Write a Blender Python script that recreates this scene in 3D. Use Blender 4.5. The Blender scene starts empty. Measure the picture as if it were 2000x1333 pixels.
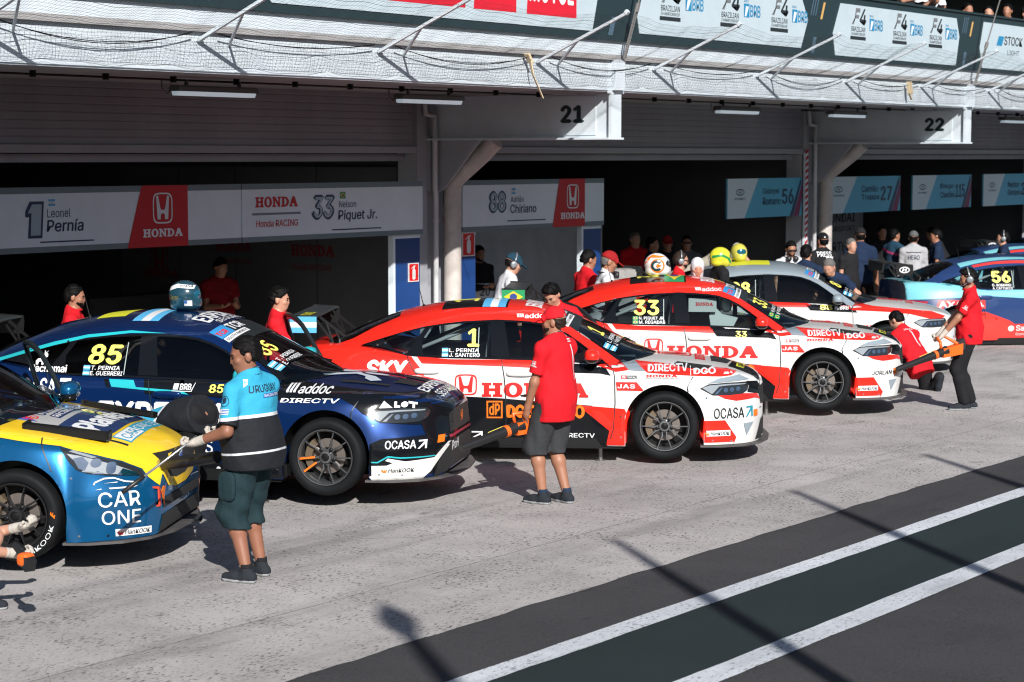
import bpy, bmesh, math, random
import numpy as np
from mathutils import Vector, Matrix
from mathutils.bvhtree import BVHTree
R = math.radians
SC = bpy.context.scene
COL = SC.collection
# ------------------------------------------------------------------ camera
_ang = math.atan(2900/4000); _pit = math.atan(362/4000)
cam_d = bpy.data.cameras.new('camera'); CAM = bpy.data.objects.new('camera', cam_d); COL.objects.link(CAM)
CAM.location = (0, 0, 3.05)
CAM.rotation_euler = (R(90)-_pit, 0, _ang-R(90))
cam_d.sensor_width = 36; cam_d.lens = 72; cam_d.clip_end = 3000; cam_d.clip_start = .1
cam_d.dof.use_dof = True; cam_d.dof.focus_distance = 17.5; cam_d.dof.aperture_fstop = 3.8
SC.camera = CAM
# ------------------------------------------------------------------ light
SUN_DIR = Vector((.645, .765, -.60)).normalized()
world = bpy.data.worlds.new('World'); SC.world = world; world.use_nodes = True
_n = world.node_tree.nodes; _l = world.node_tree.links
_sky = _n.new('ShaderNodeTexSky'); _sky.sky_type = 'NISHITA'; _sky.sun_disc = False
_sky.sun_elevation = math.asin(-SUN_DIR.z); _sky.sun_rotation = math.atan2(-SUN_DIR.x, -SUN_DIR.y)
_sky.air_density = 1.0; _sky.dust_density = .8; _sky.ozone_density = 2.2
_l.new(_sky.outputs[0], _n['Background'].inputs[0]); _n['Background'].inputs[1].default_value = .056
sun_d = bpy.data.lights.new('sun', 'SUN'); SUN = bpy.data.objects.new('sun', sun_d); COL.objects.link(SUN)
sun_d.energy = 4.9; sun_d.angle = R(.5); sun_d.color = (1, .968, .925)
SUN.rotation_euler = SUN_DIR.to_track_quat('-Z', 'Y').to_euler(); SUN.location = (-20, -30, 30)
SC.view_settings.view_transform = 'Standard'; SC.view_settings.look = 'None'
SC.view_settings.gamma = 1; SC.view_settings.exposure = 0.40; SC.view_settings.use_curve_mapping = False
SC.cycles.pixel_filter_type = 'BLACKMAN_HARRIS'; SC.cycles.filter_width = 1.15
SC.cycles.use_denoising = True; SC.cycles.max_bounces = 6; SC.cycles.transparent_max_bounces = 10
SC.cycles.sample_clamp_indirect = 4; SC.cycles.caustics_reflective = False; SC.cycles.caustics_refractive = False
# ------------------------------------------------------------------ helpers
def lin(h):
    if not isinstance(h, str): return tuple(h)[:3]
    c = [int(h[i:i+2], 16)/255 for i in (0, 2, 4)]
    return tuple(v/12.92 if v <= .04045 else ((v+.055)/1.055)**2.4 for v in c)
MATS = {}
def mat(name, col, rough=.6, metal=0, coat=0, var=0, vscale=3, bump=0, bscale=40, emit=0, spec=.5, stretch=None):
    if name in MATS: return MATS[name]
    m = bpy.data.materials.new(name); m.use_nodes = True; nt = m.node_tree; b = nt.nodes['Principled BSDF']
    c = lin(col); b.inputs['Base Color'].default_value = (*c, 1)
    b.inputs['Roughness'].default_value = rough; b.inputs['Metallic'].default_value = metal
    b.inputs['Coat Weight'].default_value = coat; b.inputs['Coat Roughness'].default_value = .04
    b.inputs['Specular IOR Level'].default_value = spec
    if emit:
        b.inputs['Emission Color'].default_value = (*c, 1); b.inputs['Emission Strength'].default_value = emit
    if var or bump:
        tc = nt.nodes.new('ShaderNodeTexCoord'); src = tc.outputs['Object']
        if stretch:
            mp = nt.nodes.new('ShaderNodeMapping'); mp.inputs['Scale'].default_value = stretch
            nt.links.new(src, mp.inputs[0]); src = mp.outputs[0]
    if var:
        n = nt.nodes.new('ShaderNodeTexNoise'); n.inputs['Scale'].default_value = vscale; n.inputs['Detail'].default_value = 6
        n.inputs['Roughness'].default_value = .65
        nt.links.new(src, n.inputs['Vector'])
        r = nt.nodes.new('ShaderNodeMapRange'); r.inputs[1].default_value = .3; r.inputs[2].default_value = .7
        r.inputs[3].default_value = 1-var; r.inputs[4].default_value = 1+var*.6
        nt.links.new(n.outputs[0], r.inputs[0])
        mx = nt.nodes.new('ShaderNodeVectorMath'); mx.operation = 'SCALE'; mx.inputs[0].default_value = c
        nt.links.new(r.outputs[0], mx.inputs['Scale']); nt.links.new(mx.outputs[0], b.inputs['Base Color'])
    if bump:
        n = nt.nodes.new('ShaderNodeTexNoise'); n.inputs['Scale'].default_value = bscale; n.inputs['Detail'].default_value = 4
        nt.links.new(src, n.inputs['Vector'])
        bp = nt.nodes.new('ShaderNodeBump'); bp.inputs['Strength'].default_value = bump; bp.inputs['Distance'].default_value = .02
        nt.links.new(n.outputs[0], bp.inputs['Height']); nt.links.new(bp.outputs[0], b.inputs['Normal'])
    MATS[name] = m
    return m
def glass(name, tint, gloss=1.0):
    if name in MATS: return MATS[name]
    m = bpy.data.materials.new(name); m.use_nodes = True; nt = m.node_tree; nt.nodes.remove(nt.nodes['Principled BSDF'])
    t = nt.nodes.new('ShaderNodeBsdfTransparent'); t.inputs[0].default_value = (*lin(tint), 1)
    g = nt.nodes.new('ShaderNodeBsdfGlossy'); g.inputs['Roughness'].default_value = .02; g.inputs[0].default_value = (gloss, gloss, gloss, 1)
    f = nt.nodes.new('ShaderNodeFresnel'); f.inputs[0].default_value = 1.5
    mx = nt.nodes.new('ShaderNodeMixShader')
    nt.links.new(f.outputs[0], mx.inputs[0]); nt.links.new(t.outputs[0], mx.inputs[1]); nt.links.new(g.outputs[0], mx.inputs[2])
    nt.links.new(mx.outputs[0], nt.nodes['Material Output'].inputs[0])
    MATS[name] = m
    return m
def tag(o, label=None, cat=None, group=None, kind=None):
    if label: o['label'] = label
    if cat: o['category'] = cat
    if group: o['group'] = group
    if kind: o['kind'] = kind
    return o
def empty(name, label=None, cat=None, group=None, loc=(0, 0, 0), rz=0, parent=None):
    o = bpy.data.objects.new(name, None); COL.objects.link(o); o.location = loc; o.rotation_euler = (0, 0, rz)
    o.empty_display_size = .1; o.parent = parent
    return tag(o, label, cat, group)
def ob(name, me, mats=None, parent=None, smooth=False):
    if mats is not None:
        for m in (mats if isinstance(mats, (list, tuple)) else [mats]): me.materials.append(m)
    if smooth: me.shade_smooth()
    o = bpy.data.objects.new(name, me); COL.objects.link(o); o.parent = parent
    return o
class MB:
    """collects shapes and links them as one mesh object"""
    def __init__(s): s.v = []; s.f = []; s.m = []
    def add(s, vs, fs, mi=0):
        k = len(s.v); s.v += [tuple(map(float, p)) for p in vs]; s.f += [tuple(i+k for i in f) for f in fs]; s.m += [mi]*len(fs); return s
    def box(s, x0, y0, z0, x1, y1, z1, mi=0):
        p = [(x, y, z) for z in (z0, z1) for y in (y0, y1) for x in (x0, x1)]
        return s.add(p, [(0, 2, 3, 1), (4, 5, 7, 6), (0, 1, 5, 4), (2, 6, 7, 3), (0, 4, 6, 2), (1, 3, 7, 5)], mi)
    def bar(s, a, b, w, h, mi=0, up=(0, 0, 1), w2=None, h2=None):
        a = Vector(a); b = Vector(b); d = (b-a).normalized(); u = Vector(up)
        if abs(d.dot(u)) > .98: u = Vector((1, 0, 0))
        r = d.cross(u).normalized(); u = r.cross(d); w2 = w if w2 is None else w2; h2 = h if h2 is None else h2
        p = [a+r*(i*w/2)+u*(j*h/2) for j in (-1, 1) for i in (-1, 1)]+[b+r*(i*w2/2)+u*(j*h2/2) for j in (-1, 1) for i in (-1, 1)]
        return s.add(p, [(0, 1, 3, 2), (4, 6, 7, 5), (0, 4, 5, 1), (2, 3, 7, 6), (0, 2, 6, 4), (1, 5, 7, 3)], mi)
    def tube(s, pts, r, n=8, mi=0, caps=True):
        P = [Vector(p) for p in pts]; rr = r if isinstance(r, (list, tuple)) else [r]*len(P); vs = []; prev = None
        for i, p in enumerate(P):
            d = (P[min(i+1, len(P)-1)]-P[max(i-1, 0)]).normalized()
            if prev is None:
                u = Vector((0, 0, 1)) if abs(d.z) < .9 else Vector((1, 0, 0)); prev = d.cross(u).normalized()
            prev = (prev-d*prev.dot(d)).normalized(); q = d.cross(prev)
            vs += [p+(prev*math.cos(t)+q*math.sin(t))*rr[i] for t in [2*math.pi*k/n for k in range(n)]]
        fs = [(i*n+k, i*n+(k+1) % n, (i+1)*n+(k+1) % n, (i+1)*n+k) for i in range(len(P)-1) for k in range(n)]
        if caps: fs += [tuple(range(n))[::-1], tuple(range((len(P)-1)*n, len(P)*n))]
        return s.add(vs, fs, mi)
    def lathe(s, prof, n=32, axis='z', o=(0, 0, 0), mi=0, closed=False):
        vs = []; o = Vector(o)
        for r, h in prof:
            for k in range(n):
                t = 2*math.pi*k/n; c, q = r*math.cos(t), r*math.sin(t)
                vs.append(o+Vector({'z': (c, q, h), 'y': (c, h, q), 'x': (h, c, q)}[axis]))
        m = len(prof); rows = m if closed else m-1
        fs = [(i*n+k, i*n+(k+1) % n, ((i+1) % m)*n+(k+1) % n, ((i+1) % m)*n+k) for i in range(rows) for k in range(n)]
        return s.add(vs, fs, mi)
    def prism(s, poly, f, d, mi=0):
        """poly: 2D outline; f maps (a,b)->point; d: extrusion vector"""
        P = [Vector(f(a, b)) for a, b in poly]; n = len(P); d = Vector(d)
        return s.add(P+[p+d for p in P], [tuple(range(n))[::-1], tuple(range(n, 2*n))]+[(i, (i+1) % n, n+(i+1) % n, n+i) for i in range(n)], mi)
    def ball(s, c, rx, ry, rz, n=16, m=10, mi=0, e=1.0, mi2=None, split=0):
        def sp(v): return math.copysign(abs(v)**e, v)
        vs = []; k0 = len(s.v)
        for i in range(m+1):
            t = math.pi*i/m
            for k in range(n):
                a = 2*math.pi*k/n
                vs.append((c[0]+rx*sp(math.sin(t))*sp(math.cos(a)), c[1]+ry*sp(math.sin(t))*sp(math.sin(a)), c[2]+rz*sp(math.cos(t))))
        fs = [(i*n+k, (i+1)*n+k, (i+1)*n+(k+1) % n, i*n+(k+1) % n) for i in range(m) for k in range(n)]
        s.v += vs; s.f += [tuple(q+k0 for q in f) for f in fs]
        s.m += [mi2 if (mi2 is not None and math.cos(math.pi*(i+.5)/m) < split) else mi for i in range(m) for k in range(n)]
        return s
    def mesh(s, name, fix=True):
        me = bpy.data.meshes.new(name); me.from_pydata(s.v, [], s.f); me.update()
        me.polygons.foreach_set('material_index', s.m)
        if fix:
            bm = bmesh.new(); bm.from_mesh(me); bmesh.ops.recalc_face_normals(bm, faces=bm.faces); bm.to_mesh(me); bm.free()
        return me
    def build(s, name, mats, parent=None, smooth=False, angle=None):
        o = ob(name, s.mesh(name), mats, parent, smooth)
        if angle:
            o.data.shade_smooth(); o.data.set_sharp_from_angle(angle=R(angle))
        return o
# --- lettering: the built-in font turned to flat meshes
_TC = {}
try: FONT = bpy.data.fonts.load(bpy.utils.system_resource('DATAFILES')+'/fonts/Inter.woff2')
except Exception: FONT = None
def text2d(s, bold=0, shear=0, space=1.0):
    key = (s, bold, shear, space)
    if key not in _TC:
        cu = bpy.data.curves.new('t', 'FONT'); cu.body = s; cu.size = 1
        if FONT: cu.font = FONT
        cu.offset = bold; cu.shear = shear; cu.space_character = space; cu.resolution_u = 3
        o = bpy.data.objects.new('t', cu)
        me = bpy.data.meshes.new_from_object(o)
        V = [(v.co.x, v.co.y) for v in me.vertices]; F = [tuple(p.vertices) for p in me.polygons]
        bpy.data.objects.remove(o); bpy.data.curves.remove(cu); bpy.data.meshes.remove(me)
        _TC[key] = (V, F)
    return _TC[key]
def fit(V, x0, y0, x1, y1):
    a = np.array(V); lo = a.min(0); hi = a.max(0); d = np.maximum(hi-lo, 1e-6)
    return ((a-lo)/d*(np.array([x1, y1])-np.array([x0, y0]))+np.array([x0, y0])).tolist()
class D2:
    """flat drawing: pieces of text and polygons in (u,v); later laid on a surface"""
    def __init__(s): s.p = []
    def text(s, t, x0, y0, x1, y1, bold=.02, shear=0, space=1.0):
        V, F = text2d(t, 0, shear, space); a = np.array(V); b = bold*.55
        sh = [(-b, 0), (b, 0), (0, b*.7), (0, -b*.7)] if b > .004 else [(0, 0)]
        W = fit(np.concatenate([a+np.array(q) for q in sh]), x0, y0, x1, y1); n = len(V)
        for k in range(len(sh)): s.p.append((W[k*n:(k+1)*n], F))
        return s
    def poly(s, *loops):
        for L in loops: s.p.append(([tuple(q) for q in L], [tuple(range(len(L)))]))
        return s
    def rect(s, x0, y0, x1, y1, sh=0): return s.poly([(x0, y0), (x1, y0), (x1+sh, y1), (x0+sh, y1)])
    def ring(s, cx, cy, rx, ry, t, n=28, e=1.0, a0=0, a1=360):
        V = []; F = []; full = a1-a0 >= 360
        def sp(v): return math.copysign(abs(v)**e, v)
        for i in range(n+1):
            a = R(a0+(a1-a0)*i/n); c, q = sp(math.cos(a)), sp(math.sin(a))
            V += [(cx+rx*c, cy+ry*q), (cx+(rx-t)*c, cy+(ry-t)*q)]
        F = [(2*i, 2*i+2, 2*i+3, 2*i+1) for i in range(n)]
        s.p.append((V, F)); return s
    def disc(s, cx, cy, rx, ry, n=24, e=1.0):
        def sp(v): return math.copysign(abs(v)**e, v)
        return s.poly([(cx+rx*sp(math.cos(2*math.pi*i/n)), cy+ry*sp(math.sin(2*math.pi*i/n))) for i in range(n)])
    def slab(s, word, x0, y0, x1, y1):
        """heavy slab-serif capitals for H O N D A R"""
        W = {'H': 1.08, 'O': 1.0, 'N': 1.1, 'D': 1.02, 'A': 1.12}; gap = .07; tot = sum(W[c] for c in word)+gap*(len(word)-1)
        k = (x1-x0)/tot; h = y1-y0; x = x0; t = .17
        for c in word:
            w = W[c]*k
            def X(u): return x+u*w
            def Y(v): return y0+v*h
            P = lambda L: s.poly([(X(a), Y(b)) for a, b in L])
            if c == 'H':
                P([(0, 0), (.46, 0), (.46, t), (.36, t), (.36, .42), (.64, .42), (.64, t), (.54, t), (.54, 0), (1, 0), (1, t), (.9, t), (.9, 1-t), (1, 1-t), (1, 1), (.54, 1), (.54, 1-t), (.64, 1-t), (.64, .6), (.36, .6), (.36, 1-t), (.46, 1-t), (.46, 1), (0, 1), (0, 1-t), (.1, 1-t), (.1, t), (0, t)])
            elif c == 'O':
                V = []; n = 28
                for i in range(n+1):
                    a = 2*math.pi*i/n; V += [(X(.5+.5*math.cos(a)), Y(.5+.53*math.sin(a))), (X(.5+.2*math.cos(a)), Y(.5+.36*math.sin(a)))]
                s.p.append((V, [(2*i, 2*i+2, 2*i+3, 2*i+1) for i in range(n)]))
            elif c == 'N':
                P([(0, 0), (.4, 0), (.4, t), (.3, t), (.3, .68), (.72, 0), (.9, 0), (.9, 1-t), (1, 1-t), (1, 1), (.62, 1), (.62, 1-t), (.72, 1-t), (.72, .42), (.34, 1), (0, 1), (0, 1-t), (.1, 1-t), (.1, t), (0, t)])
            elif c == 'D':
                P([(0, 0), (.4, 0), (.4, 1), (0, 1), (0, 1-t), (.12, 1-t), (.12, t), (0, t)])
                V = []; n = 14
                for i in range(n+1):
                    a = -math.pi/2+math.pi*i/n; V += [(X(.4+.6*math.cos(a)), Y(.5+.5*math.sin(a))), (X(.4+.3*math.cos(a)), Y(.5+.34*math.sin(a)))]
                s.p.append((V, [(2*i, 2*i+2, 2*i+3, 2*i+1) for i in range(n)]))
            elif c == 'A':
                P([(0, 0), (.36, 0), (.36, t), (.29, t), (.33, .3), (.6, .3), (.64, t), (.57, t), (.57, 0), (1, 0), (1, t), (.93, t), (.64, 1), (.36, 1), (.07, t), (0, t)])
                # counter is left to the gap between legs
            x += w+gap*k
        return s
    def hmark(s, cx, cy, w, h):
        """upright H emblem in a rounded frame"""
        s.ring(cx, cy, w/2, h/2, w*.055, 36, .45)
        for sg in (-1, 1):
            s.poly([(cx+sg*w*.11, cy-h*.36), (cx+sg*w*.27, cy-h*.36), (cx+sg*w*.33, cy+h*.40), (cx+sg*w*.22, cy+h*.40), (cx+sg*w*.13, cy+h*.02), (cx+sg*w*.08, cy-h*.05), (cx, cy-h*.05), (cx, cy-h*.17), (cx+sg*w*.06, cy-h*.17), (cx+sg*w*.1, cy-h*.22)][::sg])
        return s
    def arrow(s, x0, y0, x1, y1, t):
        """arrow pointing up-right"""
        s.poly([(x0, y0), (x0+t*1.1, y0), (x1-t*.4, y1-t*2.0), (x1-t*1.4, y1-t*1.0)])
        return s.poly([(x0+(x1-x0)*.1, y1), (x0+(x1-x0)*.1, y1-t), (x1-t, y1-t), (x1-t, y0), (x1, y0), (x1, y1)])
    def shear(s, k, y0=0): s.p = [([(u+(v-y0)*k, v) for u, v in V], F) for V, F in s.p]; return s
    def lay(s, name, mats, parent, fr, bvh=None, off=.004, grid=.04, nrm=None, maxd=6):
        """fr=(origin,u,v,n). With bvh the drawing is cut on a grid and dropped along -n on to the surface"""
        o, u, v, n = (Vector(q) for q in fr); VV = []; FF = []; NN = []
        for k, (V, F) in enumerate(s.p):
            bm = bmesh.new(); vs = [bm.verts.new((a, b, 0)) for a, b in V]
            for f in F:
                try: bm.faces.new([vs[i] for i in f])
                except ValueError: pass
            bm.normal_update(); bmesh.ops.triangulate(bm, faces=bm.faces)
            if bvh:
                a = np.array(V); lo = a.min(0); hi = a.max(0)
                for ax in (0, 1):
                    g0 = math.ceil(lo[ax]/grid); g1 = math.floor(hi[ax]/grid)
                    for g in range(g0, g1+1):
                        co = [0, 0, 0]; no = [0, 0, 0]; co[ax] = g*grid+1e-5; no[ax] = 1
                        bmesh.ops.bisect_plane(bm, geom=bm.verts[:]+bm.edges[:]+bm.faces[:], dist=1e-6, plane_co=co, plane_no=no)
            k0 = len(VV); idx = {}; e = off+k*.00012
            bm.verts.index_update()
            for w in bm.verts:
                p = o+u*w.co.x+v*w.co.y
                if bvh:
                    h = bvh.ray_cast(p+n*maxd, -n)
                    if h[0] is None: idx[w] = None; continue
                    q = nrm(h) if nrm else h[1]
                    idx[w] = len(VV); VV.append(h[0]+q*e); NN.append(q)
                else: idx[w] = len(VV); VV.append(p+n*e); NN.append(n)
            for f in bm.faces:
                t = [idx[w] for w in f.verts]
                if None in t: continue
                A, B, Cc = (VV[i] for i in t[:3])
                if (B-A).cross(Cc-A).dot(n) < 0: t = t[::-1]
                FF.append(t)
            bm.free()
        me = bpy.data.meshes.new(name); me.from_pydata([tuple(p) for p in VV], [], FF); me.update()
        o_ = ob(name, me, mats, parent)
        if bvh and NN:
            me.shade_smooth(); me.normals_split_custom_set_from_vertices([tuple(q) for q in NN])
        return o_
def mono(xs, ys):
    """smooth monotone interpolation through points"""
    xs = np.array(xs, float); ys = np.array(ys, float); o = np.argsort(xs); xs = xs[o]; ys = ys[o]
    h = np.diff(xs); d = np.diff(ys)/h; m = np.zeros(len(xs)); m[0] = d[0]; m[-1] = d[-1]
    for i in range(1, len(xs)-1):
        if d[i-1]*d[i] > 0:
            w1 = 2*h[i]+h[i-1]; w2 = h[i]+2*h[i-1]; m[i] = (w1+w2)/(w1/d[i-1]+w2/d[i])
    def f(x):
        x = np.clip(np.asarray(x, float), xs[0], xs[-1]); i = np.clip(np.searchsorted(xs, x)-1, 0, len(h)-1); t = (x-xs[i])/h[i]
        return (2*t**3-3*t**2+1)*ys[i]+(t**3-2*t**2+t)*h[i]*m[i]+(-2*t**3+3*t**2)*ys[i+1]+(t**3-t**2)*h[i]*m[i+1]
    return f
def C(s):
    """'x:y x:y' -> curve"""
    p = [q.split(':') for q in s.split()]; return mono([float(a) for a, b in p], [float(b) for a, b in p])
# ------------------------------------------------------------------ ground
JOINT = 9.17
def ground_mat(name, base, dark, scale, spots=.5, rough=.85, scuff=0):
    m = bpy.data.materials.new(name); m.use_nodes = True; nt = m.node_tree; b = nt.nodes['Principled BSDF']; N = nt.nodes.new; L = nt.links.new
    tc = N('ShaderNodeTexCoord')
    def noise(sc, det, rg=.6, st=None):
        n = N('ShaderNodeTexNoise'); n.inputs['Scale'].default_value = sc; n.inputs['Detail'].default_value = det; n.inputs['Roughness'].default_value = rg
        if st:
            mp = N('ShaderNodeMapping'); mp.inputs['Scale'].default_value = st; mp.inputs['Rotation'].default_value = (0, 0, .35); L(tc.outputs['Object'], mp.inputs[0]); L(mp.outputs[0], n.inputs['Vector'])
        else: L(tc.outputs['Object'], n.inputs['Vector'])
        return n.outputs[0]
    def ramp(src, a, c, lo, hi):
        r = N('ShaderNodeMapRange'); r.inputs[1].default_value = a; r.inputs[2].default_value = c; r.inputs[3].default_value = lo; r.inputs[4].default_value = hi; L(src, r.inputs[0]); return r.outputs[0]
    def mul(p, q):
        k = N('ShaderNodeMath'); k.operation = 'MULTIPLY'; L(p, k.inputs[0]); L(q, k.inputs[1]); return k.outputs[0]
    big = ramp(noise(.35, 5), .3, .7, .80, 1.13)
    mid = ramp(noise(1.6, 8, .72, (1, .6, 1)), .32, .66, .80, 1.10)
    fine = ramp(noise(scale, 4, .75), .25, .75, .80 if spots > .7 else .55, 1.2 if spots > .7 else 1.45)
    p1 = noise(34, 3, .65, (.55, 1.6, 1)); p2 = noise(2.1, 4, .6)
    add = N('ShaderNodeMath'); add.operation = 'MULTIPLY_ADD'; L(p2, add.inputs[0]); add.inputs[1].default_value = .30; L(p1, add.inputs[2])
    pits = ramp(add.outputs[0], .735, .785, 1, 1-spots)
    stain = ramp(noise(.75, 5, .62, (.5, 1.3, 1)), .57, .70, 1, .60)
    spot = ramp(noise(3.3, 2, .5, (.6, 1.2, 1)), .70, .74, 1, .62)
    vo = N('ShaderNodeTexVoronoi'); vo.feature = 'DISTANCE_TO_EDGE'; vo.inputs['Scale'].default_value = .16
    wp = N('ShaderNodeTexNoise'); wp.inputs['Scale'].default_value = 1.1; wp.inputs['Detail'].default_value = 4; L(tc.outputs['Object'], wp.inputs['Vector'])
    wv = N('ShaderNodeVectorMath'); wv.operation = 'MULTIPLY_ADD'; L(wp.outputs['Color'], wv.inputs[0]); wv.inputs[1].default_value = (.9, .9, 0); L(tc.outputs['Object'], wv.inputs[2]); L(wv.outputs[0], vo.inputs['Vector'])
    crack = ramp(vo.outputs['Distance'], .0, .0012, .62 if spots > .5 else .9, 1)
    smear = ramp(noise(1.0, 5, .6, (.10, 1.3, 1)), .55, .70, 1, .62); scf = ramp(noise(14, 6, .75, (.6, 1.2, 1)), .58, .72, 1, 1+scuff)
    spx = N('ShaderNodeSeparateXYZ'); jn = N('ShaderNodeVectorMath'); jn.operation = 'MULTIPLY_ADD'; L(wp.outputs['Color'], jn.inputs[0]); jn.inputs[1].default_value = (.05, .05, 0); L(tc.outputs['Object'], jn.inputs[2]); L(jn.outputs[0], spx.inputs[0])
    jm = N('ShaderNodeMath'); jm.operation = 'PINGPONG'; jm.inputs[1].default_value = 1.75; ja = N('ShaderNodeMath'); ja.operation = 'ADD'; ja.inputs[1].default_value = -JOINT; L(spx.outputs['Y'], ja.inputs[0]); L(ja.outputs[0], jm.inputs[0])
    joint = ramp(jm.outputs[0], .004, .012, .55 if spots > .8 else 1, 1); crack = mul(crack, joint)
    t = mul(mul(mul(mul(big, mid), fine), mul(mul(pits, crack), mul(smear, scf))), mul(stain, spot))
    mx = N('ShaderNodeMix'); mx.data_type = 'RGBA'; mx.inputs[6].default_value = (*lin(dark), 1); mx.inputs[7].default_value = (*lin(base), 1)
    cl = N('ShaderNodeMapRange'); cl.inputs[1].default_value = 0; cl.inputs[2].default_value = 1.15; cl.clamp = scuff < 1; L(t, cl.inputs[0]); L(cl.outputs[0], mx.inputs[0]); L(mx.outputs[2], b.inputs['Base Color'])
    b.inputs['Roughness'].default_value = rough; b.inputs['Specular IOR Level'].default_value = .3
    bp = N('ShaderNodeBump'); bp.inputs['Strength'].default_value = .35; bp.inputs['Distance'].default_value = .01; L(t, bp.inputs['Height']); L(bp.outputs[0], b.inputs['Normal'])
    MATS[name] = m
    return m
def sheet(name, x0, y0, x1, y1, z, m, kind='structure', wob=0):
    if wob:
        xs = np.concatenate([[x0], np.arange(2, 45, .12), [x1]]); rn = np.random.RandomState(int(y0*100))
        def edge(): 
            e = rn.normal(0, 1, len(xs)); e = np.convolve(e, np.ones(3)/3, 'same')+np.convolve(rn.normal(0, 1, len(xs)), np.ones(15)/5, 'same'); return e*wob
        A, B = edge(), edge(); V = [(x, y0+a, z) for x, a in zip(xs, A)]+[(x, y1+(b if y1 < 20 else 0), z) for x, b in zip(xs, B)]; n = len(xs)
        F = [(i, i+1, n+i+1, n+i) for i in range(n-1)]
    else: V = [(x0, y0, z), (x1, y0, z), (x1, y1, z), (x0, y1, z)]; F = [(0, 1, 2, 3)]
    me = bpy.data.meshes.new(name); me.from_pydata(V, [], F)
    return tag(ob(name, me, m), kind=kind)
M_asph = ground_mat('asphalt', (.055, .054, .057), (.018, .018, .020), 55, .45, .85, scuff=.25)
M_conc = ground_mat('apron_concrete', (.47, .442, .43), (.05, .047, .046), 45, .85)
M_line = ground_mat('line_paint', (.66, .69, .73), (.12, .13, .14), 45, .75, .7)
M_dark = ground_mat('dark_band', (.016, .028, .029), (.008, .012, .013), 50, .3, .75, scuff=3.2)
sheet('ground', -600, -600, 900, 600, -.004, M_asph)
sheet('pit_apron', -60, 7.95, 200, 40, 0, M_conc, wob=.012)
sheet('pit_lane_dark_band', -60, 6.10, 200, 6.98, 0, M_dark)
sheet('pit_lane_line', -60, 6.98, 200, 7.17, 0.003, M_line, wob=.004)
sheet('pit_lane_line', -60, 5.88, 200, 6.10, 0.003, M_line, wob=.004)
# ------------------------------------------------------------------ pit building
M_wht = mat('white_painted_steel', (.60, .665, .71), .45, var=.10, vscale=2.5)
M_wall = mat('building_grey_paint', (.36, .37, .40), .6, var=.12, vscale=1.5)
M_shut = mat('shutter_steel', (.29, .29, .32), .5, var=.18, vscale=.9, stretch=(1, 1, .3))
M_blk = mat('black_plastic', (.008, .008, .0085), .45, spec=.2)
M_int = mat('garage_interior_panel', (.44, .46, .48), .7, var=.15)
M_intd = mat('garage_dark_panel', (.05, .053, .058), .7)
M_teal = mat('banner_dark_teal', (.016, .034, .040), .5)
M_ban = mat('banner_white', (.47, .56, .61), .5, var=.05)
M_tube = mat('lamp_tube', (.75, .9, 1.0), .4, emit=.22)
bld = empty('pit_building', 'long white pit lane garage building with roller shutters and an upper terrace', 'building')
YW = 16.5
FINX = [0., 10.5, 21., 31.5, 42., 52.5, 63.]
w = MB()
for x in FINX:                                               # piers between the garages
    w.box(x-.34, YW-.02, 0, x-.14, YW+.3, 3.8); w.box(x+.30, YW+.0, 2.74, x+.5, YW+.3, 3.8)
    w.box(x-.14, YW+.06, 0, x+.30, YW+.3, 3.8)
    w.box(x-.14, YW-.06, 2.6, x-.06, YW+.06, 3.3)
w.box(-40, YW+.35, 3.8, 75, 26, 4.1)
w.build('wall', M_wall, bld)
for i in range(1, len(FINX)-1):                              # roller shutters, rolled most of the way up
    s = MB(); x0, x1 = FINX[i]+.5, FINX[i+1]-.34; z = 3.16
    while z < 3.78:
        p = [(x0, YW+.045, z), (x1, YW+.045, z), (x1, YW+.037, z+.012), (x0, YW+.037, z+.012), (x1, YW+.037, z+.078), (x0, YW+.037, z+.078), (x1, YW+.045, z+.088), (x0, YW+.045, z+.088)]
        s.add(p, [(0, 1, 2, 3), (3, 2, 4, 5), (5, 4, 6, 7)]); z += .088
    so = s.build('roller_shutter', M_shut, bld)
    b = MB(); b.box(x0, YW-.01, 3.08, x1, YW+.09, 3.165); b.box(x0, YW+.2, 2.98, x1, YW+.26, 3.07)
    b.build('bottom_rail', M_wall, so)
ca = MB()
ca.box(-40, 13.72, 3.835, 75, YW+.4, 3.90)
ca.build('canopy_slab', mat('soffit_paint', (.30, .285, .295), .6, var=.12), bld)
fa = MB(); fa.box(-40, 13.68, 3.838, 75, 13.72, 4.20); fa.box(-40, 13.74, 4.27, 75, 13.78, 4.46)
fa.box(-40, 13.70, 3.82, 75, 13.76, 3.838)
fa.build('fascia', M_wht, bld)
be = MB(); be.box(-40, 13.63, 4.2, 75, 13.78, 4.215); be.box(-40, 13.70, 4.215, 75, 13.78, 4.27)
be.build('fascia_rail', mat('grey_steel_rail', (.34, .33, .33), .5, var=.1), bld)
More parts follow.
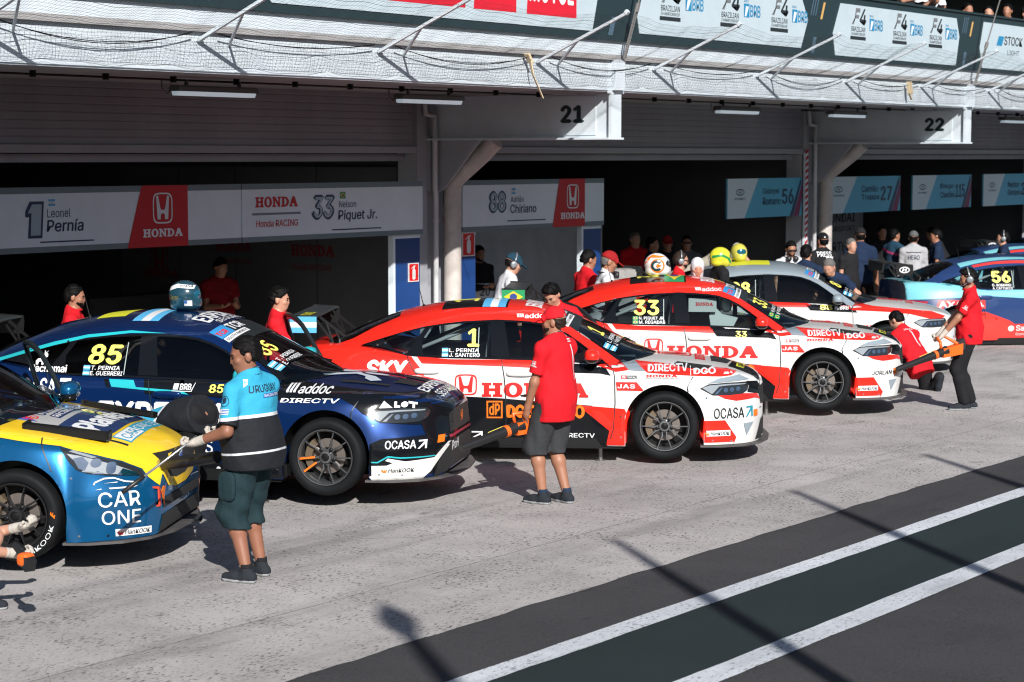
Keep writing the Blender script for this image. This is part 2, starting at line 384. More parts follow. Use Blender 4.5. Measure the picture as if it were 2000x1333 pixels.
# terrace parapet with printed cloth
pa = MB(); pa.box(-40, 13.69, 4.44, 75, 13.75, 5.34); pa.box(-40, 13.66, 5.34, 75, 13.80, 5.37)
pa.build('terrace_parapet', M_teal, bld)
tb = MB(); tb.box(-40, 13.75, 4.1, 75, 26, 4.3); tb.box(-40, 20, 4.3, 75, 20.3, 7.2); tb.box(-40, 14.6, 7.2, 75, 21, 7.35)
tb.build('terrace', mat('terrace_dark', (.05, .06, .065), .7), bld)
for i, x in enumerate(FINX):                                 # cantilever beams with the garage numbers
    f = MB(); f.box(x-.05, 13.70, 3.27, x+.05, YW, 3.80); f.box(x-.17, 13.66, 3.245, x+.17, YW, 3.27); f.box(x-.17, 13.66, 3.80, x+.17, 13.68, 3.835)
    f.box(x-.11, 13.66, 3.27, x+.11, 13.70, 3.80)
    f.box(x-.10, 13.60, 3.838, x+.10, 13.68, 4.2)
    f.build('cantilever_beam', M_wht, bld)
    c = MB()                                                 # brackets and drain pipe at each pier
    c.prism([(15.72, 3.245), (16.48, 3.245), (16.48, 2.55), (16.3, 2.62)], lambda a, b: (x-.02, a, b), (.04, 0, 0))
    c.build('gusset_plate', M_wall, bld)
    d = MB(); px = x+.19
    d.tube([(px, 16.32, 0), (px, 16.32, 2.62), (px, 16.30, 2.70), (px, 16.22, 2.78), (px+.02, 15.85, 3.06), (px+.05, 15.66, 3.24)], .115, 18)
    for z in (2.28, 2.60): d.tube([(px, 16.32, z), (px, 16.32, z+.035)], .124, 18)
    d.build('drain_pipe', mat('pipe_paint', (.60, .545, .505), .65, var=.22, vscale=4, bump=.15, bscale=12), bld, angle=50)
    d = MB(); d.tube([(x-.06, 16.40, 0), (x-.06, 16.40, 2.56), (x-.10, 16.38, 2.62), (x-.10, 16.38, 3.52), (x-.10, 16.38, 3.56), (x-.24, 16.42, 3.58), (x-.24, 16.44, 3.8)], .035, 10)
    for z in (.9, 2.2): d.tube([(x-.06, 16.4, z), (x-.06, 16.4, z+.03)], .045, 10)
    d.build('conduit', mat('conduit_paint', (.60, .60, .61), .5, var=.1), bld, angle=50)
# wiring along the soffit
c = MB(); c.tube([(-20, 14.75, 3.80), (75, 14.75, 3.80)], .012, 6)
for k in range(60): c.box(2+k*.9, 14.72, 3.775, 2.03+k*.9, 14.78, 3.836)
c.build('soffit_conduit', M_blk, bld)
# garage interior
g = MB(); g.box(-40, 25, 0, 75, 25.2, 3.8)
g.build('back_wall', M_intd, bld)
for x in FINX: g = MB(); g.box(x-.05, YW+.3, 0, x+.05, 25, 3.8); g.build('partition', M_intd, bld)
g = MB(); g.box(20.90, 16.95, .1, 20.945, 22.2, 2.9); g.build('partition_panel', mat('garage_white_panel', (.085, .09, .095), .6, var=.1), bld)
g = MB()
for y in (17.0, 18.4, 19.9, 21.0): g.box(20.892, y, .1, 20.901, y+.02, 2.9)
g.build('panel_joint', M_intd, bld)
g = MB(); g.box(21.6, 18.8, 0, 25.2, 18.9, 2.3); g.box(33, 20.2, 0, 41, 20.3, 2.6); g.box(25.3, 19.4, 0, 29.4, 19.5, 2.05)
g.build('partition_panel', M_int, bld)
def facade(Y, X0=0): return ((X0, Y, 0), (1, 0, 0), (0, 0, 1), (0, -1, 0))
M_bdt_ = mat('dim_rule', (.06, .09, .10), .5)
# prints on the partitions
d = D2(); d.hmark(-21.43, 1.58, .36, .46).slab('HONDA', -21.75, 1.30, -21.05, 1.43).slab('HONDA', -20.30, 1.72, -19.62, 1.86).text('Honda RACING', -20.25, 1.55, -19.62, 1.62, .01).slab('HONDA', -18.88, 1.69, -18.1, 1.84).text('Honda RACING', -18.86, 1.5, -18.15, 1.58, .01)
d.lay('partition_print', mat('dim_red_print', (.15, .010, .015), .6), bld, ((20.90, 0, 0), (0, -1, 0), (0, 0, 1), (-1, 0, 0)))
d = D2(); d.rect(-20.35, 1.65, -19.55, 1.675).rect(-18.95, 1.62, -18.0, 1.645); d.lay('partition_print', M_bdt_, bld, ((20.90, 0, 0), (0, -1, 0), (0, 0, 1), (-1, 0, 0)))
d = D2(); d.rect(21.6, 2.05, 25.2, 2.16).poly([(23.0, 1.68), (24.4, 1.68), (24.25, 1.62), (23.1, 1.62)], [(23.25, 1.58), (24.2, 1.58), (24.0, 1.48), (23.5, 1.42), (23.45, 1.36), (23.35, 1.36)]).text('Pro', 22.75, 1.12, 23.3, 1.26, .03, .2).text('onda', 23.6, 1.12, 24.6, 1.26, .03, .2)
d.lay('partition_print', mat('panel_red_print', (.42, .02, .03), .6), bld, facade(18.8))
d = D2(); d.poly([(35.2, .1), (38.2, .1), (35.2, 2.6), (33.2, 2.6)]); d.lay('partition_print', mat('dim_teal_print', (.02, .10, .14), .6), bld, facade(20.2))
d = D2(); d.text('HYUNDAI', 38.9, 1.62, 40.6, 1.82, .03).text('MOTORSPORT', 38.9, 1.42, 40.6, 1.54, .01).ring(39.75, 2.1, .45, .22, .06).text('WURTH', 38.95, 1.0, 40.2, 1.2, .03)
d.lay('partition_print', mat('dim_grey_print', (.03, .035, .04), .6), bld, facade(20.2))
# number plates on the beams
def beam_fr(x): return ((x-.05, 0, 0), (0, -1, 0), (0, 0, 1), (-1, 0, 0))
M_num = mat('number_ink', (.01, .02, .022), .5)
for x, n, t0, t1 in ((21., '21', -14.44, -14.09), (31.5, '22', -14.40, -14.05)):
    p = MB(); p.box(x-.064, 13.92, 3.30, x-.0505, 14.64, 3.78)
    o = p.build('garage_number_sign', mat('plate_white', (.60, .66, .70), .45))
    tag(o, f'white plate with dark number {n} fixed to the cantilever beam', 'number sign', 'garage number plates')
    d = D2(); d.text(n, t0, 3.45, t1, 3.67, .085); d.lay('number', M_num, o, ((x-.064, 0, 0), (0, -1, 0), (0, 0, 1), (-1, 0, 0)), off=.002)
# strip lights under the canopy
LB = ['fluorescent strip light under the canopy nearest the left edge, above the blue car', 'fluorescent strip light beside the beam numbered 21', 'fluorescent strip light over the second garage, above the yellow helmet', 'fluorescent strip light beside the beam numbered 22', 'fluorescent strip light farthest right under the canopy, past beam 22']
for i, x in enumerate((14.62, 18.15, 25.28, 28.75, 35.5)):
    L_ = empty('strip_light', LB[i], 'strip light', 'strip lights under the canopy', (x, 14.75, 3.66))
    p = MB(); p.box(0, -.07, .03, 1.15, .07, .075); p.box(.01, -.06, .075, 1.14, .06, .09)
    for a in (.16, .92): p.box(a, -.012, .08, a+.03, .012, .15); p.box(a-.03, .0, .06, a+.06, .02, .09)
    p.tube([(0, 0, .05), (-.1, 0, .0), (-.16, 0, .05), (-.17, 0, .15)], .008, 6)
    p.build('housing', mat('lamp_housing', (.10, .10, .10), .5), L_)
    p = MB(); p.prism([(-.055, .03), (.055, .03), (.04, -.012), (-.04, -.012)], lambda a, b: (.02, a, b), (1.11, 0, 0)); p.build('diffuser', M_tube, L_)
# net brackets and net
BR = [8.63, 11.25, 13.87, 16.494, 19.339, 21.847, 24.472, 27.109, 29.693, 32.3, 34.9, 37.5]
for i, x in enumerate(BR):
    p = MB(); tip = (x, 12.46, 4.62); low = (x, 13.66, 4.12)
    p.bar(low, tip, .035, .03); p.bar((x+.012, 13.68, 4.125), (x+.012, 13.62, 4.14), .06, .03)
    p.bar((x+.42, 13.67, 4.10), (x+.02, 13.1, 4.365), .022, .022); p.bar(tip, (x, 12.43, 4.65), .045, .045)
    nm = ['outside the picture at the far left'] if x < 11 else None
    o = p.build('net_bracket', M_wht)
    lab = ['first net bracket, just outside the left edge', 'white steel net bracket at the left edge of the fascia', 'white steel net bracket above the board lettered Pernia', 'white steel net bracket under the first red banner', 'white steel net bracket just left of beam 21', 'white steel net bracket first to the right of beam 21 under the F4 banner', 'white steel net bracket whose tip ends between the two F4 banners', 'white steel net bracket under the second F4 banner', 'white steel net bracket just left of beam 22', 'white steel net bracket right of beam 22 at the right edge', 'net bracket past the right edge', 'last net bracket past the right edge'][i]
    tag(o, lab, 'net bracket', 'net brackets along the fascia')
M_net = mat('net_cord', (.02, .022, .022), .8)
random.seed(4)
def net_pt(x, t):
    """t 0 at the fascia bottom hem, 1 at the bracket tips"""
    k = max(i for i in range(len(BR)) if BR[i] <= x) if x >= BR[0] else 0
    k = min(k, len(BR)-2); u = (x-BR[k])/(BR[k+1]-BR[k]); sag = 4*u*(1-u)
    wv = .05*math.sin(x*5.3+t*4)+.03*math.sin(x*11.7+t*9)
    if t > .35:
        q = (t-.35)/.65; a = (13.62, 4.17); b = (12.46, 4.64)
        y = a[0]+(b[0]-a[0])*q; z = a[1]+(b[1]-a[1])*q-.10*sag*q-.05*math.sin(q*3.14)
    else:
        q = t/.35; y = 13.66-.05*math.sin(q*3.14); z = 3.88+(4.17-3.88)*q
    return (x+wv*.5*t, y+wv*.3, z+wv*.25*(1 if t > .36 else .2))
nb = MB(); X0, X1 = 8.7, 37.4; step = .048; nx = int((X1-X0)/step)
def strand(pts, r):
    P = [Vector(p) for p in pts]; vs = []; n = len(P)
    for i, p in enumerate(P):
        d = (P[min(i+1, n-1)]-P[max(i-1, 0)]).normalized(); a = d.cross(Vector((.3, .8, .52))).normalized()*r; b = d.cross(a).normalized()*r
        vs += [p+a, p-a*.5+b*.87, p-a*.5-b*.87]
    nb.add(vs, [(i*3+k, i*3+(k+1) % 3, i*3+3+(k+1) % 3, i*3+3+k) for i in range(n-1) for k in range(3)])
for i in range(nx):
    strand([net_pt(X0+i*step+.02*math.sin(t*17+i), t) for t in np.linspace(0, 1, 15)], .0010)
for j in range(27):
    t = j/26; xs = np.arange(X0, X1, .11)
    strand([net_pt(x, t) for x in xs], .0010 if j % 6 else .002)
nb.mesh
o = ob('safety_net', nb.mesh('safety_net', False), M_net); tag(o, 'black cord safety net hung along the white fascia from the brackets', 'safety net')
# loose cables under the net
for i in range(1, len(BR)-2):
    p = MB(); a = BR[i]+.2; b = BR[i+1]-.15
    for k in range(2):
        p.tube([(a+(b-a)*u, 13.60, 4.18-(.13+.025*k)*4*u*(1-u)*(.8+.25*math.sin(i*2.3))+.01*k) for u in np.linspace(0, 1, 14)], .004, 5)
    o = p.build('slack_cable', M_blk)
    tag(o, ['', 'pair of slack black cables sagging over the fascia at the left edge', 'pair of slack black cables sagging above the Pernia board', 'pair of slack black cables ending at the yellowed strap', 'short pair of slack cables crossing beam 21', 'pair of slack cables under the left half of the first F4 banner', 'pair of slack cables between the two F4 banners', 'pair of slack cables under the second F4 banner', 'pair of slack cables ending near beam 22', 'pair of slack cables right of beam 22', ''][i], 'cable', 'slack cables under the net')
p = MB(); p.bar((19.06, 13.58, 4.20), (19.10, 13.56, 3.98), .05, .012); p.bar((19.10, 13.56, 3.98), (19.22, 13.5, 3.70), .035, .008); p.bar((19.03, 13.59, 4.2), (19.10, 13.58, 4.1), .07, .03)
tag(p.build('torn_strap', mat('yellowed_tape', (.62, .50, .33), .7, var=.3)), 'yellowed torn strap hanging from the fascia left of beam 21', 'strap')
p = MB(); p.bar((29.05, 13.58, 4.18), (29.07, 13.56, 3.98), .09, .012); p.bar((29.05, 13.57, 4.0), (29.1, 13.55, 3.9), .04, .01)
tag(p.build('torn_strap', MATS['yellowed_tape']), 'pale strap end hanging from the fascia left of beam 22', 'strap')
for i, (x, lab) in enumerate(((21., 'tensioned stay cable with turnbuckle rising from beam 21'), (31.5, 'tensioned stay cable with turnbuckle rising from beam 22'))):
    p = MB(); a = Vector((x+.05, 13.58, 4.22)); b = Vector((x+.05, 12.6, 7.5)); d = (b-a)
    p.tube([a, a+d*.05], .022, 8); p.tube([a+d*.05+Vector((.02, 0, 0)), a+d*.17+Vector((.02, 0, 0))], .011, 6); p.tube([a+d*.05-Vector((.02, 0, 0)), a+d*.17-Vector((.02, 0, 0))], .011, 6); p.tube([a+d*.17, a+d*.2], .03, 8); p.tube([a+d*.2, b], .011, 8)
    tag(p.build('stay_cable', mat('galvanised_steel', (.30, .29, .28), .5, metal=.6)), lab, 'stay cable', 'stay cables of the canopy')
# banners on the parapet
def banner(poly, lab, draw, cat='banner'):
    me = MB(); me.prism(poly, lambda a, b: (a, 13.688, b), (0, -.008, 0)); o = me.build('terrace_banner', M_ban); tag(o, lab, cat, 'banners on the terrace parapet')
    draw(o, facade(13.68))
M_red = mat('print_red', (.62, .012, .03), .5); M_ink = mat('print_dark', (.02, .025, .03), .5); M_grey = mat('print_grey', (.16, .17, .18), .5); M_blue = mat('print_blue', (.02, .22, .42), .5)
M_paper = mat('print_white', (.72, .76, .78), .5)
def d_motul(o, fr):
    for x0, x1 in ((14.9, 16.0), (16.2, 18.0), (18.15, 18.95), (19.15, 20.16)):
        D2().poly([(x0+.06, 5.25), (x1-.0, 5.25), (x1, 4.66), (x0, 4.66)]).lay('print', M_red, o, fr, off=.002)
    for x0, x1 in ((16.3, 17.9), (18.2, 18.9), (19.2, 20.1)): D2().text('MOTUL', x0, 4.80, x1, 5.12, .045).lay('lettering', M_paper, o, fr, off=.004)
banner([(14.7, 5.3), (20.3, 5.3), (20.62, 4.95), (20.5, 4.53), (14.9, 4.53), (14.55, 4.8)], 'white banner with red blocks lettered MOTUL on the terrace parapet', d_motul)
banner([(9.5, 5.3), (13.6, 5.3), (13.9, 4.95), (13.7, 4.53), (9.7, 4.53)], 'white banner end above the leftmost fascia', lambda o, fr: None)
def d_f4(o, fr, xs):
    for x in xs:
        Q = lambda L: [(x+.66*p, q) for p, q in L]
        a = D2(); a.poly(Q([(0, 4.96), (.1, 4.96), (.2, 5.2), (.42, 5.2), (.40, 5.14), (.24, 5.14), (.21, 5.1), (.36, 5.1), (.34, 5.05), (.19, 5.05)])); a.lay('emblem', M_grey, o, fr, off=.002)
        a = D2(); a.text('4', x+.25, 4.96, x+.47, 5.2, .03, .15); a.text('BRAZILIAN', x-.01, 4.86, x+.44, 4.93, .008).text('CHAMPIONSHIP', x-.01, 4.805, x+.44, 4.845, 0); a.rect(x-.04, 4.74, x+.46, 4.79); a.lay('lettering', M_ink, o, fr, off=.002)
        a = D2(); a.text('BRB', x+.75, 4.90, x+1.03, 5.06, .03).rect(x+.58, 4.89, x+.73, 5.07).text('banco', x+.58, 5.09, x+.70, 5.13, 0); a.lay('lettering', M_blue, o, fr, off=.002)
        a = D2(); a.poly([(x+.60, 4.90), (x+.64, 4.90), (x+.71, 5.03), (x+.63, 5.04)]); a.lay('emblem', M_paper, o, fr, off=.004)
banner([(21.75, 5.30), (25.72, 5.30), (25.95, 4.95), (25.75, 4.55), (21.55, 4.55), (21.5, 4.75)], 'white banner with three F4 marks first right of beam 21', lambda o, fr: d_f4(o, fr, (22.05, 23.55, 24.9)))
banner([(26.95, 5.24), (31.0, 5.24), (31.12, 4.95), (31.0, 4.49), (26.8, 4.49), (26.72, 4.8)], 'white banner with three F4 marks left of beam 22', lambda o, fr: d_f4(o, fr, (27.3, 28.7, 30.0)))
def d_st(o, fr):
    a = D2(); a.text('STOCK', 32.95, 4.9, 33.75, 5.05, .03, .1).text('LIGHT', 33.1, 4.74, 33.6, 4.82, 0).text('STOCK', 35.0, 4.9, 35.8, 5.05, .03, .1); a.lay('lettering', M_ink, o, fr, off=.002)
    D2().poly([(32.62, 4.88), (32.85, 4.88), (32.95, 5.04), (32.72, 5.04)]).lay('emblem', M_blue, o, fr, off=.002)
banner([(32.1, 5.24), (37, 5.24), (37.2, 4.95), (37, 4.49), (32.05, 4.49), (31.95, 4.8)], 'white banner lettered STOCK LIGHT right of beam 22', d_st)
for x in (14.05, 20.95, 26.15, 31.35):                       # slanted marks on the cloth between banners
    o = D2().rect(x+.18, 4.98, x+.24, 5.22, .1); o.lay('parapet_mark', mat('print_orange', (.6, .36, .12), .5), bld, facade(13.69), off=.003)
    o = D2()
    for k in range(3): o.rect(x-.12+k*.07, 5.02, x-.09+k*.07, 5.28, .1)
    o.rect(x-.1, 4.5, x-.0, 4.72, .08); o.lay('parapet_mark', mat('print_slate', (.07, .12, .17), .5), bld, facade(13.69), off=.003)
# ------------------------------------------------------------------ garage boards
M_bd = mat('board_white', (.76, .85, .91), .35, var=.05); M_bdt = mat('board_edge', (.16, .22, .24), .5); M_bdr = mat('board_red', (.52, .006, .012), .4)
M_navy = mat('board_navy', (.015, .04, .10), .45); M_bpan = mat('blue_panel', (.010, .055, .21), .45, var=.06)
def board(x0, x1, lab, Y=YW-.12):
    b = MB(); b.box(x0, Y, 2.11, x1, Y+.05, 2.66); o = b.build('garage_board', M_bd); tag(o, lab, 'garage board', 'white team boards over the garages')
    e = MB(); e.box(x0, Y-.004, 2.66, x1, Y+.05, 2.725); e.box(x0, Y-.004, 2.05, x1, Y+.05, 2.11); e.build('edge_strip', M_bdt, o)
    return o
FR = facade(YW-.12)
def hon(o, a, b, c, d_, cx):
    D2().poly([(a, 2.725), (b, 2.725), (d_, 2.05), (c, 2.05)]).lay('red_field', M_bdr, o, FR, off=.006)
    D2().hmark(cx, 2.475, .30, .34).slab('HONDA', cx-.30, 2.16, cx+.30, 2.25).lay('emblem', M_paper, o, FR, off=.009)
def flagAR(x0, y0, x1, y1, o, fr, bvh=None, off=.008, nrm=None, grid=.04):
    h = (y1-y0)/3
    D2().rect(x0, y0, x1, y0+h).rect(x0, y0+2*h, x1, y1).lay('flag', mat('flag_sky', (.10, .42, .72), .4), o, fr, bvh, off, grid, nrm)
    D2().rect(x0, y0+h, x1, y0+2*h).lay('flag', M_paper, o, fr, bvh, off, grid, nrm)
    D2().disc((x0+x1)/2, (y0+y1)/2, h*.32, h*.32, 10).lay('flag', mat('flag_sun', (.6, .35, .1), .4), o, fr, bvh, off+.002, grid, nrm)
def flagBR(x0, y0, x1, y1, o, fr, bvh=None, off=.008, nrm=None, grid=.04):
    cx, cy, w_, h_ = (x0+x1)/2, (y0+y1)/2, (x1-x0)/2, (y1-y0)/2
    D2().rect(x0, y0, x1, y1).lay('flag', mat('flag_green', (.02, .28, .10), .4), o, fr, bvh, off, grid, nrm)
    D2().poly([(cx-w_*.84, cy), (cx, cy-h_*.82), (cx+w_*.84, cy), (cx, cy+h_*.82)]).lay('flag', mat('flag_yellow', (.75, .55, .03), .4), o, fr, bvh, off+.001, grid, nrm)
    D2().disc(cx, cy, w_*.33, h_*.5, 12).lay('flag', mat('flag_blue', (.03, .06, .25), .4), o, fr, bvh, off+.002, grid, nrm)
o1 = board(10.9, 17.28, 'white board lettered Leonel Pernia with red square emblem block')
hon(o1, 15.72, 16.42, 15.5, 16.42, 16.03)
D2().poly([(14.15, 2.58), (14.34, 2.58), (14.31, 2.2), (14.12, 2.2), (14.14, 2.42), (14.09, 2.42), (14.09, 2.48)]).lay('number', M_navy, o1, FR, off=.004)
D2().poly([(14.18, 2.55), (14.31, 2.55), (14.285, 2.23), (14.155, 2.23), (14.17, 2.46), (14.12, 2.46)]).lay('number', mat('board_lt', (.38, .48, .55), .5), o1, FR, off=.006)
D2().text('Leonel', 14.38, 2.41, 14.70, 2.50, .0).text('Pernía', 14.37, 2.26, 14.88, 2.39, .03, .1).rect(14.28, 2.15, 15.02, 2.165).lay('lettering', M_navy, o1, FR, off=.004)
flagAR(14.40, 2.53, 14.49, 2.60, o1, FR, off=.004)
o2 = board(17.30, 20.64, 'white board lettered HONDA Racing and 33 Nelson Piquet Jr')
D2().slab('HONDA', 17.52, 2.45, 18.25, 2.57).text('Honda RACING', 17.53, 2.22, 18.25, 2.30, .012).lay('lettering', M_bdr, o2, FR, off=.004)
D2().rect(17.46, 2.36, 18.3, 2.385).lay('rule', M_bdt, o2, FR, off=.004)
D2().text('33', 18.50, 2.28, 18.92, 2.58, .09, .15).text('Nelson', 19.0, 2.42, 19.32, 2.50, 0).text('Piquet Jr.', 18.98, 2.24, 19.72, 2.39, .025, .1).rect(18.86, 2.145, 19.8, 2.16).lay('lettering', M_navy, o2, FR, off=.004)
D2().text('33', 18.535, 2.305, 18.885, 2.555, .02, .15).lay('number', MATS['board_lt'], o2, FR, off=.007)
flagBR(19.02, 2.53, 19.12, 2.61, o2, FR, off=.004)
o3 = board(21.49, 24.86, 'white board lettered 88 Adrian Chiriano with red emblem block')
hon(o3, 23.72, 24.36, 23.55, 24.36, 24.05)
D2().text('88', 22.06, 2.28, 22.46, 2.58, .10).text('Adrián', 22.56, 2.42, 22.86, 2.50, 0).text('Chiriano', 22.55, 2.27, 23.16, 2.39, .02).rect(22.48, 2.16, 23.38, 2.175).lay('lettering', M_navy, o3, FR, off=.004)
D2().text('88', 22.09, 2.305, 22.43, 2.555, .03).lay('number', MATS['board_lt'], o3, FR, off=.007)
flagAR(22.58, 2.53, 22.67, 2.61, o3, FR, off=.004)
def panel(x0, x1, lab):
    b = MB(); b.box(x0, YW-.07, 0, x1, YW-.02, 2.03); b_ = b.build('entrance_panel', M_bpan); tag(b_, lab, 'wall panel', 'blue panels beside the garage entrances')
    f = MB(); f.box(x0-.045, YW-.08, 0, x0, YW-.0, 2.05); f.box(x0, YW-.075, 2.0, x1, YW-.02, 2.05); f.build('white_edge', M_bd, b_)
    return b_
panel(20.13, 20.64, 'blue entrance panel left of the drain pipe at beam 21')
panel(21.49, 21.83, 'blue entrance panel right of the drain pipe under the Chiriano board')
panel(24.39, 24.86, 'blue entrance panel at the right end of the Chiriano board')
def ext_sign(x0, z0, x1, z1, lab, Y=YW-.085):
    b = MB(); b.box(x0, Y, z0, x1, Y+.012, z1); o = b.build('extinguisher_sign', mat('sign_white', (.75, .75, .74), .4)); tag(o, lab, 'sign', 'fire extinguisher signs')
    fr = facade(Y); w_ = x1-x0; h_ = z1-z0
    D2().rect(x0+w_*.07, z0+h_*.05, x1-w_*.07, z1-h_*.05).lay('red_field', mat('sign_red', (.70, .012, .01), .4), o, fr, off=.002)
    cx = (x0+x1)/2
    D2().disc(cx, z0+h_*.4, w_*.16, h_*.28, 18, .5).poly([(cx-w_*.06, z0+h_*.66), (cx+w_*.06, z0+h_*.66), (cx+w_*.08, z0+h_*.8), (cx+w_*.22, z0+h_*.86), (cx-w_*.02, z0+h_*.86), (cx-w_*.26, z0+h_*.72), (cx-w_*.24, z0+h_*.68), (cx-w_*.06, z0+h_*.78)]).lay('pictogram', MATS['sign_white'], o, fr, off=.004)
ext_sign(20.39, 1.44, 20.60, 1.68, 'small red fire extinguisher sign on the panel left of the drain pipe')
ext_sign(21.52, 1.72, 21.80, 2.04, 'tall red fire extinguisher sign on the panel right of the drain pipe')
# hanging light blue boards
M_hy = mat('board_sky', (.08, .42, .60), .35); M_hyl = mat('board_pale', (.62, .72, .76), .4)
def hboard(x0, x1, first, last, num, lab):
    Y = YW-.02; b = MB(); b.box(x0, Y, 2.04, x1, Y+.03, 2.68); o = b.build('garage_board', M_hy); tag(o, lab, 'garage board', 'light blue driver boards over the garages')
    fr = facade(Y); w_ = x1-x0
    D2().poly([(x0, 2.68), (x0+w_*.40, 2.68), (x0+w_*.22, 2.04), (x0, 2.04)]).lay('pale_field', M_hyl, o, fr, off=.002)
    D2().poly([(x1-w_*.12, 2.04), (x1-w_*.04, 2.04), (x1, 2.35), (x1, 2.6)]).lay('stripe', mat('stripe_maroon', (.2, .02, .09), .5), o, fr, off=.002)
    D2().poly([(x1-w_*.17, 2.04), (x1-w_*.125, 2.04), (x1-w_*.01, 2.6), (x1-w_*.02, 2.68)]).lay('stripe', M_navy, o, fr, off=.003)
    D2().ring(x0+w_*.16, 2.46, w_*.055, .055, .018).text('H', x0+w_*.135, 2.435, x0+w_*.185, 2.485, .03, .3).text('HYUNDAI', x0+w_*.09, 2.335, x0+w_*.23, 2.37, .02).text(first, x0+w_*.46, 2.40, x0+w_*.68, 2.52, .015).text(last, x0+w_*.46, 2.24, x0+w_*.70, 2.36, .015).text(num, x0+w_*.72, 2.24, x0+w_*.88, 2.50, .04).lay('lettering', M_navy, o, fr, off=.004)
hboard(28.6, 31.12, 'Gabryel', 'Romano', '56', 'light blue board lettered Gabryel Romano 56 left of the striped post')
hboard(32.0, 34.97, 'Camilo', 'Trappa', '27', 'light blue board lettered Camilo Trappa 27 right of the drain pipe')
hboard(35.5, 38.2, 'Diego', 'Cianfini', '115', 'light blue board lettered with number 115')
hboard(38.8, 41.5, 'Nestor', 'Girolami', '29', 'light blue board lettered with number 29 at the right edge')
p = MB(); p.box(31.16, YW-.06, 0, 31.26, YW+.0, 3.1); o = p.build('striped_post', M_bd); tag(o, 'post with slanted red and white stripes beside the pier of beam 22', 'post')
d = D2()
for k in range(28): d.poly([(31.16, .1+k*.11), (31.26, .15+k*.11), (31.26, .205+k*.11), (31.16, .155+k*.11)])
d.lay('stripes', M_bdr, o, facade(YW-.06), off=.002)

# catch fence along the pit wall, beside and behind the photographer: only its shadow reaches the picture
cf = empty('catch_fence', 'tall catch fence on the pit wall that throws the slanting pole shadows on the lane', 'fence', None, (0, -1.1, 0))
M_gal = mat('galvanised_post', (.3, .3, .3), .5, metal=.5)
H_ = (8.46+1.1)/.765*.62; ox = .645*H_/.62
for i, x in enumerate((10.35, 13.24, 16.22, 19.05, 21.9)):
    p = MB(); p.tube([(x-ox, 0, -.004), (x-ox, 0, H_-1.2), (x-ox, 0, H_)], [.085, .075, .045], 10)
    if i == 0: p.ball((x-ox, 0, H_-.3), .13, .12, .26, 10, 8)
    p.build('post', M_gal, cf)
p = MB(); p.box(-8, -.12, -.004, 14, .12, 1.05); p.build('pit_wall', M_wall, cf)

# stand added across the track, out of view, to darken reflections and cut fill light
gs = empty('added_grandstand', 'long dark stand added behind the photographer to darken reflections and cut fill light', 'added_grandstand', None, (0, -34, 0))
p = MB(); prof = [(0, -.004), (0, 1.6)]
for k in range(12): prof += [(-.9*k-.1, 1.6+.5*k), (-.9*k-.1, 2.1+.5*k)]
prof += [(-11.5, 7.6), (-11.5, -.004)]
p.prism(prof, lambda a, b: (-70, a, b), (230, 0, 0)); p.build('tiers', mat('grandstand_concrete', (.10, .105, .11), .8, var=.3, vscale=.8), gs)
p = MB(); p.prism([(1, 10.2), (-12, 11.6), (-12, 11.9), (1, 10.5)], lambda a, b: (-70, a, b), (230, 0, 0)); p.build('roof', mat('grandstand_roof', (.10, .12, .13), .6), gs)
for k in range(16):
    p = MB(); p.box(-68+k*15, -11.6, -.004, -67.6+k*15, -11.2, 11.6); p.build('column', M_gal, gs)
p = MB()
for k in range(24): p.box(-70+k*9.6, .05, 0, -70+k*9.6+8, .12, 1.3)
p.build('hoarding', mat('hoarding_blue', (.03, .10, .16), .5), gs)
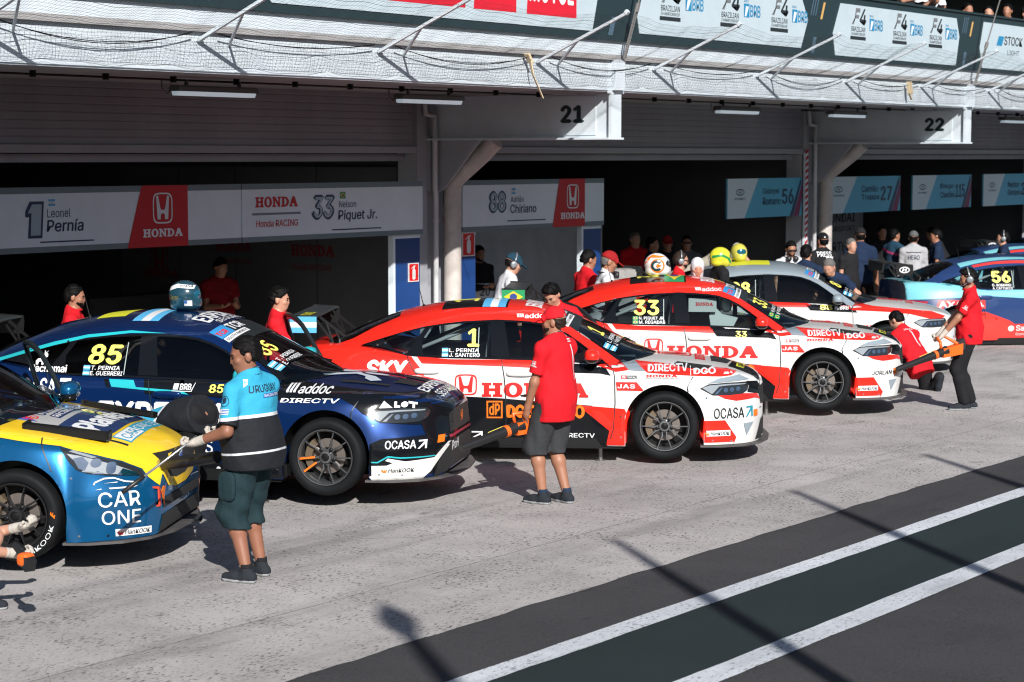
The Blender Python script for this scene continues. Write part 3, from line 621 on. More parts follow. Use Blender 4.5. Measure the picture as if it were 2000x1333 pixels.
# ------------------------------------------------------------------ racing cars
CIV = dict(x0=-3.5, x1=.965,
  zb='-3.5:.36 -3.3:.26 -3:.17 -2.5:.13 -.5:.13 .3:.15 .9:.15 .965:.19',
  y1='-3.5:.60 -3.3:.78 -3.1:.88 -2.735:.92 -2.2:.90 -1.95:.87 -.75:.87 -.45:.93 0:.94 .38:.94 .6:.87 .75:.78 .85:.67 .92:.52 .965:.40', 
  y2='-3.5:.66 -3.3:.84 -3.1:.93 -2.735:.965 -2.2:.94 -1.95:.895 -.8:.895 -.5:.945 -.3:.965 0:.97 .36:.955 .58:.89 .75:.79 .86:.67 .93:.51 .965:.40',
  y3='-3.5:.70 -3.3:.86 -3.1:.94 -2.735:.965 -2.2:.945 -1.95:.92 -.8:.915 -.5:.935 -.3:.955 0:.965 .34:.945 .56:.875 .73:.79 .85:.67 .92:.53 .965:.40',
  y4='-3.5:.68 -3.3:.82 -3:.90 -2.735:.935 -2.2:.93 -1.8:.92 -.8:.91 -.45:.92 0:.945 .3:.90 .5:.83 .7:.70 .82:.56 .9:.43 .965:.31',
  y5='-3.5:.60 -3.3:.71 -3:.79 -2.6:.85 -2.2:.865 -1.5:.865 -.6:.86 0:.85 .4:.79 .65:.68 .8:.55 .9:.41 .965:.29',
  z2='-3.5:.45 -3.2:.36 -2.7:.30 .6:.30 .965:.30', z3='-3.5:.62 -3.2:.54 -2.7:.5 .6:.47 .965:.42',
  z4='-3.5:.86 -3:.80 -2.5:.75 -.5:.72 .3:.70 .7:.67 .965:.61',
  z5='-3.5:1.03 -3.3:1.045 -3:1.045 -2.75:1.02 -2.5:.985 -2.2:.965 -1.5:.953 -1:.937 -.6:.90 -.3:.865 0:.852 .4:.838 .65:.81 .8:.775 .9:.735 .965:.69',
  z6='-3.5:1.06 -3.3:1.075 -3:1.06 -2.7:1.02 -2.5:.97 -2.2:.945 -1.5:.93 -1:.93 -.6:.92 -.3:.925 0:.915 .3:.893 .6:.855 .8:.805 .9:.758 .965:.71',
  z7='-3.5:1.07 -3.3:1.09 -3:1.07 -2.7:1.02 -2.5:.96 -2.2:.93 -1.5:.91 -1:.915 -.6:.94 -.3:.962 0:.955 .3:.930 .6:.882 .8:.828 .9:.778 .965:.72', kin=.66)
PEU = dict(CIV, x1=.94,
  y5='-3.5:.60 -3.3:.71 -3:.79 -2.6:.85 -2.2:.865 -1.5:.865 -.6:.86 0:.855 .3:.83 .5:.76 .68:.66 .82:.53 .94:.38',
  y4='-3.5:.68 -3.3:.82 -3:.90 -2.735:.935 -2.2:.93 -1.8:.92 -.8:.91 -.45:.93 0:.955 .3:.915 .5:.82 .66:.73 .8:.62 .88:.53 .94:.45',
  y3='-3.5:.70 -3.3:.86 -3.1:.94 -2.735:.965 -2.2:.945 -1.95:.92 -.8:.915 -.5:.945 -.3:.965 0:.98 .36:.965 .47:.90 .6:.84 .76:.75 .86:.66 .91:.60 .94:.54',
  y2='-3.5:.66 -3.3:.84 -3.1:.93 -2.735:.965 -2.2:.94 -1.95:.895 -.8:.895 -.5:.945 -.3:.965 0:.98 .38:.975 .49:.91 .62:.84 .78:.74 .87:.66 .91:.60 .94:.54',
  y1='-3.5:.60 -3.3:.78 -3.1:.88 -2.735:.92 -2.2:.90 -1.95:.87 -.75:.87 -.45:.94 0:.955 .40:.96 .54:.90 .68:.82 .82:.70 .90:.60 .94:.52',
  z4='-3.5:.86 -3:.80 -2.5:.75 -.5:.74 .3:.72 .6:.665 .94:.58',
  z5='-3.5:1.03 -3.3:1.045 -3:1.045 -2.5:.985 -1.5:.965 -.6:.93 -.2:.905 .1:.875 .35:.83 .6:.765 .8:.70 .94:.64',
  z6='-3.5:1.06 -3.3:1.075 -3:1.06 -2.5:.97 -1.5:.94 -.6:.945 -.2:.955 .1:.915 .4:.862 .6:.828 .75:.79 .87:.745 .94:.69',
  z7='-3.5:1.07 -3.3:1.09 -3:1.07 -2.5:.96 -1.5:.91 -.6:.95 -.2:.985 .1:.955 .4:.903 .6:.865 .75:.828 .87:.78 .94:.715')
def car_body(P, name):
    c = {k: C(v) for k, v in P.items() if isinstance(v, str)}
    xs = np.unique(np.round(np.concatenate([np.linspace(P['x0'], -3.0, 14), np.linspace(-3.0, .3, 84), np.linspace(.3, .75, 16), np.linspace(.75, P['x1'], 16)]), 4))
    S = 5; rows = []
    for x in xs:
        g = lambda k: float(c[k](x))
        y5 = g('y5'); K = [(0, g('zb')), (g('y1')*.6, g('zb')), (g('y1'), g('zb')), (g('y2'), g('z2')), (g('y3'), g('z3')), (g('y4'), g('z4')), (y5, g('z5')), (y5*P['kin'], g('z6')), (y5*.33, (g('z6')+g('z7')*2)/3), (0, g('z7'))]
        pts = []
        for i in range(len(K)-1):
            p0 = K[max(i-1, 0)]; p1 = K[i]; p2 = K[i+1]; p3 = K[min(i+2, len(K)-1)]
            if i == 1: p3 = p2
            if i == 2: p0 = p1
            if i == len(K)-2: p3 = (-K[i][0], K[i][1])
            if i == 0: p0 = (-K[1][0], K[1][1])
            for s in range(S):
                t = s/S
                pts.append(tuple(.5*((2*p1[k])+(-p0[k]+p2[k])*t+(2*p0[k]-5*p1[k]+4*p2[k]-p3[k])*t*t+(-p0[k]+3*p1[k]-3*p2[k]+p3[k])*t**3) for k in (0, 1)))
        pts.append(K[-1])
        rows.append(pts)
    n = len(rows[0]); V = []; ring = 2*n-2
    for x, pts in zip(xs, rows):
        V += [(x, -y, z) for y, z in pts]+[(x, y, z) for y, z in pts[-2:0:-1]]
    F = [(i*ring+k, i*ring+(k+1) % ring, (i+1)*ring+(k+1) % ring, (i+1)*ring+k) for i in range(len(xs)-1) for k in range(ring)]
    for base, rev in ((0, False), ((len(xs)-1)*ring, True)):       # end caps, as strips between the two halves
        L = [base+k for k in range(n)]; Rr = [base]+[base+ring-k for k in range(1, n-1)]+[base+n-1]
        for k in range(n-1):
            q = [L[k], L[k+1], Rr[k+1], Rr[k]]; q = [a for j, a in enumerate(q) if a not in q[:j]]
            F.append(tuple(q if rev else q[::-1]))
    me = bpy.data.meshes.new(name); me.from_pydata(V, [], F); me.update()
    bm = bmesh.new(); bm.from_mesh(me); bmesh.ops.recalc_face_normals(bm, faces=bm.faces); bm.to_mesh(me); bm.free()
    # wheel openings
    cut = MB()
    for x in (0, -2.735):
        for s in (-1, 1):
            a, b = (-1.3, -.58) if s < 0 else (.58, 1.3); prof = []
            m = 40; pts = []
            for k in range(m+1):
                t = math.pi*(-.06+1.12*k/m); pts.append((x+.385*math.cos(t), .335+.395*math.sin(t)))
            pts += [(x-.375, -.3), (x+.375, -.3)]
            cut.prism(pts, lambda p, q, a=a: (p, a, q), (0, b-a, 0))
    co = ob('cutter', cut.mesh('cutter')); bo = ob('tmp', me)
    md = bo.modifiers.new('b', 'BOOLEAN'); md.operation = 'DIFFERENCE'; md.object = co; md.solver = 'EXACT'; md.use_self = False
    dg = bpy.context.evaluated_depsgraph_get(); dg.update()
    out = bpy.data.meshes.new_from_object(bo.evaluated_get(dg)); bpy.data.objects.remove(bo); bpy.data.objects.remove(co)
    out.name = name
    mi = []
    for p in out.polygons:
        q = p.center; k = 0
        for x in (0, -2.735):
            if abs(q.x-x) < .378 and q.z < .74 and abs(q.y) < .955 and abs(q.y) > .57:
                r = math.hypot(q.x-x, q.z-.335)
                if (abs(r-.39) < .012 and abs(p.normal.y) < .3) or abs(abs(q.y)-.58) < .004 or (abs(abs(q.x-x)-.375) < .003 and abs(p.normal.x) > .8): k = 1
        if -2.55 < q.x < -.45 and abs(q.y) < .80 and p.normal.z > .6 and q.z > .85: k = 1
        mi.append(k)
    out.polygons.foreach_set('material_index', mi); out.shade_smooth(); out.set_sharp_from_angle(angle=R(38))
    return out
GH = dict(z2='-.10:.94 -.5:.935 -.7:1.045 -.95:1.195 -1.18:1.30 -1.44:1.333 -1.65:1.343 -2:1.328 -2.35:1.275 -2.7:1.18 -2.95:1.10 -3.2:1.06 -3.42:1.055',
          y2='-.5:.755 -.7:.735 -.95:.695 -1.2:.665 -1.6:.655 -2.2:.665 -2.7:.69 -3:.70 -3.2:.66 -3.42:.55',
          z4='-.08:.96 -.3:1.045 -.5:1.14 -.9:1.325 -1.1:1.40 -1.3:1.45 -1.5:1.47 -1.8:1.474 -2.1:1.457 -2.6:1.37 -3:1.235 -3.25:1.13 -3.42:1.065',
          yb='-.5:.80 -.6:.855 -1.5:.868 -2.2:.868 -2.6:.85 -3:.78 -3.2:.70 -3.42:.57', zb='-.5:.90 -.6:.895 -1:.93 -1.5:.947 -2.2:.958 -2.5:.978 -2.75:1.01 -3:1.035 -3.42:1.03')
GHP = dict(GH, xc=-.20, z2='-.10:.95 -.20:.95 -.45:1.10 -.66:1.225 -.9:1.31 -1.2:1.35 -1.65:1.36 -2:1.34 -2.35:1.285 -2.7:1.18 -2.95:1.10 -3.2:1.06 -3.42:1.055',
          y2='-.2:.76 -.45:.70 -.7:.66 -1.2:.645 -1.6:.645 -2.2:.655 -2.7:.68 -3:.70 -3.2:.66 -3.42:.55', z4='-.02:.975 -.2:1.06 -.6:1.27 -.9:1.40 -1.1:1.45 -1.3:1.475 -1.5:1.485 -1.8:1.48 -2.1:1.46 -2.6:1.37 -3:1.235 -3.25:1.13 -3.42:1.065', yb='-.2:.80 -.3:.855 -1.5:.868 -2.2:.868 -2.6:.85 -3:.78 -3.2:.70 -3.42:.57')
def pmap(x): return x+.27*min(max((x+1.7)/1.2, 0), 1)
def greenhouse(P, name):
    xc = P.get('xc', -.5); x0 = -.085 if xc < -.4 else -.025; c = {k: C(v) for k, v in P.items() if isinstance(v, str)}; xs = np.concatenate([np.linspace(x0, xc, 14), np.linspace(xc-.02, -3.42, 74)]); S = 6; rows = []
    for x in xs:
        g = lambda k: float(c[k](x)); z4 = g('z4')
        if x > xc:
            y2 = .76*max(0, (x0+.005-x)/(x0+.005-xc))**.55; z2 = .935; yb = y2+.02; zb = .90
        else: y2, z2, yb, zb = g('y2'), g('z2'), g('yb'), g('zb')
        K = [(yb, zb), ((yb*.52+y2*.48)+.012, (zb+z2)/2), (y2, z2), (y2*.72, z2+(z4-z2)*.60), (y2*.36, z2+(z4-z2)*.92), (0, z4)]; pts = []
        for i in range(5):
            p0 = K[max(i-1, 0)]; p1 = K[i]; p2 = K[i+1]; p3 = K[min(i+2, 5)]
            if i == 4: p3 = (-K[4][0], K[4][1])
            for s in range(S):
                t = s/S
                pts.append(tuple(.5*((2*p1[k])+(-p0[k]+p2[k])*t+(2*p0[k]-5*p1[k]+4*p2[k]-p3[k])*t*t+(-p0[k]+3*p1[k]-3*p2[k]+p3[k])*t**3) for k in (0, 1)))
        pts.append(K[-1]); rows.append(pts)
    V = []; n = len(rows[0]); ring = 2*n-1
    for x, pts in zip(xs, rows): V += [(x, -y, z) for y, z in pts]+[(x, y, z) for y, z in pts[-2::-1]]
    F = [(i*ring+k, (i+1)*ring+k, (i+1)*ring+k+1, i*ring+k+1) for i in range(len(xs)-1) for k in range(ring-1)]
    me = bpy.data.meshes.new(name); me.from_pydata(V, [], F); me.update()
    bm = bmesh.new(); bm.from_mesh(me); bmesh.ops.recalc_face_normals(bm, faces=bm.faces); bm.to_mesh(me); bm.free(); me.shade_smooth()
    if me.polygons[len(me.polygons)//2].normal.z < 0: me.flip_normals()
    return me
class Surf:
    """surface to lay drawings on, with smoothed normals"""
    def __init__(s, me):
        s.me = me; s.bvh = BVHTree.FromPolygons([v.co for v in me.vertices], [tuple(p.vertices) for p in me.polygons])
        s.vn = [Vector(v.normal) for v in me.vertices]; s.pv = [tuple(p.vertices) for p in me.polygons]; s.co = [Vector(v.co) for v in me.vertices]
    def nrm(s, h):
        vs = s.pv[h[2]]; w = Vector((0, 0, 0))
        for v in vs: w += s.vn[v]/max((s.co[v]-h[0]).length, 1e-4)
        w.normalize(); return w if w.dot(h[1]) > .3 else h[1]
class SurfSet:
    def __init__(s, *S): s.S = S
    def ray_cast(s, o, d):
        best = (None, None, None, None); s.hit = None
        for q in s.S:
            h = q.bvh.ray_cast(o, d)
            if h[0] is not None and (best[0] is None or h[3] < best[3]): best = h; s.hit = q
        return best
    def nrm(s, h): return s.hit.nrm(h)
SIDE = ((0, 0, 0), (1, 0, 0), (0, 0, 1), (0, -1, 0)); SIDEL = ((0, 0, 0), (1, 0, 0), (0, 0, 1), (0, 1, 0))
TOP = ((0, 0, 0), (0, 1, 0), (-1, 0, 0), (0, 0, 1)); FRONT = ((0, 0, 0), (0, 1, 0), (0, 0, 1), (1, 0, 0)); REAR = ((0, 0, 0), (0, -1, 0), (0, 0, 1), (-1, 0, 0))
_q = Vector((.54, 0, .84)).normalized(); _u = Vector((-.84, 0, .54)).normalized()
WIND = ((-.5, 0, 1.13), (0, 1, 0), tuple(_u), tuple(_q))
def paint(name, col, rough=.34, metal=0): return mat(name, col, rough, metal, coat=.85, spec=.2)
P_red = paint('paint_red', (.80, .022, .012)); P_wht = paint('paint_white', (.66, .655, .64)); P_blk = mat('paint_black', (.006, .007, .009), .10, spec=.32)
P_blue = paint('paint_deep_blue', (.005, .028, .125), .22, .5); P_teal = paint('paint_teal', (.02, .42, .47)); P_grey = paint('paint_grey', (.24, .29, .33)); P_silver = paint('paint_silver', (.50, .50, .50))
P_yel = paint('paint_yellow', (.84, .55, .02)); P_pb = paint('paint_metal_blue', (.006, .11, .27), .24, .55); P_sky = paint('paint_sky', (.20, .56, .64)); P_nav = paint('paint_navy', (.018, .045, .14)); P_orr = paint('paint_coral', (.72, .045, .035))
I_num = mat('decal_number_yellow', (.85, .78, .14), .4); I_wht = mat('decal_white', (.70, .71, .72), .4); I_blk = mat('decal_black', (.012, .018, .02), .4); I_org = mat('decal_orange', (.85, .17, .01), .4); I_red = mat('decal_red', (.70, .012, .01), .4); I_lime = mat('decal_lime', (.62, .62, .03), .45)
I_cy = mat('decal_cyan', (.03, .28, .42), .4)
M_glass = glass('window_glass', (.60, .69, .70)); M_carbon = mat('carbon_black', (.010, .0105, .011), .35, var=.1, spec=.35); M_splitw = mat('splitter_board', (.075, .07, .07), .6, var=.3, vscale=8)
M_mesh = mat('grille_mesh', (.012, .012, .012), .6, bump=1.0, bscale=220); M_tyre = mat('tyre_rubber', (.010, .011, .012), .6, var=.25, vscale=6, spec=.10); M_rim = mat('rim_gunmetal', (.26, .27, .28), .24, .85); M_rimb = mat('rim_black', (.02, .02, .022), .35, .3); M_rimw = mat('rim_white', (.55, .56, .57), .35)
M_brk = mat('brake_steel', (.22, .19, .17), .45, .7); M_cal = mat('caliper_bronze', (.16, .12, .08), .45, .4); M_chrome = mat('lamp_chrome', (.75, .78, .8), .08, 1.0); M_lens = mat('lamp_dark', (.02, .023, .026), .12, coat=1); M_tail = mat('tail_lamp_red', (.35, .01, .02), .15, coat=1); M_lamp = mat('lamp_clear', (.26, .29, .31), .12, coat=1)
DLO = [(-2.95, 1.078), (-2.77, 1.068), (-2.52, .99), (-2.3, .972), (-1.9, .966), (-1.3, .949), (-.57, .922), (-.62, .965), (-.83, 1.115), (-.94, 1.19), (-1.06, 1.25), (-1.18, 1.29), (-1.3, 1.308), (-1.44, 1.318), (-1.64, 1.325), (-1.97, 1.308), (-2.15, 1.287), (-2.33, 1.258), (-2.55, 1.205), (-2.73, 1.15)]
def dlo_in(k):
    cx, cz = -1.75, 1.12; return [(cx+(x-cx)*(1-k*.45), cz+(z-cz)*(1-k*2.2)) for x, z in DLO]
RAIL = [(-.50, .895), (-.445, .93), (-.70, 1.105), (-.92, 1.245), (-1.08, 1.335), (-1.2, 1.38), (-1.6, 1.395), (-2.1, 1.385), (-2.5, 1.345), (-2.62, 1.33), (-2.85, 1.235), (-3.06, 1.125), (-3.2, 1.075), (-3.41, 1.06), (-3.40, 1.02), (-2.97, 1.04)]
ROOF = [(-.63, 1.07), (-.4, 1.085), (0, 1.09), (.4, 1.085), (.63, 1.07), (.62, 1.5), (.615, 2.0), (.60, 2.45), (.56, 2.60), (.3, 2.63), (0, 2.64), (-.3, 2.63), (-.56, 2.60), (-.60, 2.45), (-.615, 2.0), (-.62, 1.5)]
CAR_K = 1.027
class Kit: pass
def wheel(parent, x, s, rimm, steer=0, redspk=False, white_ring=False, caliper=True, z=.33):
    """s=-1 right side, +1 left side; the rim's outer face looks along s*y"""
    w = empty('wheel', parent=parent); w.location = (x, s*.955, z); w.rotation_euler = (R(steer*.3), 0, (0 if s < 0 else math.pi)+R(steer))
    if s not in Kit.tyre:
        pass
    t = bpy.data.objects.new('tyre', Kit.tyre[0]); COL.objects.link(t); t.parent = w
    r = bpy.data.objects.new('rim', Kit.rims[rimm.name]); COL.objects.link(r); r.parent = w
    d = bpy.data.objects.new('brake_disc', Kit.disc); COL.objects.link(d); d.parent = w
    c = bpy.data.objects.new('brake_caliper', Kit.cal); COL.objects.link(c); c.parent = w
    return w
def make_wheel_meshes():
    p = MB(); p.lathe([(.235, .02), (.245, .0), (.262, -.008), (.285, -.010), (.305, -.006), (.318, .008), (.326, .028), (.329, .05), (.330, .14), (.329, .22), (.326, .245), (.315, .265), (.285, .275), (.25, .272), (.235, .26), (.225, .24), (.225, .04)], 72, 'y', closed=True)
    me = p.mesh('tyre'); me.materials.append(M_tyre); me.shade_smooth(); Kit.tyre = {0: me}
    Kit.rims = {}
    for m in (M_rim, M_rimb, M_rimw):
        p = MB(); p.lathe([(.236, .008), (.240, .0), (.238, -.003), (.231, -.002), (.226, .008), (.222, .02), (.215, .03), (.212, .2), (.23, .24), (.236, .24)], 72, 'y')
        p.lathe([(.033, .016), (.034, .004), (.05, .006), (.058, .018), (.062, .05)], 30, 'y'); p.lathe([(.0, .014), (.026, .014), (.033, .018), (.033, .05)], 24, 'y', mi=1)
        n5 = 5
        for k in range(5):
            a0 = R(90+72*k)
            lug = (.072*math.cos(a0+R(36)), .072*math.sin(a0+R(36)))
            p.lathe([(0, .004), (.008, .004), (.009, .02), (.016, .024), (.017, .05)], 12, 'y', (lug[0], 0, lug[1]), mi=1)
            for sg in (-1, 1):
                a = a0+R(36)+sg*R(12); b = a0+R(36)+sg*R(17.5)
                q = [(.045, a0+R(36)+sg*R(24), .030, .024, .036), (.10, a, .024, .020, .03), (.16, b-sg*R(1), .014, .013, .024), (.224, b, .016, .012, .022)]
                vs = []
                for r_, an, y_, wd, dp in q:
                    c_, s_ = math.cos(an), math.sin(an); tx, tz = -s_*wd/2, c_*wd/2
                    vs += [(r_*c_+tx*.6, y_, r_*s_+tz*.6), (r_*c_-tx*.6, y_, r_*s_-tz*.6), (r_*c_-tx, y_+dp, r_*s_-tz), (r_*c_+tx, y_+dp, r_*s_+tz)]
                p.add(vs, [(i*4+j, i*4+(j+1) % 4, i*4+4+(j+1) % 4, i*4+4+j) for i in range(3) for j in range(4)])
        me = p.mesh('rim'); me.materials.append(m); me.materials.append(M_blk); me.shade_smooth(); me.set_sharp_from_angle(angle=R(40)); Kit.rims[m.name] = me
    p = MB(); p.lathe([(.075, .10), (.150, .10), (.150, .13), (.075, .13)], 40, 'y', closed=True)
    p.lathe([(.0, .07), (.072, .07), (.08, .12), (.0, .12)], 24, 'y', mi=1); p.lathe([(0, .16), (.21, .16)], 32, 'y', mi=1)
    me = p.mesh('brake_disc'); me.materials.append(M_brk); me.materials.append(M_blk); me.shade_smooth(); me.set_sharp_from_angle(angle=R(30)); Kit.disc = me
    p = MB(); vs = []
    for k in range(13):
        a = R(128+k*7.5)
        for r_ in (.125, .185):
            for y_ in (.045, .14): vs.append((r_*math.cos(a), y_, r_*math.sin(a)))
    p.add(vs, [(i*4+a, i*4+b, i*4+4+b, i*4+4+a) for i in range(12) for a, b in ((0, 1), (1, 3), (3, 2), (2, 0))]+[(0, 1, 3, 2), (48, 49, 51, 50)])
    me = p.mesh('brake_caliper'); me.materials.append(M_cal); Kit.cal = me
make_wheel_meshes()
Kit.civ = car_body(CIV, 'body_shell'); Kit.gh = greenhouse(GH, 'cabin_glass'); Kit.ghp = greenhouse(GHP, 'cabin_glass'); Kit.peu = car_body(PEU, 'body_shell')
Kit.S = {'civ': Surf(Kit.civ), 'gh': Surf(Kit.gh), 'peu': Surf(Kit.peu), 'ghp': Surf(Kit.ghp)}
class Car:
    def __init__(s, name, label, org, head, paint_, dark, base='civ', gx=0, rim=M_rim, roofp=None, roll=0, pitch=0, wing=True, wing_col=None, mirror=None, door=True, group='touring race cars lifted in the pit lane'):
        s.e = empty(name, label, 'race car', group, org); s.e.rotation_euler = (0, R(pitch), R(head)); s.e.scale = (CAR_K,)*3; s.base = base; s.gx = gx
        me = getattr(Kit, base).copy(); s.body = ob('body_shell', me, [paint_, dark], s.e)
        s.glass = ob('cabin_glass', (Kit.ghp if base == 'peu' else Kit.gh).copy(), M_glass, s.e)
        s.B = Kit.S[base]; s.G = Kit.S['ghp' if base == 'peu' else 'gh']; s.A = SurfSet(s.B, s.G); s.lift = org[2]/CAR_K
        roofp = roofp or paint_
        # pillars, roof
        for fr in (SIDE, SIDEL):
            g = D2(); g.poly(RAIL[0:2]+[(-.70, 1.105)]+[(-.83, 1.115), (-.62, .965), (-.57, .922)])
            g.poly([(-.70, 1.105), (-.92, 1.245), (-1.08, 1.335), (-1.2, 1.38), (-1.18, 1.29), (-1.06, 1.25), (-.94, 1.19), (-.83, 1.115)])
            g.poly([(-1.2, 1.38), (-1.6, 1.395), (-2.1, 1.385), (-2.5, 1.345), (-2.62, 1.33), (-2.55, 1.205), (-2.33, 1.258), (-2.15, 1.287), (-1.97, 1.308), (-1.64, 1.325), (-1.44, 1.318), (-1.3, 1.308), (-1.18, 1.29)])
            g.poly([(-2.62, 1.33), (-2.85, 1.235), (-3.06, 1.125), (-3.2, 1.075), (-3.41, 1.06), (-3.40, 1.02), (-2.99, 1.04), (-2.95, 1.078), (-2.73, 1.15), (-2.55, 1.205)])
            s.lay(g, 'roof_pillar', roofp, fr, 'G', 1.5, .025)
            b = D2(); n = len(DLO); I = dlo_in(.045)
            for i in range(n): b.poly([DLO[i], DLO[(i+1) % n], I[(i+1) % n], I[i]])
            b.poly([(-1.705, 1.33), (-1.565, 1.33), (-1.495, .945), (-1.675, .945)]).poly([(-2.275, 1.262), (-2.335, 1.25), (-2.52, .985), (-2.345, .972), (-2.36, 1.13)]).poly([(-2.60, 1.02), (-2.75, 1.06), (-2.95, 1.078), (-2.75, 1.14)])
            s.lay(b, 'window_frame', P_blk, fr, 'G', .5)
            s.lay(D2().poly([(-.46, .94), (-.70, 1.115), (-.92, 1.255), (-1.08, 1.345), (-1.04, 1.345), (-.88, 1.26), (-.66, 1.125), (-.42, .955)]), 'window_frame', P_blk, fr, 'G', .6)
        s.lay(D2().poly(ROOF), 'roof', roofp, TOP, 'G', 1.9, .03)
        s.lay(D2().poly([(-.62, 1.08), (.62, 1.08), (.66, .86), (.4, .83), (0, .82), (-.4, .83), (-.66, .86)]), 'sun_strip', I_blk, TOP, 'G', .8)
        s.lay(D2().poly([(-.6, 2.58), (.6, 2.58), (.63, 2.72), (.66, 3.0), (.62, 3.1), (.6, 2.9), (.54, 2.70), (0, 2.7), (-.54, 2.70), (-.6, 2.9), (-.62, 3.1), (-.66, 3.0), (-.63, 2.72)]), 'rear_window_frame', P_blk, TOP, 'G', .8)
        # cowl
        s.lay(D2().poly([(-.74, .50), (-.62, .36), (-.45, .22), (-.25, .12), (0, .085), (.25, .12), (.45, .22), (.62, .36), (.74, .50), (.5, .58), (-.5, .58)]), 'cowl_panel', M_carbon, TOP, 'B', 1)
        # underside, splitter, skirts
        p = MB(); out = [(.345, -.955), (.55, -.945), (.78, -.83), (.93, -.64), (1.02, -.36), (1.05, 0)]; pl = out+[(x, -y) for x, y in out[-2::-1]]
        if base == 'peu': pl = [(x-.03 if x > .5 else x, y) for x, y in pl]
        p.prism(pl, lambda a, b: (a, b, .128), (0, 0, .018)); p.build('splitter', M_splitw, s.e)
        p = MB()
        for sg in (-1, 1): p.box(-2.36, sg*.80, .10, -.40, sg*.895, .145); p.box(-2.33, sg*.885, .12, -.5, sg*.90, .20)
        p.build('side_skirt', M_carbon, s.e)
        p = MB()
        for x in (-.62, -2.2):
            for y in (-.70, .70):
                p.tube([(x, y, .2), (x, y, -s.lift+.012)], .022, 10); p.tube([(x, y, -s.lift+.014), (x, y, -s.lift)], .05, 12)
        p.build('air_jack', mat('jack_steel', (.30, .29, .28), .35, .8), s.e, angle=40)
        for x in (0, -2.735):
            for sg in (-1, 1): wheel(s.e, x, sg, rim)
        # cabin: floor tub, seat, roll cage, dash
        p = MB()
        cage = [[(-.55, sg*.66, .9), (-.95, sg*.60, 1.19), (-1.25, sg*.56, 1.32), (-1.7, sg*.56, 1.33), (-1.75, sg*.64, .9)] for sg in (-1, 1)]+[[(-1.7, -.56, 1.33), (-1.72, 0, 1.36), (-1.7, .56, 1.33)], [(-1.2, -.56, 1.31), (-1.2, .56, 1.31)], [(-1.7, -.5, 1.32), (-2.6, -.5, .95)], [(-1.7, .5, 1.32), (-2.6, .5, .95)], [(-1.72, -.6, 1.3), (-1.78, .6, .92)]]
        for q in cage: p.tube(q, .02, 7)
        p.build('roll_cage', mat('cage_paint', (.42, .43, .44), .5), s.e, smooth=True)
        p = MB(); p.ball((-1.35, .32, 1.0), .12, .24, .26, 14, 8, e=.7); p.ball((-1.38, .32, 1.2), .08, .13, .13, 12, 8); p.ball((-1.12, .32, .92), .3, .22, .06, 12, 6)
        p.build('racing_seat', mat('seat_black', (.015, .015, .016), .8), s.e, smooth=True)
        p = MB(); p.box(-.75, -.7, .90, -.58, .7, .97); p.tube([(-.95+.02*math.cos(t), .32+.15*math.cos(t), 1.02+.15*math.sin(t)) for t in np.linspace(0, 6.283, 21)], .015, 6)
        p.build('dashboard', mat('dash_black', (.02, .02, .021), .7), s.e)
        # mirrors
        for sg in (-1, 1):
            gz = gx*1.6; m = MB(); m.ball((-.70+gz, sg*.995, 1.005), .075, .12, .072, 18, 12, 0, .8, 1, -.3); m.bar((-.66+gz, sg*.84, .955), (-.68+gz, sg*.95, .97), .10, .045, 1)
            m.build('wing_mirror', [mirror or paint_, P_blk], s.e, smooth=True)
            m = MB(); m.ball((-2.30, sg*.925, .845), .125, .022, .030, 14, 8, e=.6); m.ball((-1.40, sg*.918, .828), .135, .024, .032, 14, 8, e=.6)
            m.build('door_handle', paint_, s.e, smooth=True)
        if wing:
            p = MB(); prof = [(-3.42, 1.335), (-3.44, 1.352), (-3.52, 1.352), (-3.62, 1.348), (-3.665, 1.36), (-3.66, 1.345), (-3.6, 1.328), (-3.5, 1.318), (-3.44, 1.322)]
            p.prism(prof, lambda a, b: (a, -.70, b), (0, 1.40, 0)); s.wing = p.build('rear_wing', mat('wing_carbon', (.030, .036, .038), .4), s.e, angle=40)
            for sg in (-1, 1):
                p = MB(); p.prism([(-3.40, 1.30), (-3.41, 1.20), (-3.44, 1.18), (-3.64, 1.185), (-3.675, 1.21), (-3.68, 1.37), (-3.41, 1.355)], lambda a, b: (a, sg*.705-.004, b), (0, .008, 0))
                p.build('end_plate', wing_col or M_carbon, s.wing)
                p = MB(); y = sg*.42
                p.bar((-3.44, y, 1.335), (-3.12, y*.95, 1.09), .02, .025); p.bar((-3.48, y, 1.325), (-3.30, y*.97, 1.08), .018, .02); p.bar((-3.36, y, 1.27), (-3.30, y*.97, 1.09), .014, .016); p.bar((-3.27, y, 1.20), (-3.22, y*.96, 1.08), .014, .016); p.box(-3.33, y-.03, 1.06, -3.08, y+.03, 1.085)
                p.build('wing_strut', M_carbon, s.wing)
        g = D2()
        for x, z in ((-2.80, 1.082), (-2.72, 1.095), (-2.53, 1.008), (-2.37, 1.243)): g.disc(x, z, .011, .011, 8)
        s.lay(g, 'fastener', M_chrome, SIDE, 'G', 2.4); g = D2()
        for x, z in ((.46, .195), (.64, .185), (.40, .60), (-.42, .22), (-.42, .42), (.93, .47)): g.disc(x, z, .008, .008, 8)
        s.lay(g, 'fastener', M_chrome, SIDE, 'B', 3.2); s.lay(D2().rect(-1.812, .98, -1.804, 1.25), 'window_seam', mat('seam_pale', (.35, .42, .42), .4), SIDE, 'G', 2.2)
        p = MB(); p.tube([(-.30, .35, 1.02), (-.40, -.1, 1.11), (-.46, -.45, 1.085)], .009, 6); p.build('wiper', M_blk, s.e)
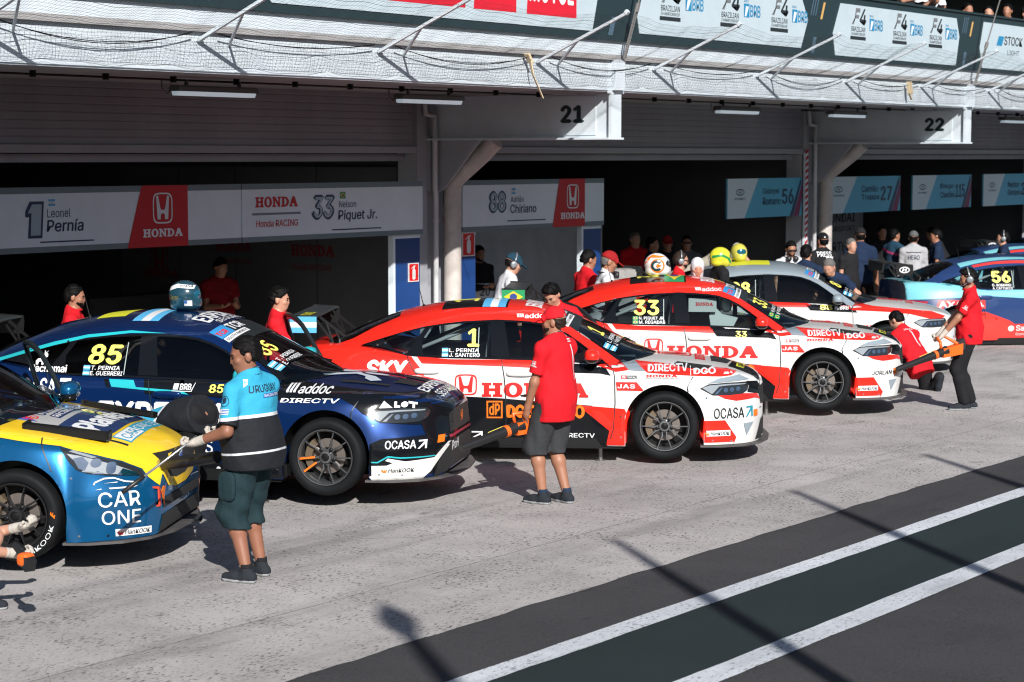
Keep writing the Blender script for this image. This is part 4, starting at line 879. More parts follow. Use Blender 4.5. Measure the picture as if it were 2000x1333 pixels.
        # antenna
        p = MB(); p.tube([(-2.42, -.08, 1.40), (-2.47, -.08, 1.60)], [.006, .003], 6); p.ball((-2.42, -.08, 1.405), .02, .02, .03, 8, 6); p.build('antenna', M_blk, s.e)
        # door shut lines
        L = [[(-.565, .905), (-.50, .87), (-.482, .80), (-.475, .55), (-.49, .30), (-.52, .2)], [(-1.575, .945), (-1.55, .8), (-1.535, .65), (-1.53, .4), (-1.54, .2)], [(-2.50, .98), (-2.44, .86), (-2.36, .76), (-2.31, .6), (-2.30, .5)]]
        if base == 'civ': L.append([(.27, .80), (.235, .745), (.215, .70), (.225, .66)])
        else: L.append([(.17, .87), (.2, .8), (.24, .72), (.27, .655)])
        g = D2()
        for l in L:
            for (a, b), (c_, d_) in zip(l, l[1:]):
                dx, dz = c_-a, d_-b; k = .0042/math.hypot(dx, dz); g.poly([(a-dz*k, b+dx*k), (c_-dz*k, d_+dx*k), (c_+dz*k, d_-dx*k), (a+dz*k, b-dx*k)])
        s.gap = g
        if door:
            d = empty('door', parent=s.e); d.location = (-.50+gx, .885, 0); d.rotation_euler = (0, 0, R(-58))
            o = [(-.06, .93), (-.20, 1.03), (-.38, 1.165), (-.52, 1.25), (-.68, 1.30), (-.85, 1.325), (-1.0, 1.325), (-1.08, 1.31), (-1.07, 1.15), (-1.04, .95)]
            p = MB(); p.tube([(x, -.10*(z-.93)/.4, z) for x, z in o], .022, 7); p.build('window_rail', I_blk, d, smooth=True)
            p = MB(); p.tube([(x*.985-.012, .02-.10*(z-.93)/.4, z-.030) for x, z in o[:-2]], .018, 6); p.build('seal', I_wht, d, smooth=True)
            p = MB(); p.prism([(0, .9), (-1.06, .95), (-1.04, .3), (-.95, .2), (0, .2)], lambda a, b: (a, -.02, b), (0, .07, 0)); p.build('door_skin', paint_, d)
    def lay(s, g, name, m, fr=SIDE, on='A', lev=1, grid=.035):
        q = {'A': s.A, 'B': s.B, 'G': s.G}[on]; bv = q.bvh if isinstance(q, Surf) else q
        if on == 'G' and s.base == 'peu':
            for i, (V_, F_) in enumerate(g.p): g.p[i] = ([(pmap(a), b) if fr in (SIDE, SIDEL) else (a, -pmap(-b)) if fr is TOP else (a, b) for a, b in V_], F_)
        return g.lay(name, m, s.glass if on == 'G' else s.e, fr, bv, .0025+.0022*lev, grid, q.nrm, 3)
    def shut(s): s.lay(s.gap, 'shut_line', I_blk, SIDE, 'B', 3.0)
    def headlight(s, fr=SIDE, bright=1):
        s.lay(D2().poly([(.335, .69), (.42, .728), (.60, .735), (.79, .73), (.815, .70), (.80, .645), (.75, .618), (.60, .615), (.46, .622)]), 'headlight', M_lens, fr, 'B', 2, .02)
        s.lay(D2().poly([(.355, .695), (.43, .716), (.60, .722), (.78, .717), (.78, .706), (.6, .708), (.52, .702), (.46, .64), (.445, .636)]), 'lamp_strip', M_lamp, fr, 'B', 2.6, .02)
        g = D2().poly([(.475, .632), (.54, .69), (.555, .69), (.505, .632)])
        for x, z in ((.585, .665), (.645, .665), (.705, .668)): g.disc(x, z, .022, .022, 14)
        s.lay(g, 'lamp_lens', M_chrome, fr, 'B', 2.6, .02)
    def flag(s, kind, x0, z0, x1, z1, on='A', fr=SIDE, lev=2.5):
        q = {'A': s.A, 'B': s.B, 'G': s.G}[on]; bv = q.bvh if isinstance(q, Surf) else q
        (flagAR if kind == 'AR' else flagBR)(x0, z0, x1, z1, s.glass if on == 'G' else s.e, fr, bv, .0025+.0022*lev, q.nrm, .03)
def hankook(g, h, x0, y0, x1, y1):
    """g lettering drawing, h flame drawing"""
    w_ = x1-x0; hh = y1-y0; g.text('HanKOOK', x0+w_*.22, y0+hh*.1, x1, y0+hh*.85, .03, .2)
    h.poly([(x0, y0+hh*.55), (x0+w_*.06, y0+hh*.1), (x0+w_*.16, y0+hh*.1), (x0+w_*.2, y0+hh*.9), (x0+w_*.12, y0+hh*.35), (x0+w_*.13, y0+hh*.85), (x0+w_*.07, y0+hh*.35), (x0+w_*.07, y0+hh*.8)])
# ------------------------------------------------------------------ the five liveries
def livery_red(c, num, n1, n2, flag, small):
    """white car with a red upper rear, black lower band and red arch panels"""
    c.lay(D2().poly([(-3.42, 1.03), (-2.96, 1.06), (-2.77, 1.06), (-2.52, .985), (-2.455, .975), (-2.375, .885), (-2.26, .69), (-2.19, .58), (-2.22, .42), (-2.4, .40), (-3.49, .40), (-3.49, 1.02)]), 'red_panel', P_red, SIDE, 'B', 1)
    c.lay(D2().poly([(-2.40, .975), (-2.35, .915), (-1.56, .893), (-1.22, .878), (-1.28, .955)]), 'red_panel', P_red, SIDE, 'B', 1)
    c.lay(D2().poly([(-.62, 2.5), (.62, 2.5), (.92, 2.48), (.92, 3.5), (-.92, 3.5), (-.92, 2.48)]), 'red_panel', P_red, TOP, 'B', 1.2)
    c.lay(D2().poly([(-2.25, .615), (-1.58, .585), (-1.2, .555), (-.70, .52), (-.53, .28), (-.55, .13), (-2.36, .13), (-2.36, .4)]), 'black_panel', P_blk, SIDE, 'B', 1)
    c.lay(D2().poly([(-.84, .525), (-.70, .515), (-.335, .49), (-.36, .13), (-.56, .13), (-.53, .28)]), 'red_panel', P_red, SIDE, 'B', 1.7)
    c.lay(D2().poly([(-1.29, .955), (-1.20, .845), (-.62, .83), (-.52, .81), (-.60, .925)]), 'black_panel', P_blk, SIDE, 'B', 1.2)
    c.lay(D2().poly([(-.66, .905), (-.47, .845), (-.35, .86), (-.46, .945), (-.60, .94)]), 'red_panel', P_red, SIDE, 'B', 1.6)
    c.lay(D2().poly([(-.46, .945), (-.30, .955), (-.19, .85), (-.34, .858)]), 'grey_panel', P_grey, SIDE, 'B', 1.6)
    c.lay(D2().poly([(-.29, .925), (.0, .905), (.23, .885), (.45, .868), (.60, .85), (.70, .825), (.64, .80), (.54, .795), (.2, .812), (-.17, .838)]), 'red_panel', P_red, SIDE, 'B', 1.6)
    c.lay(D2().poly([(.08, .895), (.12, .912), (.46, .872), (.40, .858), (.2, .872)]), 'hood_vent', M_mesh, SIDE, 'B', 2.2)
    c.lay(D2().poly([(-.47, .75), (-.27, .75), (-.20, .67), (-.46, .67)]), 'red_panel', P_red, SIDE, 'B', 1.6)
    c.lay(D2().poly([(.41, .735), (.52, .778), (.72, .80), (.82, .75), (.6, .742)]), 'grey_panel', P_grey, SIDE, 'B', 1.6)
    c.lay(D2().poly([(.50, .625), (.58, .585), (.69, .56), (.88, .565), (.93, .545), (.9, .60), (.78, .62)]), 'red_panel', P_red, SIDE, 'B', 1.6, .025)
    c.lay(D2().poly([(.37, .385), (.58, .385), (.69, .215), (.66, .14), (.33, .14)]), 'red_panel', P_red, SIDE, 'B', 1.6)
    c.lay(D2().poly([(.76, .345), (.86, .35), (.79, .225)]), 'grey_panel', P_grey, SIDE, 'B', 1.6, .025)
    c.lay(D2().poly([(-.62, .17), (.62, .17), (.5, .36), (.34, .40), (-.34, .40), (-.5, .36)]), 'lower_intake', M_mesh, FRONT, 'B', 1.8)
    c.lay(D2().poly([(-.44, .50), (.44, .50), (.40, .66), (.3, .69), (-.3, .69), (-.40, .66)]), 'grille', M_mesh, FRONT, 'B', 1.8)
    c.lay(D2().poly([(-.40, -.62), (-.44, -.80), (-.40, -.93), (.40, -.93), (.44, -.80), (.40, -.62), (0, -.68)]), 'black_panel', P_blk, TOP, 'B', 1.4)
    c.lay(D2().poly([(-.27, -.46), (.27, -.46), (.24, -.62), (0, -.66), (-.24, -.62)]), 'hood_vent', M_mesh, TOP, 'B', 1.9)
    c.lay(D2().poly([(-.30, -.70), (.05, -.73), (.05, -.80), (-.28, -.78)]), 'plate', I_lime, TOP, 'B', 2.2)
    c.lay(D2().text('TOMASI', -.26, -.785, .02, -.725, .03), 'lettering', I_blk, TOP, 'B', 2.8)
    c.lay(D2().hmark(0, -.10, .34, .34).slab('HONDA', -.30, -.40, .30, -.30), 'lettering', I_red, TOP, 'B', 2)
    c.lay(D2().slab('HONDA', -.35, 1.22, .35, 1.38), 'lettering', I_wht, TOP, 'G', 3.4)
    c.lay(D2().poly([(-.45, 1.55), (.45, 1.55), (.45, 2.2), (-.45, 2.2)]), 'roof_panel', P_blk, TOP, 'G', 3)
    c.lay(D2().text(num, -.2, 1.86, .2, 2.12, .05), 'number', I_num, TOP, 'G', 3.8)
    c.flag(flag, -.45, 1.57, .45, 1.80, 'G', TOP, 3.8)
    # side lettering
    c.lay(D2().slab('HONDA', -1.765, .60, -.735, .735), 'lettering', I_red, SIDE, 'B', 2.3)
    c.lay(D2().hmark(-1.92, .715, .215, .20), 'emblem', I_red, SIDE, 'B', 2.3)
    c.lay(D2().text('SKY', -2.90, .77, -2.48, .945, .09, .15), 'lettering', I_wht, SIDE, 'B', 2.3)
    c.lay(D2().text('DOUBLEPRO', -1.53, .395, -.77, .525, .09), 'lettering', I_org, SIDE, 'B', 2.3)
    c.lay(D2().rect(-1.72, .39, -1.565, .56).shear(0), 'emblem', I_org, SIDE, 'B', 2.0)
    c.lay(D2().rect(-1.705, .405, -1.58, .545), 'emblem', P_blk, SIDE, 'B', 2.4)
    c.lay(D2().text('dP', -1.695, .42, -1.59, .535, .05), 'lettering', I_org, SIDE, 'B', 3)
    c.lay(D2().text('DIRECTV', -1.02, .205, -.67, .25, .03), 'lettering', I_wht, SIDE, 'B', 2.3)
    c.lay(D2().text('OCASA', -2.25, .19, -1.9, .26, .03).arrow(-1.88, .19, -1.76, .26, .014), 'lettering', I_wht, SIDE, 'B', 2.3)
    c.lay(D2().text('DIRECTV', -.165, .845, .22, .90, .05), 'lettering', I_wht, SIDE, 'B', 2.4)
    c.lay(D2().text('DGO', .275, .82, .49, .868, .06).rect(.243, .812, .250, .882), 'lettering', I_wht, SIDE, 'B', 2.4)
    c.lay(D2().rect(-.42, .782, -.37, .815), 'sticker', I_red, SIDE, 'B', 2); c.lay(D2().rect(-.37, .782, -.27, .812), 'sticker', I_blk, SIDE, 'B', 2)
    c.lay(D2().text('6', -.41, .786, -.38, .812, .03).text('TOTAL', -.362, .785, -.278, .80, .03), 'lettering', I_wht, SIDE, 'B', 2.6)
    c.lay(D2().slab('HONDA', -.18, .797, .12, .818), 'lettering', I_red, SIDE, 'B', 2); c.lay(D2().text('Serviços Financeiros', -.18, .778, .125, .793, .0), 'lettering', I_blk, SIDE, 'B', 2)
    c.lay(D2().text('JAS', -.455, .69, -.285, .73, .05, 0, 1.1), 'lettering', I_wht, SIDE, 'B', 2.4)
    c.lay(D2().rect(.375, .235, .63, .29), 'sticker', I_wht, SIDE, 'B', 2.2, .025)
    g = D2(); h = D2(); hankook(g, h, .385, .238, .625, .286); c.lay(g, 'lettering', I_blk, SIDE, 'B', 2.7, .025); c.lay(h, 'lettering', I_org, SIDE, 'B', 2.7, .025)
    # window numbers
    nx0 = -1.915 if len(num) == 1 else -2.15
    c.lay(D2().text(num, nx0, 1.07, -1.80 if len(num) == 1 else -1.86, 1.24, .05), 'number', I_num, SIDE, 'G', 2.4)
    c.lay(D2().text(n1, -2.09, 1.02, -1.80, 1.055, .03).text(n2, -2.09, .975, -1.79, 1.012, .03), 'lettering', I_wht, SIDE, 'G', 2.4)
    c.flag(flag, -2.16, 1.018, -2.10, 1.058, 'G'); c.flag(flag, -2.16, .975, -2.10, 1.013, 'G')
    if small: c.lay(D2().text(num, -.99, .835, -.86, .90, .05), 'number', I_num, SIDE, 'B', 2.4)
    c.lay(D2().text('addoc', -1.37, 1.335, -1.14, 1.375, .04, -.1).rect(-1.44, 1.345, -1.42, 1.375, -.01).rect(-1.415, 1.345, -1.395, 1.375, -.01).rect(-1.39, 1.345, -1.375, 1.375, -.01), 'lettering', I_wht, SIDE, 'G', 2.4)
    wind(c, num, n1, n2, flag)
    c.headlight(); c.lay(D2().poly([(.79, .735), (.9, .72), (.955, .64), (.95, .585), (.80, .63), (.82, .69)]), 'black_panel', P_blk, SIDE, 'B', 1.5, .02)
    c.shut()
def wind(c, num, n1, n2, flag):
    c.lay(D2().text(num, -.42 if len(num) == 1 else -.52, .10, -.30 if len(num) == 1 else -.26, .28, .05), 'number', I_num, WIND, 'G', 1.5)
    c.lay(D2().text(n1, -.50, .0, -.12, .045, .03).text(n2, -.50, -.07, -.12, -.02, .03), 'lettering', I_wht, WIND, 'G', 1.5)
    c.flag(flag, -.62, -.005, -.53, .05, 'G', WIND, 1.4); c.flag(flag, -.62, -.075, -.53, -.018, 'G', WIND, 1.4)
    c.lay(D2().poly([(-.60, .44), (-.15, .44), (-.15, .50), (-.59, .50)]), 'sticker', I_wht, WIND, 'G', 2.4)
    c.lay(D2().poly([(-.60, .505), (-.35, .505), (-.35, .64), (-.59, .64)]), 'sticker', mat('sticker_blue', (.03, .25, .55), .4), WIND, 'G', 2.4)
    c.lay(D2().text('TCR', -.34, .52, -.05, .63, .06), 'lettering', I_wht, WIND, 'G', 2.4)
    c.lay(D2().text('TCR', -.585, .53, -.42, .59, .06), 'lettering', I_red, WIND, 'G', 3)
    c.lay(D2().text('SOUTH AMERICA', -.58, .455, -.18, .485, .02), 'lettering', I_blk, WIND, 'G', 3)
def car_at(wx, wy, D_, psi, dz=0):
    """pose from the front right wheel's place in the view: returns the origin on the car's centre line and its heading"""
    F = 4000.; f = CAM.matrix_world
    m = CAM.rotation_euler.to_matrix(); fw = -m.col[2]; rt = m.col[0]; up = m.col[1]
    k = CAR_K; D_ = D_*k
    P = Vector(CAM.location)+(fw+rt*((wx-1000)/F)-up*((wy-666.5)/F))*D_
    hd = math.atan2(fw.y, fw.x)-R(90)-R(psi); fx = Vector((math.cos(hd), math.sin(hd), 0)); ly = Vector((-fx.y, fx.x, 0))
    o = P+ly*.95*k; o.z = P.z-.33*k+dz
    return tuple(o), math.degrees(hd)
CARS = {}
def mk(key, label, pose, *a, **k):
    (o, h) = car_at(*pose); c = Car('race_car', label, o, h, *a, **k); CARS[key] = c; return c
c = mk('1', 'red and white race car with number 1 and a light blue flag on its roof', (1298, 833, 19.7, 4), P_wht, M_carbon, roofp=P_red, mirror=P_red, wing_col=None)
livery_red(c, '1', 'L. PERNIA', 'J. SANTERO', 'AR', False)
c.lay(D2().text('OCASA', .47, .40, .765, .50, .025), 'lettering', I_blk, SIDE, 'B', 2.3, .025); c.lay(D2().arrow(.78, .405, .85, .50, .014), 'lettering', mat('decal_teal', (.02, .25, .33), .4), SIDE, 'B', 2.3, .025)
c.lay(D2().rect(.86, .40, .90, .46), 'tow_mark', I_org, SIDE, 'B', 2.5, .02)
flagAR(-3.675, 1.19, -3.41, 1.35, c.e, ((0, -.711, 0), (1, 0, 0), (0, 0, 1), (0, -1, 0)), off=.002)
D2().text('TOMASI', -.62, 3.49, -.2, 3.6, .05).lay('lettering', I_lime, c.e, ((0, 0, 1.353), (0, 1, 0), (-1, 0, 0), (0, 0, 1)), off=.002)
c = mk('33', 'red and white race car with number 33 and a white helmet on its roof', (1606.6, 747, 23.3, 4), P_wht, M_carbon, roofp=P_red, mirror=P_red)
livery_red(c, '33', 'N. PIQUET JR.', 'M. REGADAS', 'BR', True)
c.lay(D2().text('JORLAN', .565, .41, .80, .455, .02, .2), 'lettering', I_blk, SIDE, 'B', 2.3, .025)
c.lay(D2().rect(.82, .40, .86, .47), 'tow_mark', I_org, SIDE, 'B', 2.5, .02)
flagBR(-3.675, 1.19, -3.41, 1.35, c.e, ((0, -.711, 0), (1, 0, 0), (0, 0, 1), (0, -1, 0)), off=.002)
p = MB()                                                        # window net and seat shield seen through the side glass
p.box(-1.52, -.62, 1.10, -1.2, -.60, 1.26); net_ = p.build('window_net', mat('net_white', (.62, .62, .60), .8), c.e)
D2().slab('HONDA', -1.44, 1.17, -1.24, 1.21).lay('lettering', I_red, net_, ((0, -.621, 0), (1, 0, 0), (0, 0, 1), (0, -1, 0)), off=.002)
p = MB(); p.prism([(-1.22, 1.16), (-1.13, 1.07), (-.95, 1.03), (-1.0, .93), (-1.26, .93), (-1.28, 1.05)], lambda a, b: (a, -.56, b), (0, .04, 0)); p.ball((-1.08, -.40, 1.2), .07, .10, .12, 12, 8, e=.8)
p.build('seat_shield', mat('shield_white', (.66, .68, .66), .6), c.e)
c = mk('88', 'grey and white race car with number 88 behind the car with number 33', (1735, 682, 28.0, 5), P_wht, M_carbon, roofp=P_grey, mirror=P_grey)
c.lay(D2().poly([(-3.45, 1.0), (-2.96, 1.06), (-2.52, .985), (-1.55, .952), (-1.1, .94), (-1.0, .885), (-2.3, .90), (-3.45, .7)]), 'red_panel', P_red, SIDE, 'B', 1)
c.lay(D2().poly([(-.66, .91), (-.47, .85), (.0, .83), (.3, .80), (.55, .74), (.72, .70), (.80, .76), (.6, .83), (.3, .86), (-.2, .90), (-.46, .945), (-.60, .94)]), 'red_panel', P_red, SIDE, 'B', 1.5)
c.lay(D2().poly([(-1.15, .95), (-1.06, .85), (-.42, .82), (-.52, .93)]), 'black_panel', P_blk, SIDE, 'B', 1.8)
c.lay(D2().text('88', -.93, .855, -.76, .92, .06), 'number', I_num, SIDE, 'B', 2.5); c.lay(D2().text('BRB', -.66, .86, -.54, .905, .04).rect(-.73, .86, -.68, .905), 'lettering', I_wht, SIDE, 'B', 2.5)
c.lay(D2().text('88', -2.15, 1.05, -1.88, 1.22, .07), 'number', I_num, SIDE, 'G', 2.4); c.lay(D2().text('A. CHIRIANO', -2.14, 1.0, -1.84, 1.035, .03).text('F. MONGE', -2.1, .955, -1.84, .99, .03), 'lettering', I_wht, SIDE, 'G', 2.4)
c.lay(D2().text('JAS', -.36, .63, -.22, .66, .02), 'lettering', I_red, SIDE, 'B', 2.4)
c.lay(D2().hmark(0, -.10, .34, .34), 'lettering', I_red, TOP, 'B', 2); c.lay(D2().slab('HONDA', -.30, -.40, .30, -.30), 'lettering', I_red, TOP, 'B', 2)
c.lay(D2().poly([(-.4, 1.6), (.4, 1.6), (.4, 2.2), (-.4, 2.2)]), 'roof_panel', I_lime, TOP, 'G', 3)
c.lay(D2().poly([(-.62, .17), (.62, .17), (.5, .36), (-.5, .36)]), 'lower_intake', M_mesh, FRONT, 'B', 1.8)
wind(c, '88', 'A. CHIRIANO', 'F. MONGE', 'AR'); c.headlight(); c.shut()
# blue car 85
c = mk('85', 'dark blue race car with number 85 and a dark helmet on its roof', (635, 894, 17.22, 10.5), P_blue, M_carbon, mirror=P_teal)
c.lay(D2().poly([(-3.2, 1.02), (-3.0, 1.065), (-2.75, 1.14), (-2.5, 1.21), (-2.2, 1.28), (-1.81, 1.325), (-1.48, 1.327), (-1.81, 1.345), (-2.2, 1.305), (-2.5, 1.24), (-2.75, 1.17), (-3.0, 1.095), (-3.2, 1.05)]), 'teal_stripe', P_teal, SIDE, 'G', 2)
c.lay(D2().poly(DLO), 'side_glass_film', glass('film_black', (.06, .065, .07)), SIDE, 'G', .3)
c.lay(D2().poly([(-1.62, .95), (-1.60, .83), (-1.21, .835), (-.8, .80), (-.47, .80), (-.50, .90), (-.56, .935)]), 'black_panel', P_blk, SIDE, 'B', 1)
c.lay(D2().poly([(-1.93, .945), (-1.71, .94), (-1.68, .885), (-1.27, .862), (-1.21, .832), (-1.9, .885)]), 'teal_panel', P_teal, SIDE, 'B', 1.6)
c.lay(D2().poly([(-1.98, .945), (-1.94, .945), (-1.91, .88), (-1.945, .88)]), 'black_panel', P_blk, SIDE, 'B', 1.6)
c.lay(D2().poly([(-.50, .80), (-.22, .805), (.11, .828), (.23, .77), (.31, .70), (.47, .625), (.72, .595), (.97, .57), (.97, .80), (.7, .84), (.3, .875), (-.5, .945)]), 'black_panel', P_blk, SIDE, 'B', 1)
c.lay(D2().poly([(.33, .42), (.36, .44), (.47, .49), (.93, .515), (.97, .57), (.97, .13), (.33, .13)]), 'black_panel', P_blk, SIDE, 'B', 1)
c.lay(D2().poly([(-2.36, .25), (-.36, .25), (-.36, .12), (-2.36, .12)]), 'black_panel', P_blk, SIDE, 'B', 1)
c.lay(D2().poly([(-2.36, .31), (-1.3, .31), (-1.25, .25), (-2.36, .25)]), 'teal_panel', P_teal, SIDE, 'B', 1.5)
c.lay(D2().poly([(-.65, .15), (.65, .15), (.55, .40), (.30, .43), (-.30, .43), (-.55, .40)]), 'lower_intake', M_mesh, FRONT, 'B', 1.8)
c.lay(D2().poly([(-.72, .13), (.72, .13), (.66, .75), (-.66, .75)]), 'black_panel', P_blk, FRONT, 'B', .8)
c.lay(D2().poly([(-.40, .50), (.40, .50), (.36, .65), (.3, .69), (-.3, .69), (-.36, .65)]), 'grille', M_mesh, FRONT, 'B', 2.0)
c.lay(D2().text('ProH', -.40, .34, -.12, .42, .02, .2), 'lettering', I_wht, FRONT, 'B', 2.6)
c.lay(D2().hmark(0, .60, .09, .09), 'emblem', M_chrome, FRONT, 'B', 2.8)
c.lay(D2().rect(-.42, .455, .42, .478), 'red_line', mat('trim_maroon', (.3, .02, .05), .3), FRONT, 'B', 2)
c.lay(D2().poly([(-.30, -.44), (-.06, -.46), (-.06, -.66), (-.26, -.62)], [(.06, -.46), (.30, -.44), (.26, -.62), (.06, -.66)]), 'hood_vent', M_mesh, TOP, 'B', 1.9)
c.lay(D2().poly([(-.52, -.02), (-.44, -.02), (-.40, -.44), (-.47, -.42)], [(.52, -.02), (.44, -.02), (.40, -.44), (.47, -.42)]), 'hood_vent', M_mesh, TOP, 'B', 1.9)
g = D2(); g.poly([(-.28, .18), (-.20, .05), (-.14, -.05), (-.05, -.10), (.0, -.06), (-.08, .0), (-.14, .12), (-.22, .22)]).disc(.02, .06, .05, .10, 16).disc(-.02, -.22, .05, .11, 16).poly([(-.38, -.25), (-.30, -.33), (-.16, -.24), (-.06, -.05), (-.12, -.04), (-.2, -.16), (-.3, -.18)]).ring(.14, -.02, .09, .16, .045)
c.lay(g, 'emblem', mat('decal_silver', (.50, .54, .60), .4), TOP, 'B', 2)
c.lay(D2().poly([(.28, .18), (.36, .18), (.40, -.36), (.22, -.42), (.34, -.25)]), 'red_arrow', I_red, TOP, 'B', 2)
c.lay(D2().text('EXPERTA', -.36, -.755, .36, -.655, .05).text('SEGUROS', -.28, -.87, .28, -.785, .01), 'lettering', I_wht, TOP, 'B', 2.2)
c.lay(D2().text('EXPERTA', -.40, 1.19, .45, 1.36, .06).text('SEGUROS', -.30, 1.12, .40, 1.18, .01), 'lettering', I_wht, TOP, 'G', 3.4)
c.lay(D2().poly([(-.50, 1.62), (.50, 1.62), (.50, 1.70), (-.50, 1.70)], [(-.50, 1.78), (.50, 1.78), (.50, 1.86), (-.50, 1.86)]), 'roof_stripe', MATS['flag_sky'], TOP, 'G', 3.2); c.lay(D2().rect(-.5, 1.70, .5, 1.78), 'roof_stripe', I_wht, TOP, 'G', 3.2)
c.lay(D2().rect(-.35, 1.98, .35, 2.25), 'roof_panel', I_lime, TOP, 'G', 3)
c.lay(D2().text('85', -2.15, 1.065, -1.845, 1.23, .06, .12), 'number', I_num, SIDE, 'G', 2.4)
c.lay(D2().text('T. PERNIA', -2.11, 1.018, -1.85, 1.052, .03, .1).text('E. GUERRERI', -2.115, .972, -1.82, 1.008, .03, .1), 'lettering', I_wht, SIDE, 'G', 2.4)
c.flag('AR', -2.18, 1.018, -2.12, 1.055, 'G'); c.flag('AR', -2.18, .972, -2.12, 1.01, 'G')
c.lay(D2().text('Cachamai', -2.68, .99, -2.33, 1.055, .06), 'lettering', I_wht, SIDE, 'G', 2.4)
g = D2().poly([(-2.625, 1.05), (-2.605, 1.05), (-2.60, 1.075), (-2.575, 1.075), (-2.575, 1.05), (-2.555, 1.05), (-2.548, 1.105), (-2.528, 1.118), (-2.53, 1.14), (-2.545, 1.145), (-2.53, 1.17), (-2.55, 1.15), (-2.57, 1.17), (-2.565, 1.14), (-2.575, 1.105), (-2.615, 1.10), (-2.632, 1.08)])
c.lay(g, 'emblem', I_wht, SIDE, 'G', 2.4)
c.lay(D2().text('OCASA', -2.80, .80, -2.40, .945, .04).arrow(-2.38, .80, -2.27, .945, .028), 'lettering', I_wht, SIDE, 'B', 2)
c.lay(D2().text('EXPERTA', -2.03, .53, -.86, .765, .06, .08), 'lettering', I_wht, SIDE, 'B', 2)
c.lay(D2().text('SEGUROS', -1.60, .33, -1.0, .46, .02), 'lettering', I_wht, SIDE, 'B', 2)
c.lay(D2().text('ALOT', -1.0, .15, -.7, .22, .08), 'lettering', I_wht, SIDE, 'B', 2)
c.lay(D2().text('BRB', -1.29, .87, -1.185, .92, .05, .15).poly([(-1.35, .872), (-1.305, .872), (-1.295, .92), (-1.34, .92)], [(-1.36, .862), (-1.19, .862), (-1.155, .928), (-1.15, .928), (-1.183, .856), (-1.36, .856)]), 'lettering', I_wht, SIDE, 'B', 2)
c.lay(D2().text('85', -1.03, .85, -.90, .918, .05, .1), 'number', I_num, SIDE, 'B', 2)
c.lay(D2().text('addoc', -.26, .852, .02, .912, .03).rect(-.36, .86, -.34, .915, -.012).rect(-.33, .86, -.31, .915, -.012).rect(-.3, .86, -.28, .915, -.012), 'lettering', I_wht, SIDE, 'B', 2)
c.lay(D2().text('DIRECTV', -.40, .782, .115, .818, .035, .15), 'lettering', I_wht, SIDE, 'B', 2.4)
g = D2().poly([(.44, .742), (.545, .742), (.475, .80)], [(.555, .742), (.60, .742), (.60, .758), (.575, .762), (.575, .79), (.555, .792)], [(.66, .79), (.725, .775), (.725, .758), (.708, .762), (.708, .73), (.69, .733), (.69, .766), (.66, .772)]).disc(.632, .765, .026, .023)
c.lay(g, 'lettering', I_wht, SIDE, 'B', 2.4, .02)
c.lay(D2().text('OCASA', .505, .405, .745, .475, .03).arrow(.755, .40, .82, .47, .013), 'lettering', I_wht, SIDE, 'B', 2.4, .02)
c.lay(D2().poly([(.34, .297), (.45, .292), (.53, .338), (.63, .325), (.88, .325), (.875, .334), (.63, .336), (.53, .350), (.448, .303), (.34, .307)]), 'teal_line', P_teal, SIDE, 'B', 2, .025)
c.lay(D2().poly([(.345, .27), (.52, .27), (.57, .29), (.51, .31), (.53, .33), (.67, .30), (.87, .315), (.965, .45), (.985, .45), (.845, .20), (.78, .14), (.33, .14)]), 'white_panel', P_wht, SIDE, 'B', 2, .025)
g = D2(); h = D2(); hankook(g, h, .475, .205, .735, .25); c.lay(g, 'lettering', I_blk, SIDE, 'B', 2.7, .025); c.lay(h, 'lettering', I_org, SIDE, 'B', 2.7, .025)
c.lay(D2().rect(.885, .43, .925, .49), 'tow_mark', I_org, SIDE, 'B', 2.7, .02)
wind(c, '85', 'T. PERNIA', 'E. GUERRERI', 'AR'); c.headlight(); c.shut()
p = MB()                                                        # two repainted spokes
for a in (180, 210): p.bar((.09*math.cos(R(a)), .012, .09*math.sin(R(a))), (.222*math.cos(R(a+4)), .006, .222*math.sin(R(a+4))), .014, .016)
p.build('red_spoke', I_org, [q for q in c.e.children if q.name.startswith('wheel')][0])
# yellow and blue car at the left edge
c = mk('y', 'yellow and blue race car cut by the left edge, CAR ONE on its bumper', (29, 1009, 14.5, 6), P_pb, M_carbon, base='peu', gx=.30, rim=M_rimb, mirror=P_pb)
c.lay(D2().poly([(-.74, .60), (-.85, .30), (-.85, .05), (-.83, -.22), (-.72, -.40), (-.60, -.62), (-.44, -.87), (-.34, -.94), (.34, -.94), (.44, -.87), (.60, -.62), (.72, -.40), (.83, -.22), (.85, .05), (.85, .30), (.74, .60)]), 'yellow_hood', P_yel, TOP, 'B', 1)
c.lay(D2().poly([(-.30, .905), (.0, .862), (.31, .822), (.40, .792), (.55, .748), (.70, .698), (.82, .63), (.86, .57), (.93, .50), (.94, .75), (.8, .84), (.5, .92), (.0, .975), (-.3, .97)]), 'yellow_side', P_yel, SIDE, 'B', 1.3, .025)
c.lay(D2().poly([(-.50, .56), (-.50, .20), (-.53, -.17), (.53, -.17), (.50, .20), (.50, .56)]), 'white_panel', P_silver, TOP, 'B', 1.6)
c.lay(D2().poly([(-.53, -.17), (-.55, -.48), (-.54, -.53), (-.35, -.555), (0, -.56), (.35, -.555), (.54, -.53), (.55, -.48), (.53, -.17)]), 'navy_panel', P_nav, TOP, 'B', 2.1)
c.lay(D2().text('Planeta', -.44, -.47, .46, -.25, .07), 'lettering', I_wht, TOP, 'B', 2.7)
